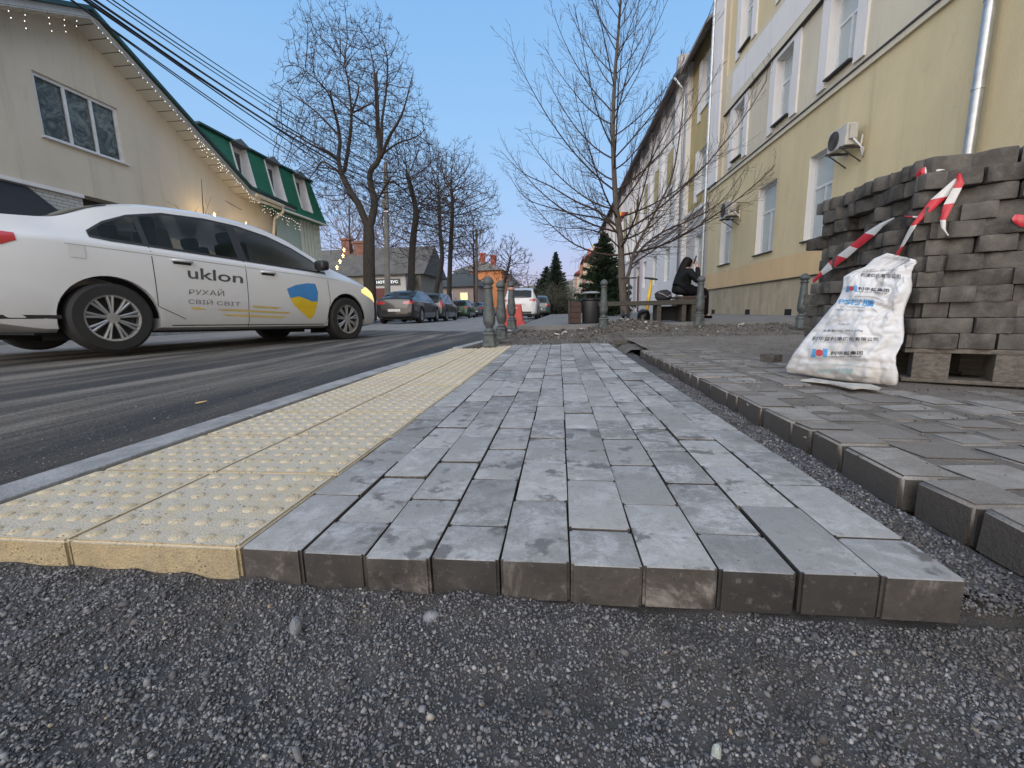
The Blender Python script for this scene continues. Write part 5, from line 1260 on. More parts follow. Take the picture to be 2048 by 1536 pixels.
# side glass
gt = [(.86, 1.00, 1.03), (1.0, .985, 1.14), (1.2, .982, 1.24), (1.5, .975, 1.325), (1.9, .965, 1.355), (2.25, .955, 1.345), (2.6, .945, 1.29), (2.9, .935, 1.195), (3.15, .928, 1.075), (3.30, .925, .97)]
for m_ in 'RL':
    BT.patch('side_window', [r for r in gt if r[0] <= 1.2]+[(1.24, .981, 1.255)], M_GTX, m_)
    BT.patch('side_window', [(1.28, .981, 1.265), (1.5, .975, 1.325), (1.9, .965, 1.355), (2.12, .958, 1.352)], M_GTX, m_)
    BT.patch('side_window', [(2.20, .957, 1.348), (2.6, .945, 1.29), (2.9, .935, 1.195), (3.15, .928, 1.075), (3.30, .925, .97)], M_GTX, m_)
    BT.patch('window_trim', [(x, a-.014, a+.008) for x, a, b in gt], M_BLK, m_, .005, 2); BT.patch('window_trim', [(x, b-.008, b+.014) for x, a, b in gt], M_BLK, m_, .005, 2)
    for xa, xb, z0, z1, z2 in ((2.11, 2.21, .955, 1.36, 1.36), (1.235, 1.285, .98, 1.25, 1.265)): BT.patch('window_pillar', [(xa, z0, z1), (xb, z0, z2)], M_BLK, m_, .005, 6)
BT.patch('windshield', [(-.60, .98, 1.30), (-.45, .99, 1.36), (0, 1.0, 1.39), (.45, .99, 1.36), (.60, .98, 1.30)], M_GLS, 'F', .004)
BT.patch('rear_window', [(-.56, 1.14, 1.32), (-.4, 1.15, 1.39), (0, 1.15, 1.41), (.4, 1.15, 1.39), (.56, 1.14, 1.32)], M_GLS, 'B', .004)
for m_ in 'RL':
    BT.patch('taillight', [(.05, .76, .93), (.12, .755, .955), (.25, .80, .955), (.42, .89, .945)], M_TAIL, m_, .004)
    BT.patch('headlight', [(3.93, .70, .745), (4.05, .66, .79), (4.2, .62, .755), (4.33, .585, .68), (4.39, .57, .62)], glow('lamp_warm', (1., .70, .26), 1.1), m_, .006)
for sg in (-1, 1):
    BT.patch('taillight', [(sg*.45, .78, .90), (sg*.6, .77, .92), (sg*.70, .76, .93)], M_TAIL, 'B', .004)
    BT.patch('headlight', [(sg*.30, .60, .66), (sg*.45, .58, .70), (sg*.62, .60, .73)], glow('lamp_warm', (1., .70, .26), 1.1), 'F', .006)
BT.patch('number_plate', [(-.26, .46, .56), (.26, .46, .56)], plain('plate_white', (.6, .6, .58), .5), 'B', .006)
BT.patch('grille', [(-.40, .30, .46), (0, .29, .47), (.40, .30, .46)], M_BLK, 'F', .005)
BT.line([(1.27, .98), (1.27, .42), (1.5, .30)], .007); BT.line([(2.16, .96), (2.14, .22)], .007); BT.line([(3.28, .93), (3.30, .55), (3.22, .24)], .007)
BT.line([(1.38, .24), (3.2, .24)], .010); BT.line([(.30, .915), (3.5, .845)], .006, plain('crease_shade_grey', (.30, .31, .32), .5), name='crease_shade_line')  # the grey strip paints in the shade of the pressed side crease
BT.patch('rear_bumper_trim', [(.10, .30, .33), (.6, .30, .33)], M_BLK, 'R', .002)
BT.patch('filler_cap', [(.70, .80, .90), (.80, .80, .90)], PW, 'R', .004)
for x in (1.52, 2.42):
    z = .865 if x < 2 else .845
    for sg in (-1, 1):
        h = BT.bvh.ray_cast(Vector((x, sg*3, z)), Vector((0, -sg, 0)))[0]
        mb = MB(); mb.tube([(x-.09, h.y, z), (x-.07, h.y+sg*.03, z), (x+.07, h.y+sg*.03, z), (x+.09, h.y, z)], [.012, .014, .014, .012], 8); mb.build('door_handle', PW, BT.root, smooth=True, world=False)
        BT.patch('handle_recess_shade', [(x-.08, z-.035, z-.005), (x+.08, z-.035, z-.005)], M_BLK, 'R' if sg < 0 else 'L', .001, parent=BT.body)  # black patch stands in for the shade in the hollow behind the handle
for sg in (-1, 1):
    mb = MB(); c = Vector((3.17, sg*.90, 1.005)); mb.box(c, (.12, .17, .13), None, bev=.04); mb.tube([(3.2, sg*.80, .95), c], .022, 8); mb.build('wing_mirror', M_BLK, BT.root, smooth=True, world=False)
# roof antenna and underbody shadow panel
mb = MB(); mb.bb((.5, -.6, .17), (3.9, .6, .22)); mb.build('underbody', M_BLK, BT.root, world=False)
Mi = BT.M.inverted()
wbody = MB(); _b = car_body(KT); wbody.add([BT.M @ Vector(q) for q in _b.v], _b.f); taxi_bvh = bvh_of(wbody)
def tz(p): return (350+p[0]/6.206, 500+p[1]/6.206)
def taxi_print(pts, fs, qm, mat, name, off=.003):
    r = print_on(taxi_bvh, pts, fs, qm, off)
    if r is None: print('print missed', name); return
    mb = MB(); mb.add([Mi @ q for q in r[0]], r[1]); mb.build(name, mat, BT.root, world=False)
INK2 = {'k': plain('lettering_dark', (.07, .07, .075), .5), 'g': plain('lettering_grey', (.16, .16, .165), .5), 'y': plain('sticker_yellow', (.62, .43, .02), .5), 'b': plain('sticker_blue', (.045, .22, .52), .5), 'yl': plain('sticker_line', (.50, .38, .12), .5)}
for s_, q, ink, bd in (('uklon', [(165, 352), (845, 415), (845, 292), (150, 205)], 'k', .012), ('РУХАЙ', [(172, 548), (612, 572), (606, 488), (178, 470)], 'g', 0), ('СВІЙ СВІТ', [(165, 665), (812, 698), (815, 635), (170, 595)], 'g', 0)):
    pts, fs = text_tris(s_, bd); taxi_print(pts, fs, quad_map([tz(k) for k in q]), INK2[ink], 'door_lettering')
def taxi_poly(poly, ink, name, off=.003):
    bm = bmesh.new(); bm.faces.new([bm.verts.new((x, y, 0)) for x, y in poly]); bmesh.ops.triangulate(bm, faces=bm.faces[:])
    bmesh.ops.subdivide_edges(bm, edges=bm.edges[:], cuts=3, use_grid_fill=True); bmesh.ops.triangulate(bm, faces=bm.faces[:]); bm.verts.index_update()
    taxi_print([(v.co.x, v.co.y) for v in bm.verts], [[w.index for w in f.verts] for f in bm.faces], lambda u, v: tz((u, v)), INK2[ink], name, off); bm.free()
for a in ([(195, 707), (300, 710), (400, 735), (330, 742), (205, 730)], [(510, 735), (700, 732), (1440, 772), (1400, 792), (600, 752)], [(580, 795), (800, 800), (1385, 826), (1330, 845), (650, 820)], [(950, 692), (1100, 697), (1315, 712), (1260, 732), (980, 714)]): taxi_poly(a, 'yl', 'yellow_stripe')
taxi_poly([(1390, 480), (1500, 435), (1640, 412), (1740, 420), (1775, 520), (1772, 637), (1700, 638), (1620, 602), (1540, 575), (1430, 595)], 'b', 'shield_sticker')
taxi_poly([(1430, 597), (1540, 577), (1620, 604), (1700, 640), (1772, 639), (1750, 740), (1722, 820), (1685, 858), (1650, 840), (1560, 760), (1480, 680)], 'y', 'shield_sticker')
# ---- parked cars
def kscale(K, sx, sz, sw): return [(x*sx, z*sz, b*sz, w*sw, r*sw) for x, z, b, w, r in K]
KH = [(0, .60, .50, .55, .5), (.03, .80, .60, .70, .6), (.08, .95, .86, .76, .64), (.22, 1.14, .92, .80, .62), (.48, 1.34, .93, .83, .60), (.8, 1.43, .93, .84, .58), (1.6, 1.47, .92, .85, .57), (2.3, 1.42, .90, .85, .58), (2.65, 1.25, .88, .85, .62), (3.0, 1.02, .87, .845, .68), (3.5, .92, .82, .81, .66), (3.85, .78, .72, .70, .56), (3.98, .62, .56, .58, .46), (4.02, .50, .46, .5, .4)]
KV = [(0, .58, .5, .6, .52), (.03, .82, .6, .76, .62), (.08, .98, .90, .80, .66), (.20, 1.20, .96, .83, .64), (.38, 1.40, .97, .85, .62), (.75, 1.47, .97, .86, .60), (2.2, 1.52, .95, .87, .60), (2.75, 1.44, .93, .87, .61), (3.15, 1.22, .91, .865, .66), (3.45, 1.03, .90, .86, .72), (4.0, .92, .84, .82, .68), (4.35, .76, .70, .70, .56), (4.44, .56, .52, .56, .45)]
def dress(c, R, kind, gls, plate=True, tail=((.48, .74), .80, 1.0), pcol=(.55, .55, .53)):
    L = c.L; K = c.K; zt = lambda x: float(catmull([k[0] for k in K], [k[1] for k in K], [x])[0]); zb_ = lambda x: float(catmull([k[0] for k in K], [k[2] for k in K], [x])[0])
    xs = gls; rows = []
    for i, x in enumerate(xs):
        t = zt(x); b = zb_(x)+.03; rows.append((x, b, max(b+.03, t-.085-(.02 if 0 < i < len(xs)-1 else .05))))
    c.both('window_trim', [(x, a-.012, b+.012) for x, a, b in rows], M_BLK, off=.0012)
    m = len(rows)//2
    c.both('side_window', rows[:m]+[rows[m]], M_GLS); r2 = rows[m]; c.both('side_window', [(r2[0]+.06, r2[1], r2[2])]+rows[m+1:], M_GLS)
    zr = max(k[1] for k in K); w = .56*K[4][3]/.83
    g0, g1 = (zb_(.3)+.03 if kind != 'sedan' else 1.12*zr/1.47), zr-.09
    c.patch('rear_window', [(-w, g0+.02, g1-.10), (-w*.75, g0, g1-.02), (0, g0, g1), (w*.75, g0, g1-.02), (w, g0+.02, g1-.10)], M_GLS, 'B', .004)
    c.patch('windshield', [(-w, .98*zr/1.47, g1-.1), (0, 1.0*zr/1.47, g1), (w, .98*zr/1.47, g1-.1)], M_GLS, 'F', .004)
    (ya, yb), za, zc = tail
    for sg in (-1, 1): c.patch('taillight', [(sg*ya, za+.02, zc-.03), (sg*(ya+yb)/2, za, zc), (sg*yb, za, zc)], M_TAIL, 'B', .005)
    c.both('taillight', [(.06, za, zc), (.20, za+.03, zc)], M_TAIL, off=.005)
    c.both('headlight', [(L-.42, .66, .70), (L-.2, .58, .72), (L-.07, .55, .62)], M_CHR, off=.004)
    if plate: c.patch('number_plate', [(-.26, .50 if kind != 'suv' else .72, .61 if kind != 'suv' else .83), (.26, .50 if kind != 'suv' else .72, .61 if kind != 'suv' else .83)], plain('plate_white', (.6, .6, .58), .5), 'B', .008)
    c.line([(rows[m][0], rows[m][1]), (rows[m][0]-.02, .30)], .012, mode='RL'); c.line([(rows[1][0]+.15, rows[1][1]), (rows[1][0]+.1, .45)], .01, mode='RL')
    for sg in (-1, 1):
        mb = MB(); mb.box((L*.69, sg*(K[6][3]+.08), zb_(L*.69)+.08), (.1, .17, .12), None, bev=.035); mb.build('wing_mirror', M_BLK, c.root, smooth=True, world=False)
    mb = MB(); mb.bb((.4, -.6, .17), (L-.4, .6, .22)); mb.build('underbody', M_BLK, c.root, world=False)
    c.patch('rear_bumper_trim', [(-.6, .24, .40), (0, .24, .42), (.6, .24, .40)], M_BLK, 'B', .006)
Pk = lambda n, c, m_=.0: paint(n, c, m_, dirt=.05)
def place(x, y, dep):      # ground point seen at a photo pixel at a given distance
    p = PD(x, y, dep); return p
specs = [
 ('parked_car', 'black saloon parked nearest beyond the taxi bonnet', KT, 1.06, .98, 1.04, Pk('paint_black', (.012, .013, .016)), (790, 648), 17.6, 8, 'sedan', .33, (.98, 3.80), [.95, 1.3, 1.7, 2.1, 2.5, 2.9, 3.3]),
 ('parked_car', 'dark green grey estate car parked behind the black saloon', KV, 1.0, 1.0, 1.0, Pk('paint_dark_green_grey', (.035, .045, .042)), (856, 642), 22.2, 9, 'wagon', .31, (.80, 3.45), [.35, .8, 1.3, 1.9, 2.4, 2.9, 3.2]),
 ('parked_car', 'green hatchback with red tail lamps parked past the estate car', KH, 1.0, 1.0, 1.0, Pk('paint_green', (.015, .085, .035)), (917, 638), 33, 7, 'hatch', .30, (.68, 3.18), [.5, .85, 1.3, 1.7, 2.1, 2.5, 2.8]),
 ('parked_car', 'dark saloon partly hidden past the green hatchback', KT, 1.0, 1.0, 1.0, Pk('paint_navy', (.02, .03, .05)), (951, 636), 42, 6, 'sedan', .31, (.93, 3.58), [.95, 1.3, 1.7, 2.1, 2.5, 2.9, 3.2]),
 ('parked_car', 'small dark car at the far end of the parked row', KH, 1.0, 1.0, 1.0, Pk('paint_charcoal', (.03, .03, .035)), (972, 635), 50, 5, 'hatch', .30, (.68, 3.18), [.5, .85, 1.3, 1.7, 2.1, 2.5, 2.8]),
 ('parked_car', 'white sport utility vehicle seen from behind past the three bollards', KV, 1.02, 1.115, 1.06, Pk('paint_white', (.62, .63, .64), 0.), (1040, 641), 22.3, 0, 'suv', .36, (.85, 3.60), [.45, .85, 1.3, 1.9, 2.4, 2.9, 3.2]),
 ('parked_car', 'dark teal hatchback parked in front of the white utility vehicle', KH, 1.0, 1.04, 1.0, Pk('paint_teal', (.02, .06, .06)), (1077, 636.5), 30, 0, 'hatch', .31, (.68, 3.18), [.5, .85, 1.3, 1.7, 2.1, 2.5, 2.8]),
 ('parked_car', 'dark car third in the row along the right kerb', KT, 1.0, 1.0, 1.0, Pk('paint_black', (.012, .013, .016)), (1089, 634), 38, 0, 'sedan', .31, (.93, 3.58), [.95, 1.3, 1.7, 2.1, 2.5, 2.9, 3.2]),
 ('parked_car', 'grey car farthest away in the row along the right kerb', KH, 1.0, 1.0, 1.0, Pk('paint_grey', (.10, .10, .11)), (1096, 632), 47, 0, 'hatch', .30, (.68, 3.18), [.5, .85, 1.3, 1.7, 2.1, 2.5, 2.8]),
]
for nm, lab, K, sx, sz, sw, pm, px_, dep, ang, kind, R, wh, gls in specs:
    p = place(px_[0], px_[1], dep); z = roadz(p[0], p[1]) if p[1] < 160 else 0
    kk = kscale(K, sx, sz, sw); wy = max(k[3] for k in kk)-.105
    if kind == 'suv': tail = ((.50, .80), .93, 1.06)
    elif kind == 'wagon': tail = ((.62, .80), .72, 1.10)
    elif kind == 'sedan': tail = ((.38, .72), .80, .93)
    else: tail = ((.50, .74), .76, .93)
    c = Car(nm, lab, 'car', kk, pm, R, wh, (p[0], p[1], z), radians(90+ang*.35), 0, 'cars parked along the left side' if px_[0] < 1000 else 'cars parked along the right kerb', wy=wy)
    dress(c, R, kind, gls, tail=tail)
# ------------------------------------------------------------------ bollards, bench, bins, scooter
M_IRON = None
def mat_iron():
    g = NT('weathered_cast_iron'); v = g.obj(rnd=True)
    c = g.mix(g.ramp(g.noise(v, 14, 6, .65), [(.35, 0.), (.7, 1.)]), (.05, .062, .066), (.12, .135, .135))
    c = g.mix(g.ramp(g.noise(v, 30, 6, .7), [(.60, 0.), (.72, .8)]), c, (.25, .245, .23))
    z = g.n('SeparateXYZ', i0=v).outputs[2]
    return g.done(c, .6, g.bump(g.noise(v, 120, 5), .4, .002), metal=.2)
M_IRON = mat_iron()
def bollard(loc, lab, h=.70, taped=False):
    t = empty('bollard', loc, lab, 'bollard', 'cast iron bollards around the dug-up corner')
    mb = MB(); n = 8; V = []
    prof = [(.075, 0), (.075, .015), (.066, .03), (.064, .11), (.070, .125), (.060, .145)]
    for r, z in prof: V += [(r*1.08*cos(2*pi*(k+.5)/n), r*1.08*sin(2*pi*(k+.5)/n), z) for k in range(n)]
    mb.add(V, [(i*n+k, i*n+(k+1) % n, (i+1)*n+(k+1) % n, (i+1)*n+k) for i in range(len(prof)-1) for k in range(n)]+[tuple((len(prof)-1)*n+k for k in range(n))])
    mb.build('pedestal', M_IRON, t, world=False)
    mb = MB(); n = 24; V = []
    prof = [(.050, .146), (.056, .158), (.042, .172), (.036, .185), (.040, .198), (.056, .222), (.0625, .26), (.063, .29), (.058, .35), (.050, .43), (.043, .52), (.040, .57), (.041, .580)]
    for i, (r, z) in enumerate(prof):
        fl = .05 if .21 < z < .57 else 0
        V += [(r*(1-fl*(k % 3 == 0)*1.4)*cos(2*pi*k/n), r*(1-fl*(k % 3 == 0)*1.4)*sin(2*pi*k/n), z) for k in range(n)]
    mb.add(V, [(i*n+k, i*n+(k+1) % n, (i+1)*n+(k+1) % n, (i+1)*n+k) for i in range(len(prof)-1) for k in range(n)])
    mb.build('shaft', M_IRON, t, world=False, smooth='auto')
    mb = MB(); mb.lathe([(.041, .581), (.050, .586), (.050, .597), (.038, .603), (.037, .613), (.045, .620), (.054, .628), (.0585, .640), (.0575, .655), (.051, .672), (.040, .686), (.024, .697), (.010, .7035), (.004, .709)], 24)
    mb.build('cap', M_IRON, t, world=False, smooth='auto')
    if taped:
        mb = MB(); mb.lathe([(.052, .575), (.054, .58), (.054, .605), (.052, .61)], 16); mb.build('tape_wrap', plain('faded_pink_tape', (.45, .22, .18), .5), t, world=False)
    t.scale = (1, 1, h/.70); t.rotation_euler = (0, 0, .3)
    return t
for px_, yb, dep, lab, h, tp in [(980, 692, 4.36, 'iron bollard nearest the camera beside the kerb end', .69, 0), (1004, 678, 5.2, 'iron bollard second in the left line, behind the nearest one', .69, 0),
        (1024, 657, 6.4, 'iron bollard with faded tape round its neck, in front of the white vehicle', .69, 1), (1207, 655, 6.4, 'iron bollard at the left end of the bench beside the rubble mound', .70, 0),
        (1398, 648, 6.4, 'iron bollard at the right end of the bench beside the seated person', .70, 0), (1601, 655, 5.7, 'iron bollard just left of the block stack', .70, 0)]:
    p = PD(px_, yb, dep); bollard(tuple(p), lab, h, tp)
M_BW = mat_wood('dark_bench_wood', (.035, .032, .026), (.075, .068, .055)); M_RW = mat_wood('red_brown_wood', (.045, .026, .021), (.075, .045, .037)); M_MET = plain('dark_metal', (.03, .032, .035), .5, metal=.3)
G = .118
# bench
t = empty('bench', (2.05, 7.3, G), 'long dark wooden bench with slab legs behind the rubble mound', 'bench')
b0, b1 = PD(1198, 603, 7.3), PD(1390, 600, 7.3); zt = (b0[2]+b1[2])/2
mb = MB()
for k in range(3): mb.bb((b0[0], 7.12+k*.14, zt-.075), (b1[0], 7.25+k*.14, zt), bev=.006)
mb.build('seat', M_BW, t)
for x in (b0[0]+.04, b0[0]+1.0, b1[0]-.22, b1[0]-.06): mb = MB(); mb.bb((x, 7.14, G), (x+.07, 7.50, zt-.077), bev=.004); mb.build('leg', M_BW, t)
mb = MB(); mb.bb((b0[0]+1.08, 7.40, G+.02), (b1[0]-.23, 7.44, zt-.10)); mb.build('back_panel', M_DK, t)
# reddish planter seat the person sits on
pc = PD(1378, 640, 8.0)
t = empty('planter_box', (pc[0], 8.0, G), 'reddish brown boarded box seat at the right end of the bench', 'box seat')
x0, x1 = PD(1352, 600, 7.9)[0], PD(1402, 600, 7.9)[0]
mb = MB()
for k in range(4): mb.bb((x0, 7.62, G+.005+k*.10), (x1, 8.10, G+.098+k*.10), bev=.004)
mb.build('box_side', M_RW, t)
mb = MB(); mb.bb((x0-.02, 7.60, G+.41), (x1+.02, 8.12, G+.445), bev=.004); mb.build('seat', M_RW, t)
ZS = G+.447
# litter bin and its wooden box
p = PD(1181, 645, 7.6)
t = empty('litter_bin', (p[0], p[1], G), 'black round litter bin with grey lid and plastic liner beside the bench', 'litter bin')
hb = PD(1181, 583, 7.6)[2]-G
mb = MB(); mb.lathe([(.135, 0), (.145, .02), (.150, hb*.72), (.147, hb*.74)], 24, (p[0], p[1], G)); mb.build('drum', plain('bin_black', (.02, .02, .022), .5), t, smooth='auto')
mb = MB(); mb.lathe([(.153, hb*.70), (.160, hb*.745), (.156, hb*.79), (.150, hb*.74)], 24, (p[0], p[1], G)); mb.build('bag_rim', plain('bin_bag', (.012, .012, .014), .35), t, smooth=True)
mb = MB()
for k in range(4): a = pi/4+k*pi/2; mb.tube([(p[0]+.13*cos(a), p[1]+.13*sin(a), G+hb*.72), (p[0]+.13*cos(a), p[1]+.13*sin(a), G+hb*.94)], .010, 6)
mb.build('lid_post', M_MET, t)
mb = MB(); mb.lathe([(.165, hb*.93), (.168, hb*.945), (.12, hb*.985), (.03, hb*1.0)], 24, (p[0], p[1], G)); mb.build('lid', plain('bin_lid_grey', (.28, .28, .28), .5, var=.3), t, smooth='auto')
p = PD(1150, 645, 7.6); t = empty('wooden_box', (p[0], p[1], G), 'brown boarded planter box left of the litter bin', 'box')
for k in range(4): mb = MB(); mb.bb((p[0]-.09, p[1]-.1, G+.01+k*.095), (p[0]+.10, p[1]+.3, G+.10+k*.095), bev=.004); mb.build('board', M_RW, t)
mb = MB(); mb.bb((p[0]-.115, p[1]-.12, G), (p[0]-.092, p[1]+.32, G+.41)); mb.build('corner_post', M_BW, t)
# small lamp finial post by the box
p = PD(1148, 612, 7.7)
# backpack on the bench and dark bags below it
def lump(name, c, s, mat, lab, cat, seed, fl=0., sub=3):
    bm = bmesh.new(); bmesh.ops.create_icosphere(bm, subdivisions=sub, radius=1)
    for w in bm.verts:
        k = 1+.16*mnoise.noise(w.co*1.6+Vector((seed, 0, 0)))+.06*mnoise.noise(w.co*5+Vector((seed, 0, 0)))
        z = w.co.z*k; z = max(z, -fl) if fl else z
        w.co = Vector((math.copysign(abs(w.co.x*k)**.75, w.co.x)*s[0], math.copysign(abs(w.co.y*k)**.75, w.co.y)*s[1], z*s[2]))
    me = bpy.data.meshes.new(name); bm.to_mesh(me); bm.free(); me.materials.append(mat); me.polygons.foreach_set('use_smooth', [True]*len(me.polygons))
    o = bpy.data.objects.new(name, me); COL.objects.link(o); o.location = c; return tag(o, lab, cat)
p = PD(1329, 597, 7.35)
bp = lump('backpack', (p[0], 7.3, zt+.085), (.145, .10, .10), plain('bag_charcoal', (.018, .019, .025), .8, var=.4, sc=18), 'dark backpack lying on the bench left of the seated person', 'backpack', 3, .85)
mb = MB(); mb.tube([(-.10, -.095, .05), (-.03, -.125, .02), (.05, -.12, -.03), (.11, -.09, .01)], .010, 6); mb.build('strap', plain('strap_grey', (.20, .20, .21), .7), bp, world=False)
p = PD(1287, 636, 7.9); lump('bin_bag', (p[0], p[1], G+.10), (.12, .12, .13), plain('bin_bag', (.012, .012, .014), .35), 'black full rubbish bag on the ground under the bench', 'rubbish bag', 6, .8)
# yellow kick scooter
p = PD(1294, 640, 9.0); SX, SY = p[0], p[1]
t = empty('kick_scooter', (SX, SY, G), 'yellow kick scooter with black handlebar standing behind the bench', 'scooter')
M_SY = plain('scooter_yellow', (.62, .40, .03), .4)
top = PD(1303, 560, 9.0); bot = PD(1293, 622, 9.0)
mb = MB(); mb.tube([bot, (Vector(bot)*.45+Vector(top)*.55), top], [.034, .040, .026], 8); mb.build('steering_column', M_SY, t, smooth=True)
mb = MB(); hx_ = PD(1289, 556, 9.0), PD(1315, 559, 9.0); mb.tube([hx_[0], Vector(top)+Vector((0, 0, .03)), hx_[1]], [.018, .022, .018], 8); mb.tube([top, Vector(top)+Vector((0, 0, .035))], .03, 8); mb.build('handlebar', M_BLK, t)
mb = MB(); mb.bb((bot[0]-.06, bot[1]+.05, G+.09), (bot[0]+.06, bot[1]+.75, G+.14), bev=.01); mb.build('deck', M_SY, t)
for dy in (-.02, .82):
    mb = MB(); mb.tube([(bot[0]-.022, bot[1]+dy, G+.10), (bot[0]+.022, bot[1]+dy, G+.10)], .10, 20); mb.build('wheel', M_TYRE, t)
mb = MB(); mb.tube([bot, (bot[0], bot[1]-.02, G+.10)], [.03, .02], 8); mb.build('fork', M_BLK, t)
# dark scooter handlebar left of the tree
top = PD(1258, 556, 9.6); t = empty('kick_scooter', (top[0], top[1], G), 'dark kick scooter half hidden by the tree trunk', 'scooter')
mb = MB(); mb.tube([(top[0], top[1], G+.12), top], [.03, .02], 8); mb.build('steering_column', M_MET, t)
mb = MB(); mb.tube([(top[0]-.17, top[1], top[2]), (top[0]+.17, top[1], top[2])], .017, 8); mb.build('handlebar', M_BLK, t)
mb = MB(); mb.bb((top[0]-.06, top[1]+.05, G+.09), (top[0]+.06, top[1]+.7, G+.13), bev=.01); mb.build('deck', M_MET, t)
for dy in (0., .78): mb = MB(); mb.tube([(top[0]-.022, top[1]+dy, G+.10), (top[0]+.022, top[1]+dy, G+.10)], .10, 20); mb.build('wheel', M_TYRE, t)
# red plastic barrier behind the left bollards
p = PD(1030, 655, 8.2); t = empty('traffic_barrier', (p[0], p[1], -.03), 'red plastic road barrier standing behind the left bollards', 'barrier')
M_RB = plain('barrier_red', (.36, .035, .028), .5, var=.25); x0, x1 = PD(1006, 640, 8.2)[0], PD(1052, 640, 8.2)[0]; zt2 = PD(1030, 609, 8.2)[2]; zb2 = PD(1030, 652, 8.2)[2]; yb_ = p[1]
mb = MB()
mb.prism([(x0, zb2), (x1, zb2), (x1-.01, zb2+.05), (x1-.05, zb2+.10), (x1-.09, zt2), (x0+.09, zt2), (x0+.05, zb2+.10), (x0+.01, zb2+.05)], lambda x, z: (x, yb_-.10-.12*max(0, 1-(z-zb2)/.14), z), lambda x, z: (x, yb_+.10+.12*max(0, 1-(z-zb2)/.14), z)); mb.build('body', M_RB, t, fixn=True)
mb = MB(); mb.bb((x0+.15, yb_-.108, zt2-.15), (x1-.15, yb_-.101, zt2-.06)); mb.build('white_band', M_TW, t)
# ------------------------------------------------------------------ the seated person
def skin_mesh(name, verts, edges, radii, mat, parent, root=0, sub=2):
    me = bpy.data.meshes.new(name); me.from_pydata([tuple(v) for v in verts], edges, []); o = bpy.data.objects.new(name, me); COL.objects.link(o)
    sk_ = o.modifiers.new('s', 'SKIN'); sk_.use_smooth_shade = True
    for i, r in enumerate(radii):
        rr = r if hasattr(r, '__len__') else (r, r); me.skin_vertices[0].data[i].radius = rr; me.skin_vertices[0].data[i].use_root = (i == root)
    ss = o.modifiers.new('u', 'SUBSURF'); ss.levels = sub; ss.render_levels = sub
    dg = bpy.context.evaluated_depsgraph_get(); m2 = bpy.data.meshes.new_from_object(o.evaluated_get(dg)); o.modifiers.clear(); o.data = m2
    m2.materials.clear(); m2.materials.append(mat); m2.polygons.foreach_set('use_smooth', [True]*len(m2.polygons)); o.parent = parent; return o
pp = PD(1366, 598, 7.85)
per = empty('person', (pp[0]-.02, 7.85, ZS), 'person in black jacket with long dark hair seated beside the bench, hand at the ear', 'person', rz=radians(8)); per.scale = (.95, .95, .95)
SK = plain('skin', (.50, .29, .21), .55, var=.06); JK = plain('black_jacket', (.009, .010, .012), .7, var=.4, sc=10, spec=.15, bump=.6); TR = plain('black_trousers', (.008, .008, .010), .9, spec=.05); HR = plain('dark_hair', (.006, .005, .005), .55, spec=.15)
# body: pelvis, spine, neck, head, limbs and fingers as one skinned figure
V = [(0, 0, .13), (.03, 0, .28), (.07, 0, .44), (.10, 0, .54), (.135, 0, .60), (.17, 0, .70)]; E = [(i, i+1) for i in range(5)]; Rr = [(.09, .12), (.10, .13), (.11, .15), (.05, .05), (.07, .068), (.085, .078)]
def chain(pts, rs, start):
    global V, E, Rr
    prev = start
    for p_, r_ in zip(pts, rs): V.append(p_); Rr.append(r_); E.append((prev, len(V)-1)); prev = len(V)-1
    return prev
for sg in (-1, 1):
    k = chain([(.06, sg*.09, .11), (.42, sg*.11, .09), (.44, sg*.11, -.30), (.46, sg*.11, -.36), (.56, sg*.11, -.405)], [.070, .060, .042, .040, .030], 0)
wr = chain([(.09, -.19, .47), (.20, -.27, .26), (.245, -.15, .52), (.235, -.125, .575)], [.052, .042, .028, .030], 2)
for a in range(4): chain([(.238+.005*a, -.115+.018*(a-1.5)*.6, .625), (.222+.004*a, -.108+.015*(a-1.5)*.6, .668-.006*abs(a-1.5))], [.010, .008], wr)
chain([(.215, -.110, .595), (.205, -.098, .62)], [.011, .009], wr)
wr = chain([(.09, .19, .47), (.18, .26, .24), (.38, .14, .17), (.42, .12, .165)], [.052, .042, .028, .030], 2)
for a in range(4): chain([(.465, .10+.018*(a-1.5), .165), (.495, .095+.016*(a-1.5), .150)], [.010, .008], wr)
chain([(.435, .085, .175), (.46, .07, .170)], [.011, .009], wr)
body = skin_mesh('body', V, E, Rr, SK, per)
# face details on the head, turned to the right
for sg in (-1, 1):
    mb = MB(); mb.lathe([(.001, -.009), (.008, -.005), (.009, 0), (.008, .005), (.001, .009)], 10, (.245, sg*.03, .705)); mb.build('eye', plain('eye_dark', (.03, .02, .02), .3), per, world=False, smooth=True)
mb = MB(); mb.tube([(.245, 0, .71), (.268, 0, .685), (.250, 0, .678)], [.008, .013, .006], 8); mb.build('nose', SK, per, world=False, smooth=True)
mb = MB(); mb.tube([(.243, -.022, .655), (.250, 0, .653), (.243, .022, .655)], [.004, .006, .004], 6); mb.build('mouth', plain('lips', (.30, .10, .09), .5), per, world=False, smooth=True)
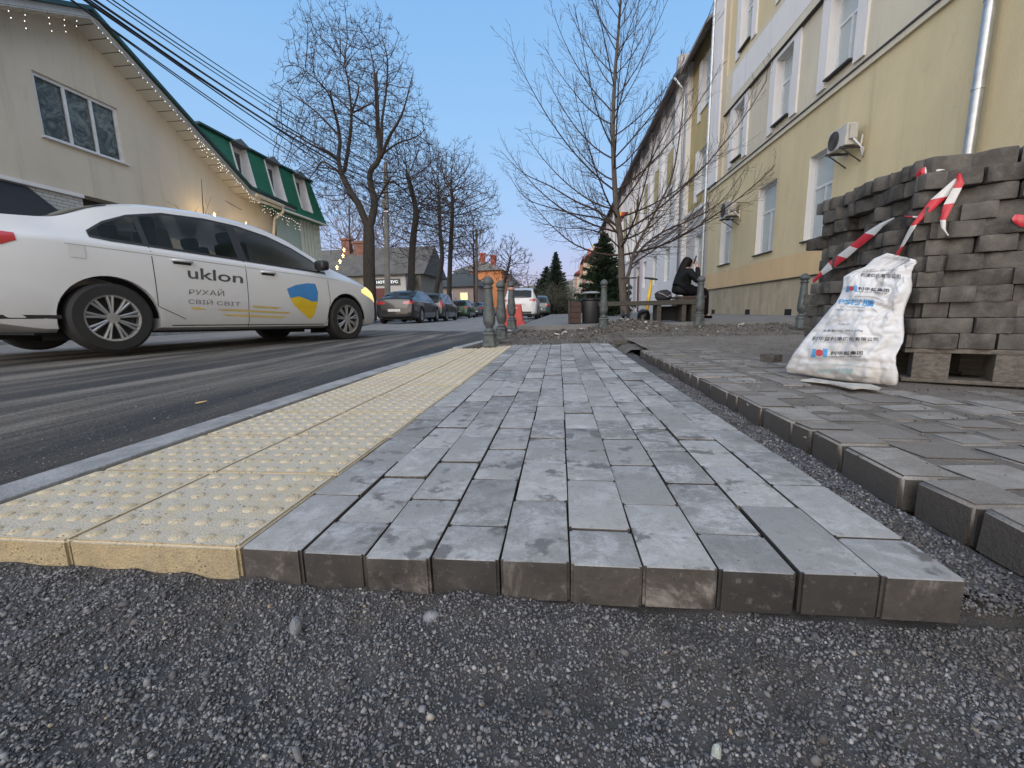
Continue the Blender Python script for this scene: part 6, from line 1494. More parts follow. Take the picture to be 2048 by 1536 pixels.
# jacket
V = [(-.01, 0, .02), (.005, 0, .12), (.05, 0, .43), (.085, 0, .52), (.02, 0, .28)]; E = [(0, 1), (1, 4), (4, 2), (2, 3)]; Rr = [(.16, .19), (.165, .19), (.145, .17), (.085, .085), (.155, .18)]
chain([(.085, -.20, .45), (.20, -.285, .25), (.240, -.17, .48), (.238, -.138, .545)], [.075, .062, .047, .043], 2); chain([(.085, .20, .45), (.18, .275, .235), (.35, .16, .17)], [.075, .062, .045], 2)
skin_mesh('jacket', V, E, Rr, JK, per)
V = [(-.01, 0, .095), (.0, 0, .22)]; E = [(0, 1)]; Rr = [(.185, .215), (.155, .18)]
for sg in (-1, 1): chain([(.12, sg*.095, .095), (.43, sg*.11, .095), (.445, sg*.11, -.10), (.455, sg*.11, -.385)], [.112, .082, .066, .060], 0)
skin_mesh('trousers', V, E, Rr, TR, per)
for sg in (-1, 1):
    skin_mesh('shoe', [(.44, sg*.11, -.385), (.50, sg*.11, -.40), (.60, sg*.11, -.412)], [(0, 1), (1, 2)], [(.048, .045), (.045, .040), (.032, .028)], TR, per)
skin_mesh('hair', [(.15, 0, .725), (.10, -.005, .66), (.055, 0, .56), (.0, 0, .42), (-.035, 0, .28), (-.04, 0, .17)], [(i, i+1) for i in range(5)], [(.112, .100), (.105, .100), (.10, .11), (.10, .10), (.085, .085), (.04, .05)], HR, per)
ph = empty('phone', tuple(Vector(per.location)+Vector((.205, -.092, .645))), 'black mobile phone held against the ear of the seated person', 'phone'); mb = MB(); mb.box((0, 0, 0), (.012, .07, .145), Matrix.Rotation(.25, 3, 'Y'), bev=.005); mb.build('case', M_BLK, ph, world=False)
# ------------------------------------------------------------------ bare trees, conifers, shrubs
def strands_mesh(name, strands, mat, parent, sides=(8, 5, 3)):
    Vs = []; Fs = []; base = 0
    for P, R in strands:
        P = np.asarray(P, float); R = np.asarray(R, float); m_ = len(P)
        n = sides[0] if R[0] > .05 else sides[1] if R[0] > .012 else sides[2]
        T = np.gradient(P, axis=0); T /= (np.linalg.norm(T, axis=1)[:, None]+1e-9)
        ref = np.array([0.3, .9, .2]) if abs(T[0] @ np.array([0.3, .9, .2])) < .9 else np.array([1., 0, 0])
        A = ref-T*(T@ref)[:, None]; A /= (np.linalg.norm(A, axis=1)[:, None]+1e-9); B = np.cross(T, A)
        ang = 2*np.pi*np.arange(n)/n
        Vv = P[:, None, :]+R[:, None, None]*(A[:, None, :]*np.cos(ang)[None, :, None]+B[:, None, :]*np.sin(ang)[None, :, None])
        Vs.append(Vv.reshape(-1, 3)); i = np.arange(m_-1)[:, None]*n; k = np.arange(n)[None]; k2 = (k+1) % n
        Fs.append((base+np.stack([i+k, i+k2, i+n+k2, i+n+k], -1)).reshape(-1, 4)); base += m_*n
    V = np.concatenate(Vs); F = np.concatenate(Fs)
    V = V-np.array(offset_of(parent)) if parent else V
    me = bpy.data.meshes.new(name); me.vertices.add(len(V)); me.vertices.foreach_set('co', V.reshape(-1).astype(np.float32))
    me.loops.add(len(F)*4); me.loops.foreach_set('vertex_index', F.reshape(-1).astype(np.int32)); me.polygons.add(len(F)); me.polygons.foreach_set('loop_start', (np.arange(len(F))*4).astype(np.int32))
    me.update(calc_edges=True); me.polygons.foreach_set('use_smooth', [True]*len(F)); me.materials.append(mat)
    o = bpy.data.objects.new(name, me); COL.objects.link(o); o.parent = parent; return o
def bark(name, a, b):
    g = NT(name); v = g.obj((1, 1, .25), geo=True); n_ = g.noise(v, 22, 6, .7); c = g.ramp(n_, [(.35, a), (.65, b)])
    return g.done(c, .9, g.bump(n_, .9, .02))
M_BARK = bark('bark_dark', (.022, .018, .016), (.058, .050, .040)); M_BARK2 = bark('bark_young', (.055, .045, .038), (.12, .10, .08)); M_TWIG = plain('twig_bark', (.058, .040, .034), .85, var=.2, spec=.2); M_TWIG2 = plain('twig_pale', (.20, .15, .14), .8, var=.2)
class Grow:
    def __init__(s, seed): s.r = random.Random(seed); s.out = []
    def branch(s, p, d, L, r, lvl, P):
        n = P['seg'][min(lvl, len(P['seg'])-1)]; d = np.array(d, float); d /= np.linalg.norm(d); pts = [np.array(p, float)]; st = L/n
        up = P['up'][min(lvl, len(P['up'])-1)]; wob = P['wob'][min(lvl, len(P['wob'])-1)]; dirs = [d]
        for i in range(n):
            d = d+np.array([s.r.gauss(0, wob) for _ in range(3)])+np.array([0, 0, up]); d /= np.linalg.norm(d); pts.append(pts[-1]+d*st); dirs.append(d)
        rr = [max(P['rmin'], r*(1-.8*i/n)) for i in range(n+1)]; s.out.append((pts, rr))
        if lvl < P['levels']: s.kids(pts, dirs, rr, L, lvl, P)
    def kids(s, pts, dirs, rr, L, lvl, P, f0=None):
        nk = P['kids'][min(lvl, len(P['kids'])-1)]; nk = max(1, int(nk*s.r.uniform(.8, 1.2)*(min(1.6, max(.5, L/P['ref'][min(lvl, len(P['ref'])-1)])))))
        f0 = P['start'][min(lvl, len(P['start'])-1)] if f0 is None else f0
        for k in range(nk):
            f = f0+(1-f0)*(k+s.r.random())/nk; x = f*(len(pts)-1); i = min(int(x), len(pts)-2); q = x-i
            p = pts[i]*(1-q)+pts[i+1]*q; d = dirs[i]; a = s.r.uniform(0, 2*pi); o = np.cross(d, [sin(a), cos(a), .3]); o /= np.linalg.norm(o)+1e-9
            th = radians(P['ang'][min(lvl, len(P['ang'])-1)]*s.r.uniform(.7, 1.25)); nd = d*cos(th)+o*sin(th)
            ratio = P['ratio'][min(lvl, len(P['ratio'])-1)]
            s.branch(p, nd, L*ratio*s.r.uniform(.6, 1.15)*(1-.45*(f-f0)/(1-f0+1e-6)), max(P['rmin'], rr[i]*P['rr']), lvl+1, P)
def limb(px_pts, r0, r1, n=4, rr=None):
    """a main limb through photo points (x, y, distance), smoothed"""
    K = [PD(x, y, d) for x, y, d in px_pts]; out = []
    t = np.linspace(0, len(K)-1, (len(K)-1)*n+1)
    for q in t:
        i = min(int(q), len(K)-2); f = q-i; a, b = K[i], K[i+1]; p0 = K[i-1] if i else 2*a-b; p3 = K[i+2] if i+2 < len(K) else 2*b-a
        out.append(.5*((2*a)+(-p0+b)*f+(2*p0-5*a+4*b-p3)*f*f+(-p0+3*a-3*b+p3)*f**3))
    m_ = len(out); return out, [r0+(r1-r0)*(k/(m_-1)) for k in range(m_)]
def tree(name, lab, base, trunk, strands, mt, mc, group=None):
    t = empty(name, tuple(base), lab, 'tree', group); strands_mesh('trunk', trunk, mt, t, (14, 8, 4)); strands_mesh('crown', strands, mc, t); return t

def colonize(nodes, parents, fixed_r, attr, step, infl, kill, seed, rtip, iters=140, up=.12, hooks=3, hookL=.28, expo=2.25):
    """space colonisation: branches grow towards free points of the crown; returns strands"""
    r = np.random.default_rng(seed); N = [np.array(p, float) for p in nodes]; par = list(parents); A = attr.copy(); nA = len(A)
    best = np.full(nA, 1e9); bi = np.zeros(nA, int); done = 0; alive = np.ones(nA, bool); kd = {}
    for it in range(iters):
        new = np.array(N[done:]); 
        if len(new) == 0: break
        for c in range(0, len(new), 400):
            d = np.linalg.norm(A[:, None]-new[None, c:c+400], axis=2); j = d.argmin(1); m_ = d[np.arange(nA), j]; k = m_ < best; best[k] = m_[k]; bi[k] = j[k]+done+c
        done = len(N); alive &= best > kill; use = alive & (best < infl)
        if not use.any(): break
        dirs = {}
        idx = np.nonzero(use)[0]; P = np.array(N); v = A[idx]-P[bi[idx]]; v /= np.linalg.norm(v, axis=1)[:, None]
        acc = np.zeros((len(N), 3)); np.add.at(acc, bi[idx], v)
        for i in np.unique(bi[idx]):
            q = acc[i]; n_ = np.linalg.norm(q)
            if n_ < 1e-3: continue
            q = q/n_+np.array([0, 0, up])+r.normal(0, .10, 3)
            if par[i] >= 0: w = N[i]-N[par[i]]; q = q+.55*w/(np.linalg.norm(w)+1e-9)
            q /= np.linalg.norm(q); c_ = N[i]+q*step; sib = kd.get(int(i), [])
            if len(sib) >= 3 or any(np.linalg.norm(c_-N[k]) < .45*step for k in sib): alive[idx[bi[idx] == i]] = False; continue
            N.append(c_); par.append(int(i)); kd.setdefault(int(i), []).append(len(N)-1)
    n = len(N); kids = [[] for _ in range(n)]
    for i in range(n):
        if par[i] >= 0: kids[par[i]].append(i)
    R = np.zeros(n)
    for i in range(n-1, -1, -1): R[i] = max(rtip, sum(R[k]**expo for k in kids[i])**(1/expo)) if kids[i] else rtip
    for i, f in enumerate(fixed_r): R[i] = max(f, min(R[i], f*1.15))
    out = []; st = [(0, None)]
    roots = [i for i in range(n) if par[i] < 0]; st = [(k, None) for k in roots]
    while st:
        i, p = st.pop(); P = [] if p is None else [N[p]]; Q = [] if p is None else [min(R[p], R[i]*1.15)]
        while True:
            P.append(N[i]); Q.append(R[i])
            if not kids[i]:
                for _ in range(hooks):      # short twigs that hook upwards at the ends
                    d = (N[i]-N[par[i]])/step+r.normal(0, .75, 3); L = hookL*r.uniform(.5, 1.2); pts = [N[i]]
                    for k in range(4): d = d/np.linalg.norm(d)+np.array([0, 0, .28]); pts.append(pts[-1]+d/np.linalg.norm(d)*L/4)
                    out.append((pts, [rtip, rtip*.9, rtip*.8, rtip*.7, rtip*.6]))
                break
            ks = sorted(kids[i], key=lambda k: -R[k]); st += [(k, i) for k in ks[1:]]
            if r.random() < .16 and R[i] < .03:
                d = r.normal(0, 1, 3); L = hookL*r.uniform(.6, 1.3); pts = [N[i]]
                for k in range(4): d = d/np.linalg.norm(d)+np.array([0, 0, .3]); pts.append(pts[-1]+d/np.linalg.norm(d)*L/4)
                out.append((pts, [rtip, rtip*.9, rtip*.8, rtip*.7, rtip*.6]))
            i = ks[0]
        if len(P) > 1: out.append((P, Q))
    return out
def cloud(c, rad, n, seed, power=.45, cut=None):
    r = np.random.default_rng(seed); v = r.normal(size=(n, 3)); v /= np.linalg.norm(v, axis=1)[:, None]; v *= (r.random(n)**power)[:, None]
    lob = 1+.13*np.sin(v[:, 0]*5+seed)*np.cos(v[:, 2]*6+seed*2); v *= lob[:, None]
    v[:, :2] *= np.where(v[:, 2] < 0, 1.0, 1-.25*v[:, 2])[:, None]
    return np.array(c)+v*np.array(rad)
def chain_nodes(limbs):
    nodes, par, fr = [], [], []
    for P, R in limbs:
        P = [np.array(q) for q in P]; a = -1
        if nodes:
            d = np.linalg.norm(np.array(nodes)-P[0], axis=1); a = int(d.argmin())
        for k, q in enumerate(P):
            if k == 0 and a >= 0 and np.linalg.norm(nodes[a]-q) < .05: continue
            nodes.append(q); par.append(a); fr.append(R[k]); a = len(nodes)-1
    return nodes, par, fr
# --- big double-stemmed tree at the left
def z3(*pts, d=20.): return [(520+x/3.49, y/3.49, d+dd) for x, y, dd in pts]
PB_ = dict(seg=[7, 6, 5, 4], up=[.05, .045, .06, .12], wob=[.07, .09, .13, .18], rmin=.0062, levels=3, kids=[14, 9, 6], ref=[3., 1.3, .6], start=[.12, .12, .1], ang=[44, 48, 50], ratio=[.50, .50, .50], rr=.55)
g = Grow(7); mains = []
tr = [limb([(741, 640, 20), (740, 590, 20), (738, 530, 20), (738, 470, 20), (737, 455, 20)], .30, .24)]
mains += [limb([(737, 458, 20)]+z3((690, 1430, 0), (640, 1360, .2), (600, 1280, .4), (565, 1200, .5), (548, 1100, .6), (558, 990, .8), (545, 880, 1), (515, 760, 1.2), (490, 640, 1.4)), .17, .05),
          limb([(739, 458, 20)]+z3((800, 1420, 0), (775, 1300, 0), (770, 1200, -.2), (830, 1110, -.4), (828, 960, -.5), (820, 720, -.8), (812, 520, -1)), .19, .05),
          limb(z3((590, 1190, .4), (612, 1060, .2), (632, 920, 0), (638, 790, -.2), (620, 600, -.5), (590, 440, -.6)), .09, .025),
          limb(z3((640, 790, -.2), (690, 610, .4), (620, 540, .6), (540, 400, .8)), .045, .015), limb(z3((640, 790, -.2), (560, 700, .8), (440, 610, 1.5), (380, 520, 2.)), .04, .012),
          limb(z3((640, 790, -.2), (740, 740, -.8), (800, 700, -1.), (850, 540, -1.4)), .04, .012), limb(z3((640, 800, -.2), (720, 850, .6), (800, 910, 1.0)), .04, .02),
          limb(z3((540, 1110, .6), (460, 1060, .2), (380, 1020, -.2), (260, 950, -.5), (130, 880, -.8)), .07, .02), limb(z3((555, 950, .8), (470, 860, 1.2), (380, 770, 1.6), (250, 680, 2), (100, 580, 2.2)), .06, .015),
          limb(z3((835, 1090, -.4), (850, 940, .2), (852, 840, .4), (880, 640, .8), (890, 420, 1.), (850, 250, 1.2)), .10, .02), limb(z3((845, 1100, -.4), (900, 960, -1), (965, 850, -1.6), (1010, 740, -2), (1060, 540, -2.4)), .09, .02),
          limb(z3((815, 960, -.5), (808, 700, -1.2), (795, 480, -1.6), (760, 300, -2.)), .05, .015), limb(z3((540, 1190, .4), (440, 1130, 1.2), (380, 1200, 1.8), (310, 1300, 2.)), .05, .012),
          limb(z3((820, 1400, 0), (880, 1290, -.5), (930, 1230, -1), (1010, 1290, -1.4)), .05, .015), limb(z3((850, 1080, -.4), (960, 1000, .6), (1080, 960, 1.2), (1160, 900, 1.5)), .05, .012), limb(z3((545, 880, 1.0), (510, 740, .2), (470, 640, -.6), (400, 560, -1.), (300, 480, -1.2)), .045, .012)]
nodes, par, fr = chain_nodes(tr+[(P, [q*.95 for q in R]) for P, R in mains])
cc = PD(706, 232, 20); at_ = cloud(cc, (3.85, 3.1, 4.8), 7000, 4); at_ = np.concatenate([at_, cloud(PD(640, 330, 20), (2.4, 2.2, 2.3), 1200, 9)])
st_ = colonize(nodes, par, fr, at_, .15, 1.6, .23, 3, .0070, hooks=4)
thick = [q for q in st_ if q[1][0] > .10]; thin = [q for q in st_ if q[1][0] <= .10]
tree('large_bare_tree', 'tall bare tree with a forked trunk standing nearest on the left pavement', PD(741, 640, 20), thick, thin, M_BARK, M_TWIG)
# --- pollarded street trees further back
def street_tree(lab, px, yb, dep, ytop, wpx, seed, trunk_pts=None, r0=.20, name='bare_street_tree', mt=None, mc=None, dense=1.0):
    b = PD(px, yb, dep); H = PD(px, ytop, dep)[2]-b[2]; sp = 1.4*wpx/853*dep/2; g = Grow(seed)
    tp = trunk_pts or [(px, yb, dep), (px+2, (yb+ytop)*.62, dep), (px, yb+(ytop-yb)*.5, dep)]
    T = limb(tp, r0, r0*.55, n=6); top = T[0][-1]; zt_ = b[2]+H; zc = b[2]+H*.30; rt = dep/853.
    zm = (zt_+zc)/2; c = np.array([top[0], top[1], zm]); nodes, par, fr = chain_nodes([T])
    at_ = cloud(c, (sp*.80, sp*.72, (zt_-zc)/2), int(2300*dense), seed, .5)
    st_ = colonize(nodes, par, fr, at_, .21*dep/26, 2.6, .27*dep/26, seed, .0072*dep/22, up=.18, hooks=4, hookL=.42)
    thick = [q for q in st_ if q[1][0] > .09]; g.out = [q for q in st_ if q[1][0] <= .09]
    tree(name, lab, b, thick, g.out, mt or M_BARK, mc or M_TWIG, 'bare trees along the left pavement')
street_tree('bare tree right of the concrete pole, second in the left row', 820, 636, 24, 262, 190, 3, [(820, 640, 24), (822, 560, 24), (826, 480, 24), (832, 430, 24), (828, 400, 24), (815, 350, 24)], .22)
street_tree('bare tree third in the left row, with a leaning trunk', 872, 634, 30, 300, 150, 5, [(868, 636, 30), (873, 580, 30), (884, 520, 30), (880, 460, 30), (878, 400, 30)], .20, dense=1.1)
street_tree('bare tree fourth in the left row, above the green hatchback', 899, 633, 33, 282, 180, 8, [(897, 636, 33), (899, 560, 33), (902, 480, 33), (905, 420, 33), (903, 380, 33)], .21, dense=1.15)
street_tree('smaller bare tree fifth in the left row, before the orange house', 948, 630, 46, 420, 90, 12, None, .16)
street_tree('small bare tree with a leaning trunk left of the white vehicle', 1012, 626, 50, 470, 80, 14, [(1003, 628, 50), (1006, 580, 50), (1014, 545, 50), (1020, 520, 50)], .22)
street_tree('pale birch-like tree rising behind the old slate roofed house', 700, 600, 46, 370, 130, 17, None, .16, mt=M_BARK2, mc=M_TWIG2)
street_tree('pale birch-like tree between the forked tree and the concrete pole', 770, 600, 48, 400, 120, 19, None, .16, mt=M_BARK2, mc=M_TWIG2)
street_tree('hazy bare tree behind the white vehicle at the end of the street', 1058, 622, 75, 545, 80, 23, None, .2, mc=M_TWIG2)
# --- young tree by the bench: long upswept branches
g = Grow(31); T = limb([(1250, 632, 12), (1246, 590, 12), (1243, 540, 12), (1241, 480, 12), (1233, 420, 12), (1228, 340, 12), (1226, 250, 12), (1230, 150, 12), (1237, 60, 12), (1243, -20, 12), (1246, -80, 12)], .115, .018)
PY_ = dict(seg=[10, 6, 5], up=[.10, .07, .05], wob=[.03, .05, .09], rmin=.0032, levels=2, kids=[20, 6], ref=[3.2, .9], start=[.10, .1], ang=[34, 34], ratio=[.26, .42], rr=.42)
S2 = limb([(1248, 572, 12), (1258, 545, 11.9), (1268, 505, 11.8), (1285, 470, 11.7), (1310, 425, 11.6), (1345, 350, 11.5), (1362, 250, 11.5), (1368, 190, 11.5)], .055, .008)
S3 = limb([(1262, 525, 11.85), (1290, 490, 11.6), (1330, 462, 11.4), (1380, 440, 11.2), (1440, 405, 11.0), (1490, 340, 10.9)], .035, .006)
S4 = limb([(1236, 455, 12), (1200, 425, 12.2), (1150, 402, 12.4), (1100, 372, 12.6), (1045, 345, 12.8), (1000, 300, 13)], .036, .006)
S5 = limb([(1240, 472, 12), (1208, 440, 11.8), (1160, 430, 11.5), (1110, 418, 11.3), (1050, 395, 11.0), (1012, 340, 10.9)], .030, .005)
S6 = limb([(1243, 500, 12), (1210, 470, 11.6), (1170, 458, 11.3), (1120, 455, 11.0), (1060, 440, 10.8)], .024, .005)
S7 = limb([(1262, 530, 11.9), (1300, 505, 12.2), (1340, 480, 12.5), (1400, 452, 12.8), (1470, 420, 13.0)], .026, .005)
subs = [S2, S3, S4, S5, S6, S7]
for P, R in subs:
    P = [np.array(q) for q in P]; D = [P[min(i+1, len(P)-1)]-P[max(i-1, 0)] for i in range(len(P))]; D = [q/np.linalg.norm(q) for q in D]
    g.kids(P, D, R, 3.4, 0, PY_, .15)
P, R = T; P = [np.array(q) for q in P]
for k in range(44):
    f = .25+.66*(k/44)**.9; i = int(f*(len(P)-1)); a = k*2.399; el = radians(6+48*(k/44)); L = (4.7-2.6*(k/44))*g.r.uniform(.8, 1.1)
    g.branch(P[i], [cos(a)*cos(el), sin(a)*cos(el), sin(el)], L, R[i]*.36, 0, PY_)
tree('young_bare_tree', 'slender bare tree with long upswept branches behind the rubble mound', PD(1250, 632, 12), [T, S2], subs[1:]+g.out, M_BARK2, M_TWIG)
# --- shrub twigs above the taxi roof (a small bare tree by the cream house)
g = Grow(41); b = np.array(PX(405, 470, -9.6)); b[2] = .06; T = ([b, b+[0, 0, 1.6], np.array(PX(405, 400, -9.6)), np.array(PX(403, 358, -9.6))], [.03, .02, .012, .006])
for k in range(14): a = k*2.4; g.branch(T[0][1]+np.array([0, 0, .1*k]), [cos(a)*.8, sin(a)*.8, .8], .8, .008, 1, PY_)
tree('sapling', 'thin bare sapling with a tall leading shoot before the cream wall', b, [T], g.out, M_BARK2, M_TWIG)
# --- conifers
def mat_needle(name, a, b):
    g_ = NT(name); v = g_.obj(geo=True); return g_.done(g_.mix(g_.ramp(g_.noise(v, 2.2, 5, .7), [(.35, 0.), (.65, 1.)]), a, b), .7)
M_NEED = mat_needle('spruce_needles', (.018, .040, .022), (.045, .075, .040)); M_NEED2 = mat_needle('far_conifer', (.03, .05, .035), (.06, .08, .055))
def conifer(lab, px, yb, dep, ytop, wpx, seed, mat, asym=0., group='conifers down the street'):
    b = PD(px, yb, dep); H = PD(px, ytop, dep)[2]-b[2]; Wd = wpx/853*dep/2; r = np.random.default_rng(seed); Vs = []; t = empty('conifer', tuple(b), lab, 'tree', group)
    tw = []; nw = int(H/.085)
    for w in range(nw):
        f = w/nw; z = H*(.06+.93*f); rad = Wd*((1-f)**.85)*(.85+.3*r.random())+.08; nb_ = int(7+6*(1-f))
        for k in range(nb_):
            a = 2*pi*(k+r.random()*.8)/nb_; L = rad*r.uniform(.55, 1.18); z_ = z+r.uniform(-.08, .08); dz = L*(r.uniform(-.05, .25)-.18*(1-f)); P = [np.array([cos(a)*L*q, sin(a)*L*q, z_+dz*q+.12*L*q*q]) for q in (0, .35, .7, 1)]
            tw.append(([b+p for p in P], [.02*(1-f)+.006, .012, .008, .003]))
            m_ = int(12+L*22)
            q = r.uniform(.18, 1., m_); c = np.array([np.array([cos(a)*L*x, sin(a)*L*x, z_+dz*x+.12*L*x*x]) for x in q])
            for s_ in (-1, 1):
                tip = c+np.stack([cos(a)*.10-s_*sin(a)*r.uniform(.05, .22, m_)*(1-q*.4), sin(a)*.10+s_*cos(a)*r.uniform(.05, .22, m_)*(1-q*.4), r.uniform(-.16, .12, m_)], 1)*(.6+.3*L)
                wv = np.stack([np.full(m_, cos(a)*.04), np.full(m_, sin(a)*.04), r.uniform(-.02, .06, m_)], 1)*(.8+.3*L); Vs.append(np.stack([c-wv, c+wv, tip], 1))
    V = np.concatenate(Vs).reshape(-1, 3); n = len(V)//3; me = bpy.data.meshes.new('crown'); me.vertices.add(3*n); me.vertices.foreach_set('co', V.reshape(-1).astype(np.float32)); me.loops.add(3*n); me.loops.foreach_set('vertex_index', np.arange(3*n, dtype=np.int32))
    me.polygons.add(n); me.polygons.foreach_set('loop_start', np.arange(0, 3*n, 3, dtype=np.int32)); me.update(calc_edges=True); me.materials.append(mat); o = bpy.data.objects.new('crown', me); COL.objects.link(o); o.parent = t
    strands_mesh('trunk', [([b+np.array([0, 0, -.1]), b+np.array([0, 0, H*.5]), b+np.array([0, 0, H])], [.16, .09, .015])]+tw, M_BARK, t)
conifer('large dark spruce left of the bench tree', 1206, 632, 17, 470, 105, 2, M_NEED)
conifer('tall far conifer with a thin pointed top', 1112, 632, 48, 506, 66, 4, M_NEED2); conifer('shorter broad far conifer left of the pointed one', 1094, 632, 50, 534, 84, 6, M_NEED2)
# --- rounded bare shrubs
def shrub(lab, px, yb, dep, ytop, wpx, seed, mat, n=70, name='bare_shrub', cat='shrub'):
    b = PD(px, yb, dep); H = PD(px, ytop, dep)[2]-b[2]; Wd = wpx/853*dep/2; g = Grow(seed); P = dict(PB_); P['rmin'] = .0028*dep/10; P['levels'] = 2; P['kids'] = [9, 6]; P['ref'] = [1.5, .8]; P['ratio'] = [.5, .5]; P['up'] = [.02, .03]
    for k in range(n):
        a = k*2.4; f = ((k+.5)/n)**.5; el = radians(88-78*f); L = 1/sqrt((cos(el)/Wd)**2+(sin(el)/H)**2)*g.r.uniform(.6, .85)
        g.branch(b+np.array([.1*cos(a), .1*sin(a), 0]), [cos(a)*cos(el), sin(a)*cos(el), sin(el)], L, .02, 0, P)
    o = strands_mesh(name, g.out, mat, None); o.location = (0, 0, 0); return tag(o, lab, cat)
shrub('wide grey green bare shrub under the far conifers', 1112, 632, 34, 556, 120, 3, plain('shrub_twig_grey', (.085, .085, .065), .85), 110)
shrub('brownish bare shrub behind the white vehicle', 1062, 630, 55, 575, 60, 5, plain('shrub_twig_brown', (.12, .095, .08), .85), 60)
shrub('dense bare bush at the foot of the fourth street tree', 903, 636, 31, 585, 56, 9, M_TWIG, 60)
shrub('low bare bush right of the wide shrub by the far kerb', 1160, 632, 40, 590, 50, 11, plain('shrub_twig_grey', (.085, .085, .065), .85), 50)
# ------------------------------------------------------------------ poles, overhead wires, light strings
M_CONC = plain('pole_concrete', (.26, .25, .23), .85, var=.25, sc=3); M_WIRE = plain('black_cable', (.012, .012, .014), .5)
pA = PD(776, 640, 22); pAt = PD(771, 325, 22)
t = empty('utility_pole', tuple(pA), 'square concrete utility pole with a crossarm beside the forked tree', 'utility pole')
mb = MB(); mb.tube([pA, pAt], [.17, .11], 4); mb.build('pole', M_CONC, t)
mb = MB()
for y in (412, 418, 425): q = PD(773.5, y, 22); mb.tube([q, Vector(q)+Vector((0, 0, .06))], .15, 8)
mb.build('band', M_CHR, t)
mb = MB()
for y in (345, 365, 385): q = Vector(PD(773, y, 21.9)); mb.tube([q+Vector((-.55, 0, 0)), q+Vector((.55, 0, 0))], .03, 6)
mb.build('crossarm', M_FL, t)
mb = MB(); q = Vector(PD(771, 408, 21.8)); mb.box(q, (.30, .2, .42), None, bev=.02); mb.build('junction_box', plain('box_grey', (.25, .25, .24), .6), t)
pB = PD(953, 636, 45); pBt = PD(953, 458, 45)
t = empty('utility_pole', tuple(pB), 'brown far utility pole before the pink and orange houses', 'utility pole'); mb = MB(); mb.tube([pB, pBt], [.19, .13], 8); mb.build('pole', plain('pole_brown', (.12, .09, .07), .85), t)
mb = MB(); q = Vector(PD(953, 462, 45)); mb.tube([q+Vector((-.8, 0, 0)), q+Vector((.8, 0, 0))], .05, 6); mb.build('crossarm', M_FL, t)
pC = PD(1022, 636, 60); t = empty('utility_pole', tuple(pC), 'thin dark utility pole left of the far grey house', 'utility pole'); mb = MB(); mb.tube([pC, PD(1022, 540, 60)], [.14, .1], 8); mb.build('pole', M_FL, t)
# street lamp far right with two arms (behind tree)
def wire(a, b, sag, r, lab, n=28, group='overhead cables', name='overhead_cable', mat=None):
    a, b = Vector(a), Vector(b); P = []
    for k in range(n+1):
        f = k/n; q = a.lerp(b, f); q.z -= sag*4*f*(1-f); P.append(q)
    mb = MB(); mb.tube(P, r, 6); return tag(mb.build(name, mat or M_WIRE, smooth=True, loc=a), lab, 'cable', group)
W_ = [(245, -6, 7.6, 327, .50, .011, 'thin cable highest of the bundle, arching alone against the sky'), (212, -6, 7.0, 338, .42, .012, 'thin cable second from the top of the bundle'), (196, -6, 6.6, 348, .40, .010, 'thin cable third from the top of the bundle'),
      (178, -6, 6.3, 360, .45, .020, 'thick twisted black cable upper of the heavy pair'), (170, -6, 6.1, 372, .52, .024, 'thickest black cable in the middle of the bundle'), (160, -6, 6.0, 386, .40, .011, 'thin cable just under the thickest cable'),
      (150, -6, 5.9, 398, .38, .014, 'cable running close above the gable eaves'), (140, -6, 5.8, 412, .50, .011, 'thin sagging cable near the gable eaves'), (125, -6, 5.7, 428, .42, .010, 'lowest thin cable of the bundle above the roof edge')]
for x0, y0, dep, yt, sag, r, lab in W_:
    a = Vector(PD(x0, y0, dep)); b = Vector(PD(772, yt, 21.9)); dvec = (a-b).normalized(); a2 = a+dvec*6+Vector((0, 0, .5))
    wire(a2, b, sag, r, lab)
wire(PD(-200, 20, 8.2), (-10.9, 14.5, 4.2), .05, .008, 'thin cable slanting down across the cream wall', group='cables on the cream wall')
for i, (yt, s_) in enumerate(((350, .6), (372, .8), (395, .7), (405, .9))):
    wire(PD(772, yt, 22), PD(953, 462+i*3, 45), s_, .015, ['upper', 'second', 'third', 'lowest'][i]+' cable between the concrete pole and the brown far pole', group='cables between the poles')
wire(PD(953, 462, 45), PD(1022, 542, 60), .5, .02, 'cable from the brown far pole to the thin dark pole', group='cables beyond the brown pole')
for i, y in enumerate((546, 556, 566)): wire(PD(1022, 545+i*3, 60), PD(1180, y, 64), .5, .022, ['top', 'middle', 'bottom'][i]+' cable crossing the street before the far conifers', group='cables crossing the far street')
wire(PD(772, 372, 22), PD(560, 330, 15.5), .25, .010, 'short cable from the pole to the green mansard roof', group='cables beyond the brown pole')
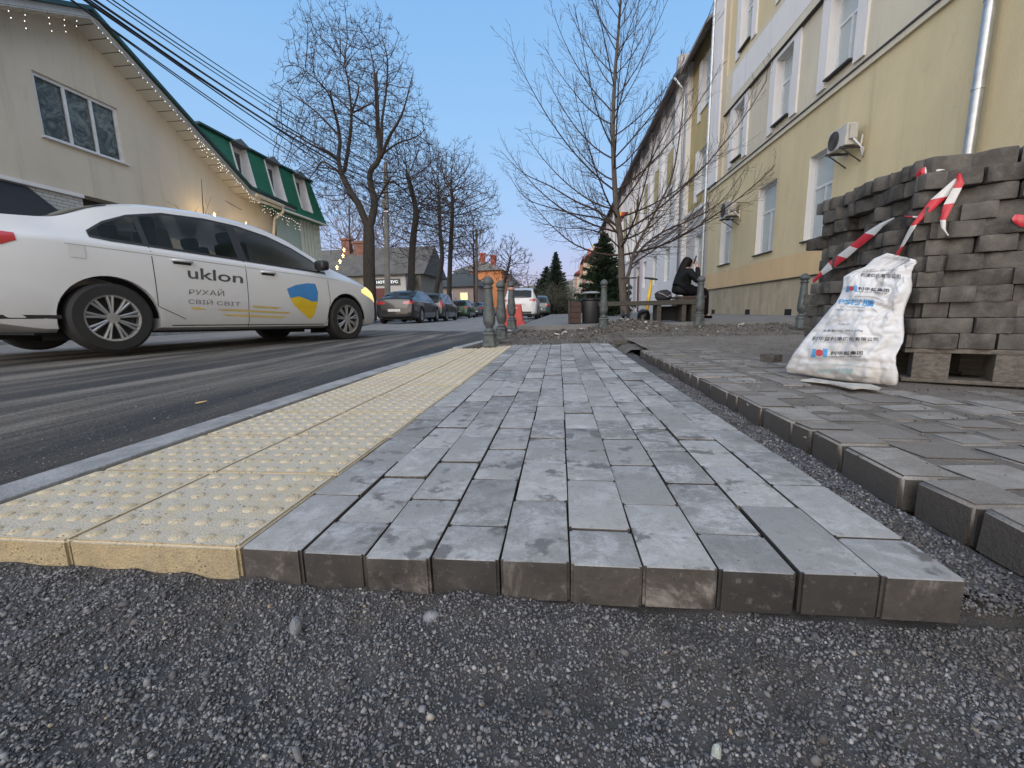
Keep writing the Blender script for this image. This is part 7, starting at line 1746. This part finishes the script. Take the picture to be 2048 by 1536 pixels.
# icicle light strings along the eaves
M_BULB = glow('cool_bulb', (.95, .93, .85), 2.0)
_b = MB(); _b.lathe([(.003, -.012), (.0075, -.006), (.008, .004), (.004, .011)], 8); _o = _b.build('bulb', M_BULB, None); BULB_ME = _o.data; bpy.data.objects.remove(_o)
def icicles(path, n, lab, seed, drop=(.08, .5), group='icicle lights on the eaves'):
    rr = random.Random(seed); P = [Vector(p) for p in path]; L = [0]
    for a, b in zip(P, P[1:]): L.append(L[-1]+(b-a).length)
    t = empty('icicle_lights', tuple(P[0]), lab, 'light string', group); mw = MB(); bulbs = []; mw.tube(P, .004, 4)
    for k in range(n):
        d = L[-1]*(k+.5*rr.random())/n; i = max(j for j in range(len(L)-1) if L[j] <= d+1e-9); q = P[i].lerp(P[i+1], (d-L[i])/(L[i+1]-L[i])); h = rr.uniform(*drop)
        mw.tube([q, q-Vector((0, 0, h))], .0025, 3)
        m_ = max(1, int(h/.13))
        for j in range(m_): c = q-Vector((rr.uniform(-.015, .015), rr.uniform(-.02, .02), .07+(h-.06)*(j+.5)/m_)); bulbs.append(c)
    mw.build('wire', M_WIRE, t)
    for c in bulbs[:100]:
        o = bpy.data.objects.new('bulb', BULB_ME); COL.objects.link(o); o.parent = t; o.location = c-Vector(t.location)
xe = XL+.60
icicles([(xe, 4.5, 5.03), (xe, 9.6, 7.38)], 14, 'white icicle lights hanging from the rising eaves at the upper left corner', 1, (.15, .7))
icicles([(xe, 9.65, 7.37), (xe, 12.0, 6.06)], 20, 'white icicle lights along the upper part of the sloping eaves', 2, (.03, .14))
icicles([(xe, 12.0, 6.06), (xe, 14.45, 4.72)], 40, 'white icicle lights along the lower part of the sloping eaves', 3, (.05, .42))
icicles([(xe-.1, 14.6, 4.66), (-10.2, 17.0, 4.25)], 26, 'white icicle lights sagging between the cream eaves and the teal wall', 4, (.08, .45))
# warm star lanterns on festoons
M_STAR = glow('warm_star', (1., .72, .22), 7.0)
def star(c, r, lab, energy=6.):
    mb = MB(); V = []; n = 10
    for k in range(n): a = pi/2+2*pi*k/n; q = r*(1 if k % 2 == 0 else .45); V.append((q*cos(a)*.7, q*cos(a)*.7*-.3, q*sin(a)))
    V += [(.02, -.03, 0), (-.02, .03, 0)]
    mb.add(V, [(k, (k+1) % n, n) for k in range(n)]+[((k+1) % n, k, n+1) for k in range(n)]); t = empty('star_lantern', tuple(c), lab, 'lantern', 'warm star lanterns'); mb.build('star', M_STAR, t, world=False)
    if energy:
        ld = bpy.data.lights.new('lantern_light', 'POINT'); ld.energy = energy; ld.color = (1, .68, .30); ld.shadow_soft_size = .12; lo = bpy.data.objects.new('lantern_light', ld); COL.objects.link(lo); lo.parent = t; lo.location = (.15, -.12, 0)
for x, y, X_, r, lab, e in [(429, 430, -10.55, .10, 'glowing star lantern before the cream wall above the taxi roof', 13), (492, 446, -10.6, .05, 'small dim lantern further along the cream wall', 4), (548, 478, -10.2, .10, 'glowing star lantern by the cream downpipe', 14), (618, 522, -9.4, .10, 'glowing star lantern just above the taxi mirror', 6)]:
    star(PX(x, y, X_), r, lab, e)
F_ = [(665, 547), (674, 535), (680, 523), (686, 512), (688, 500)]; Pf = [PD(x, y, 19+.3*i) for i, (x, y) in enumerate(F_)]
for i, q in enumerate(Pf): star(q, .12, ['lowest', 'second lowest', 'middle', 'second highest', 'highest'][i]+' lantern of the slanting festoon left of the forked tree', 5 if i == 2 else 0)
mb = MB(); mb.tube([PD(655, 565, 18.7)]+Pf+[PD(700, 440, 20.5)], .008, 5); tag(mb.build('festoon_wire', M_WIRE, loc=Pf[0]), 'slanting wire that carries the star lanterns left of the forked tree', 'cable')
# television aerial over the old house
q = PY(662, 480, Yh+2); mb = MB(); mb.tube([PY(662, 510, Yh+2), q, PY(662, 468, Yh+2)], .03, 6); mb.tube([PY(648, 470, Yh+2), PY(664, 472, Yh+2)], .02, 5)
tag(mb.build('aerial', M_FL, loc=q), 'thin television aerial above the left end of the slate roof', 'aerial')
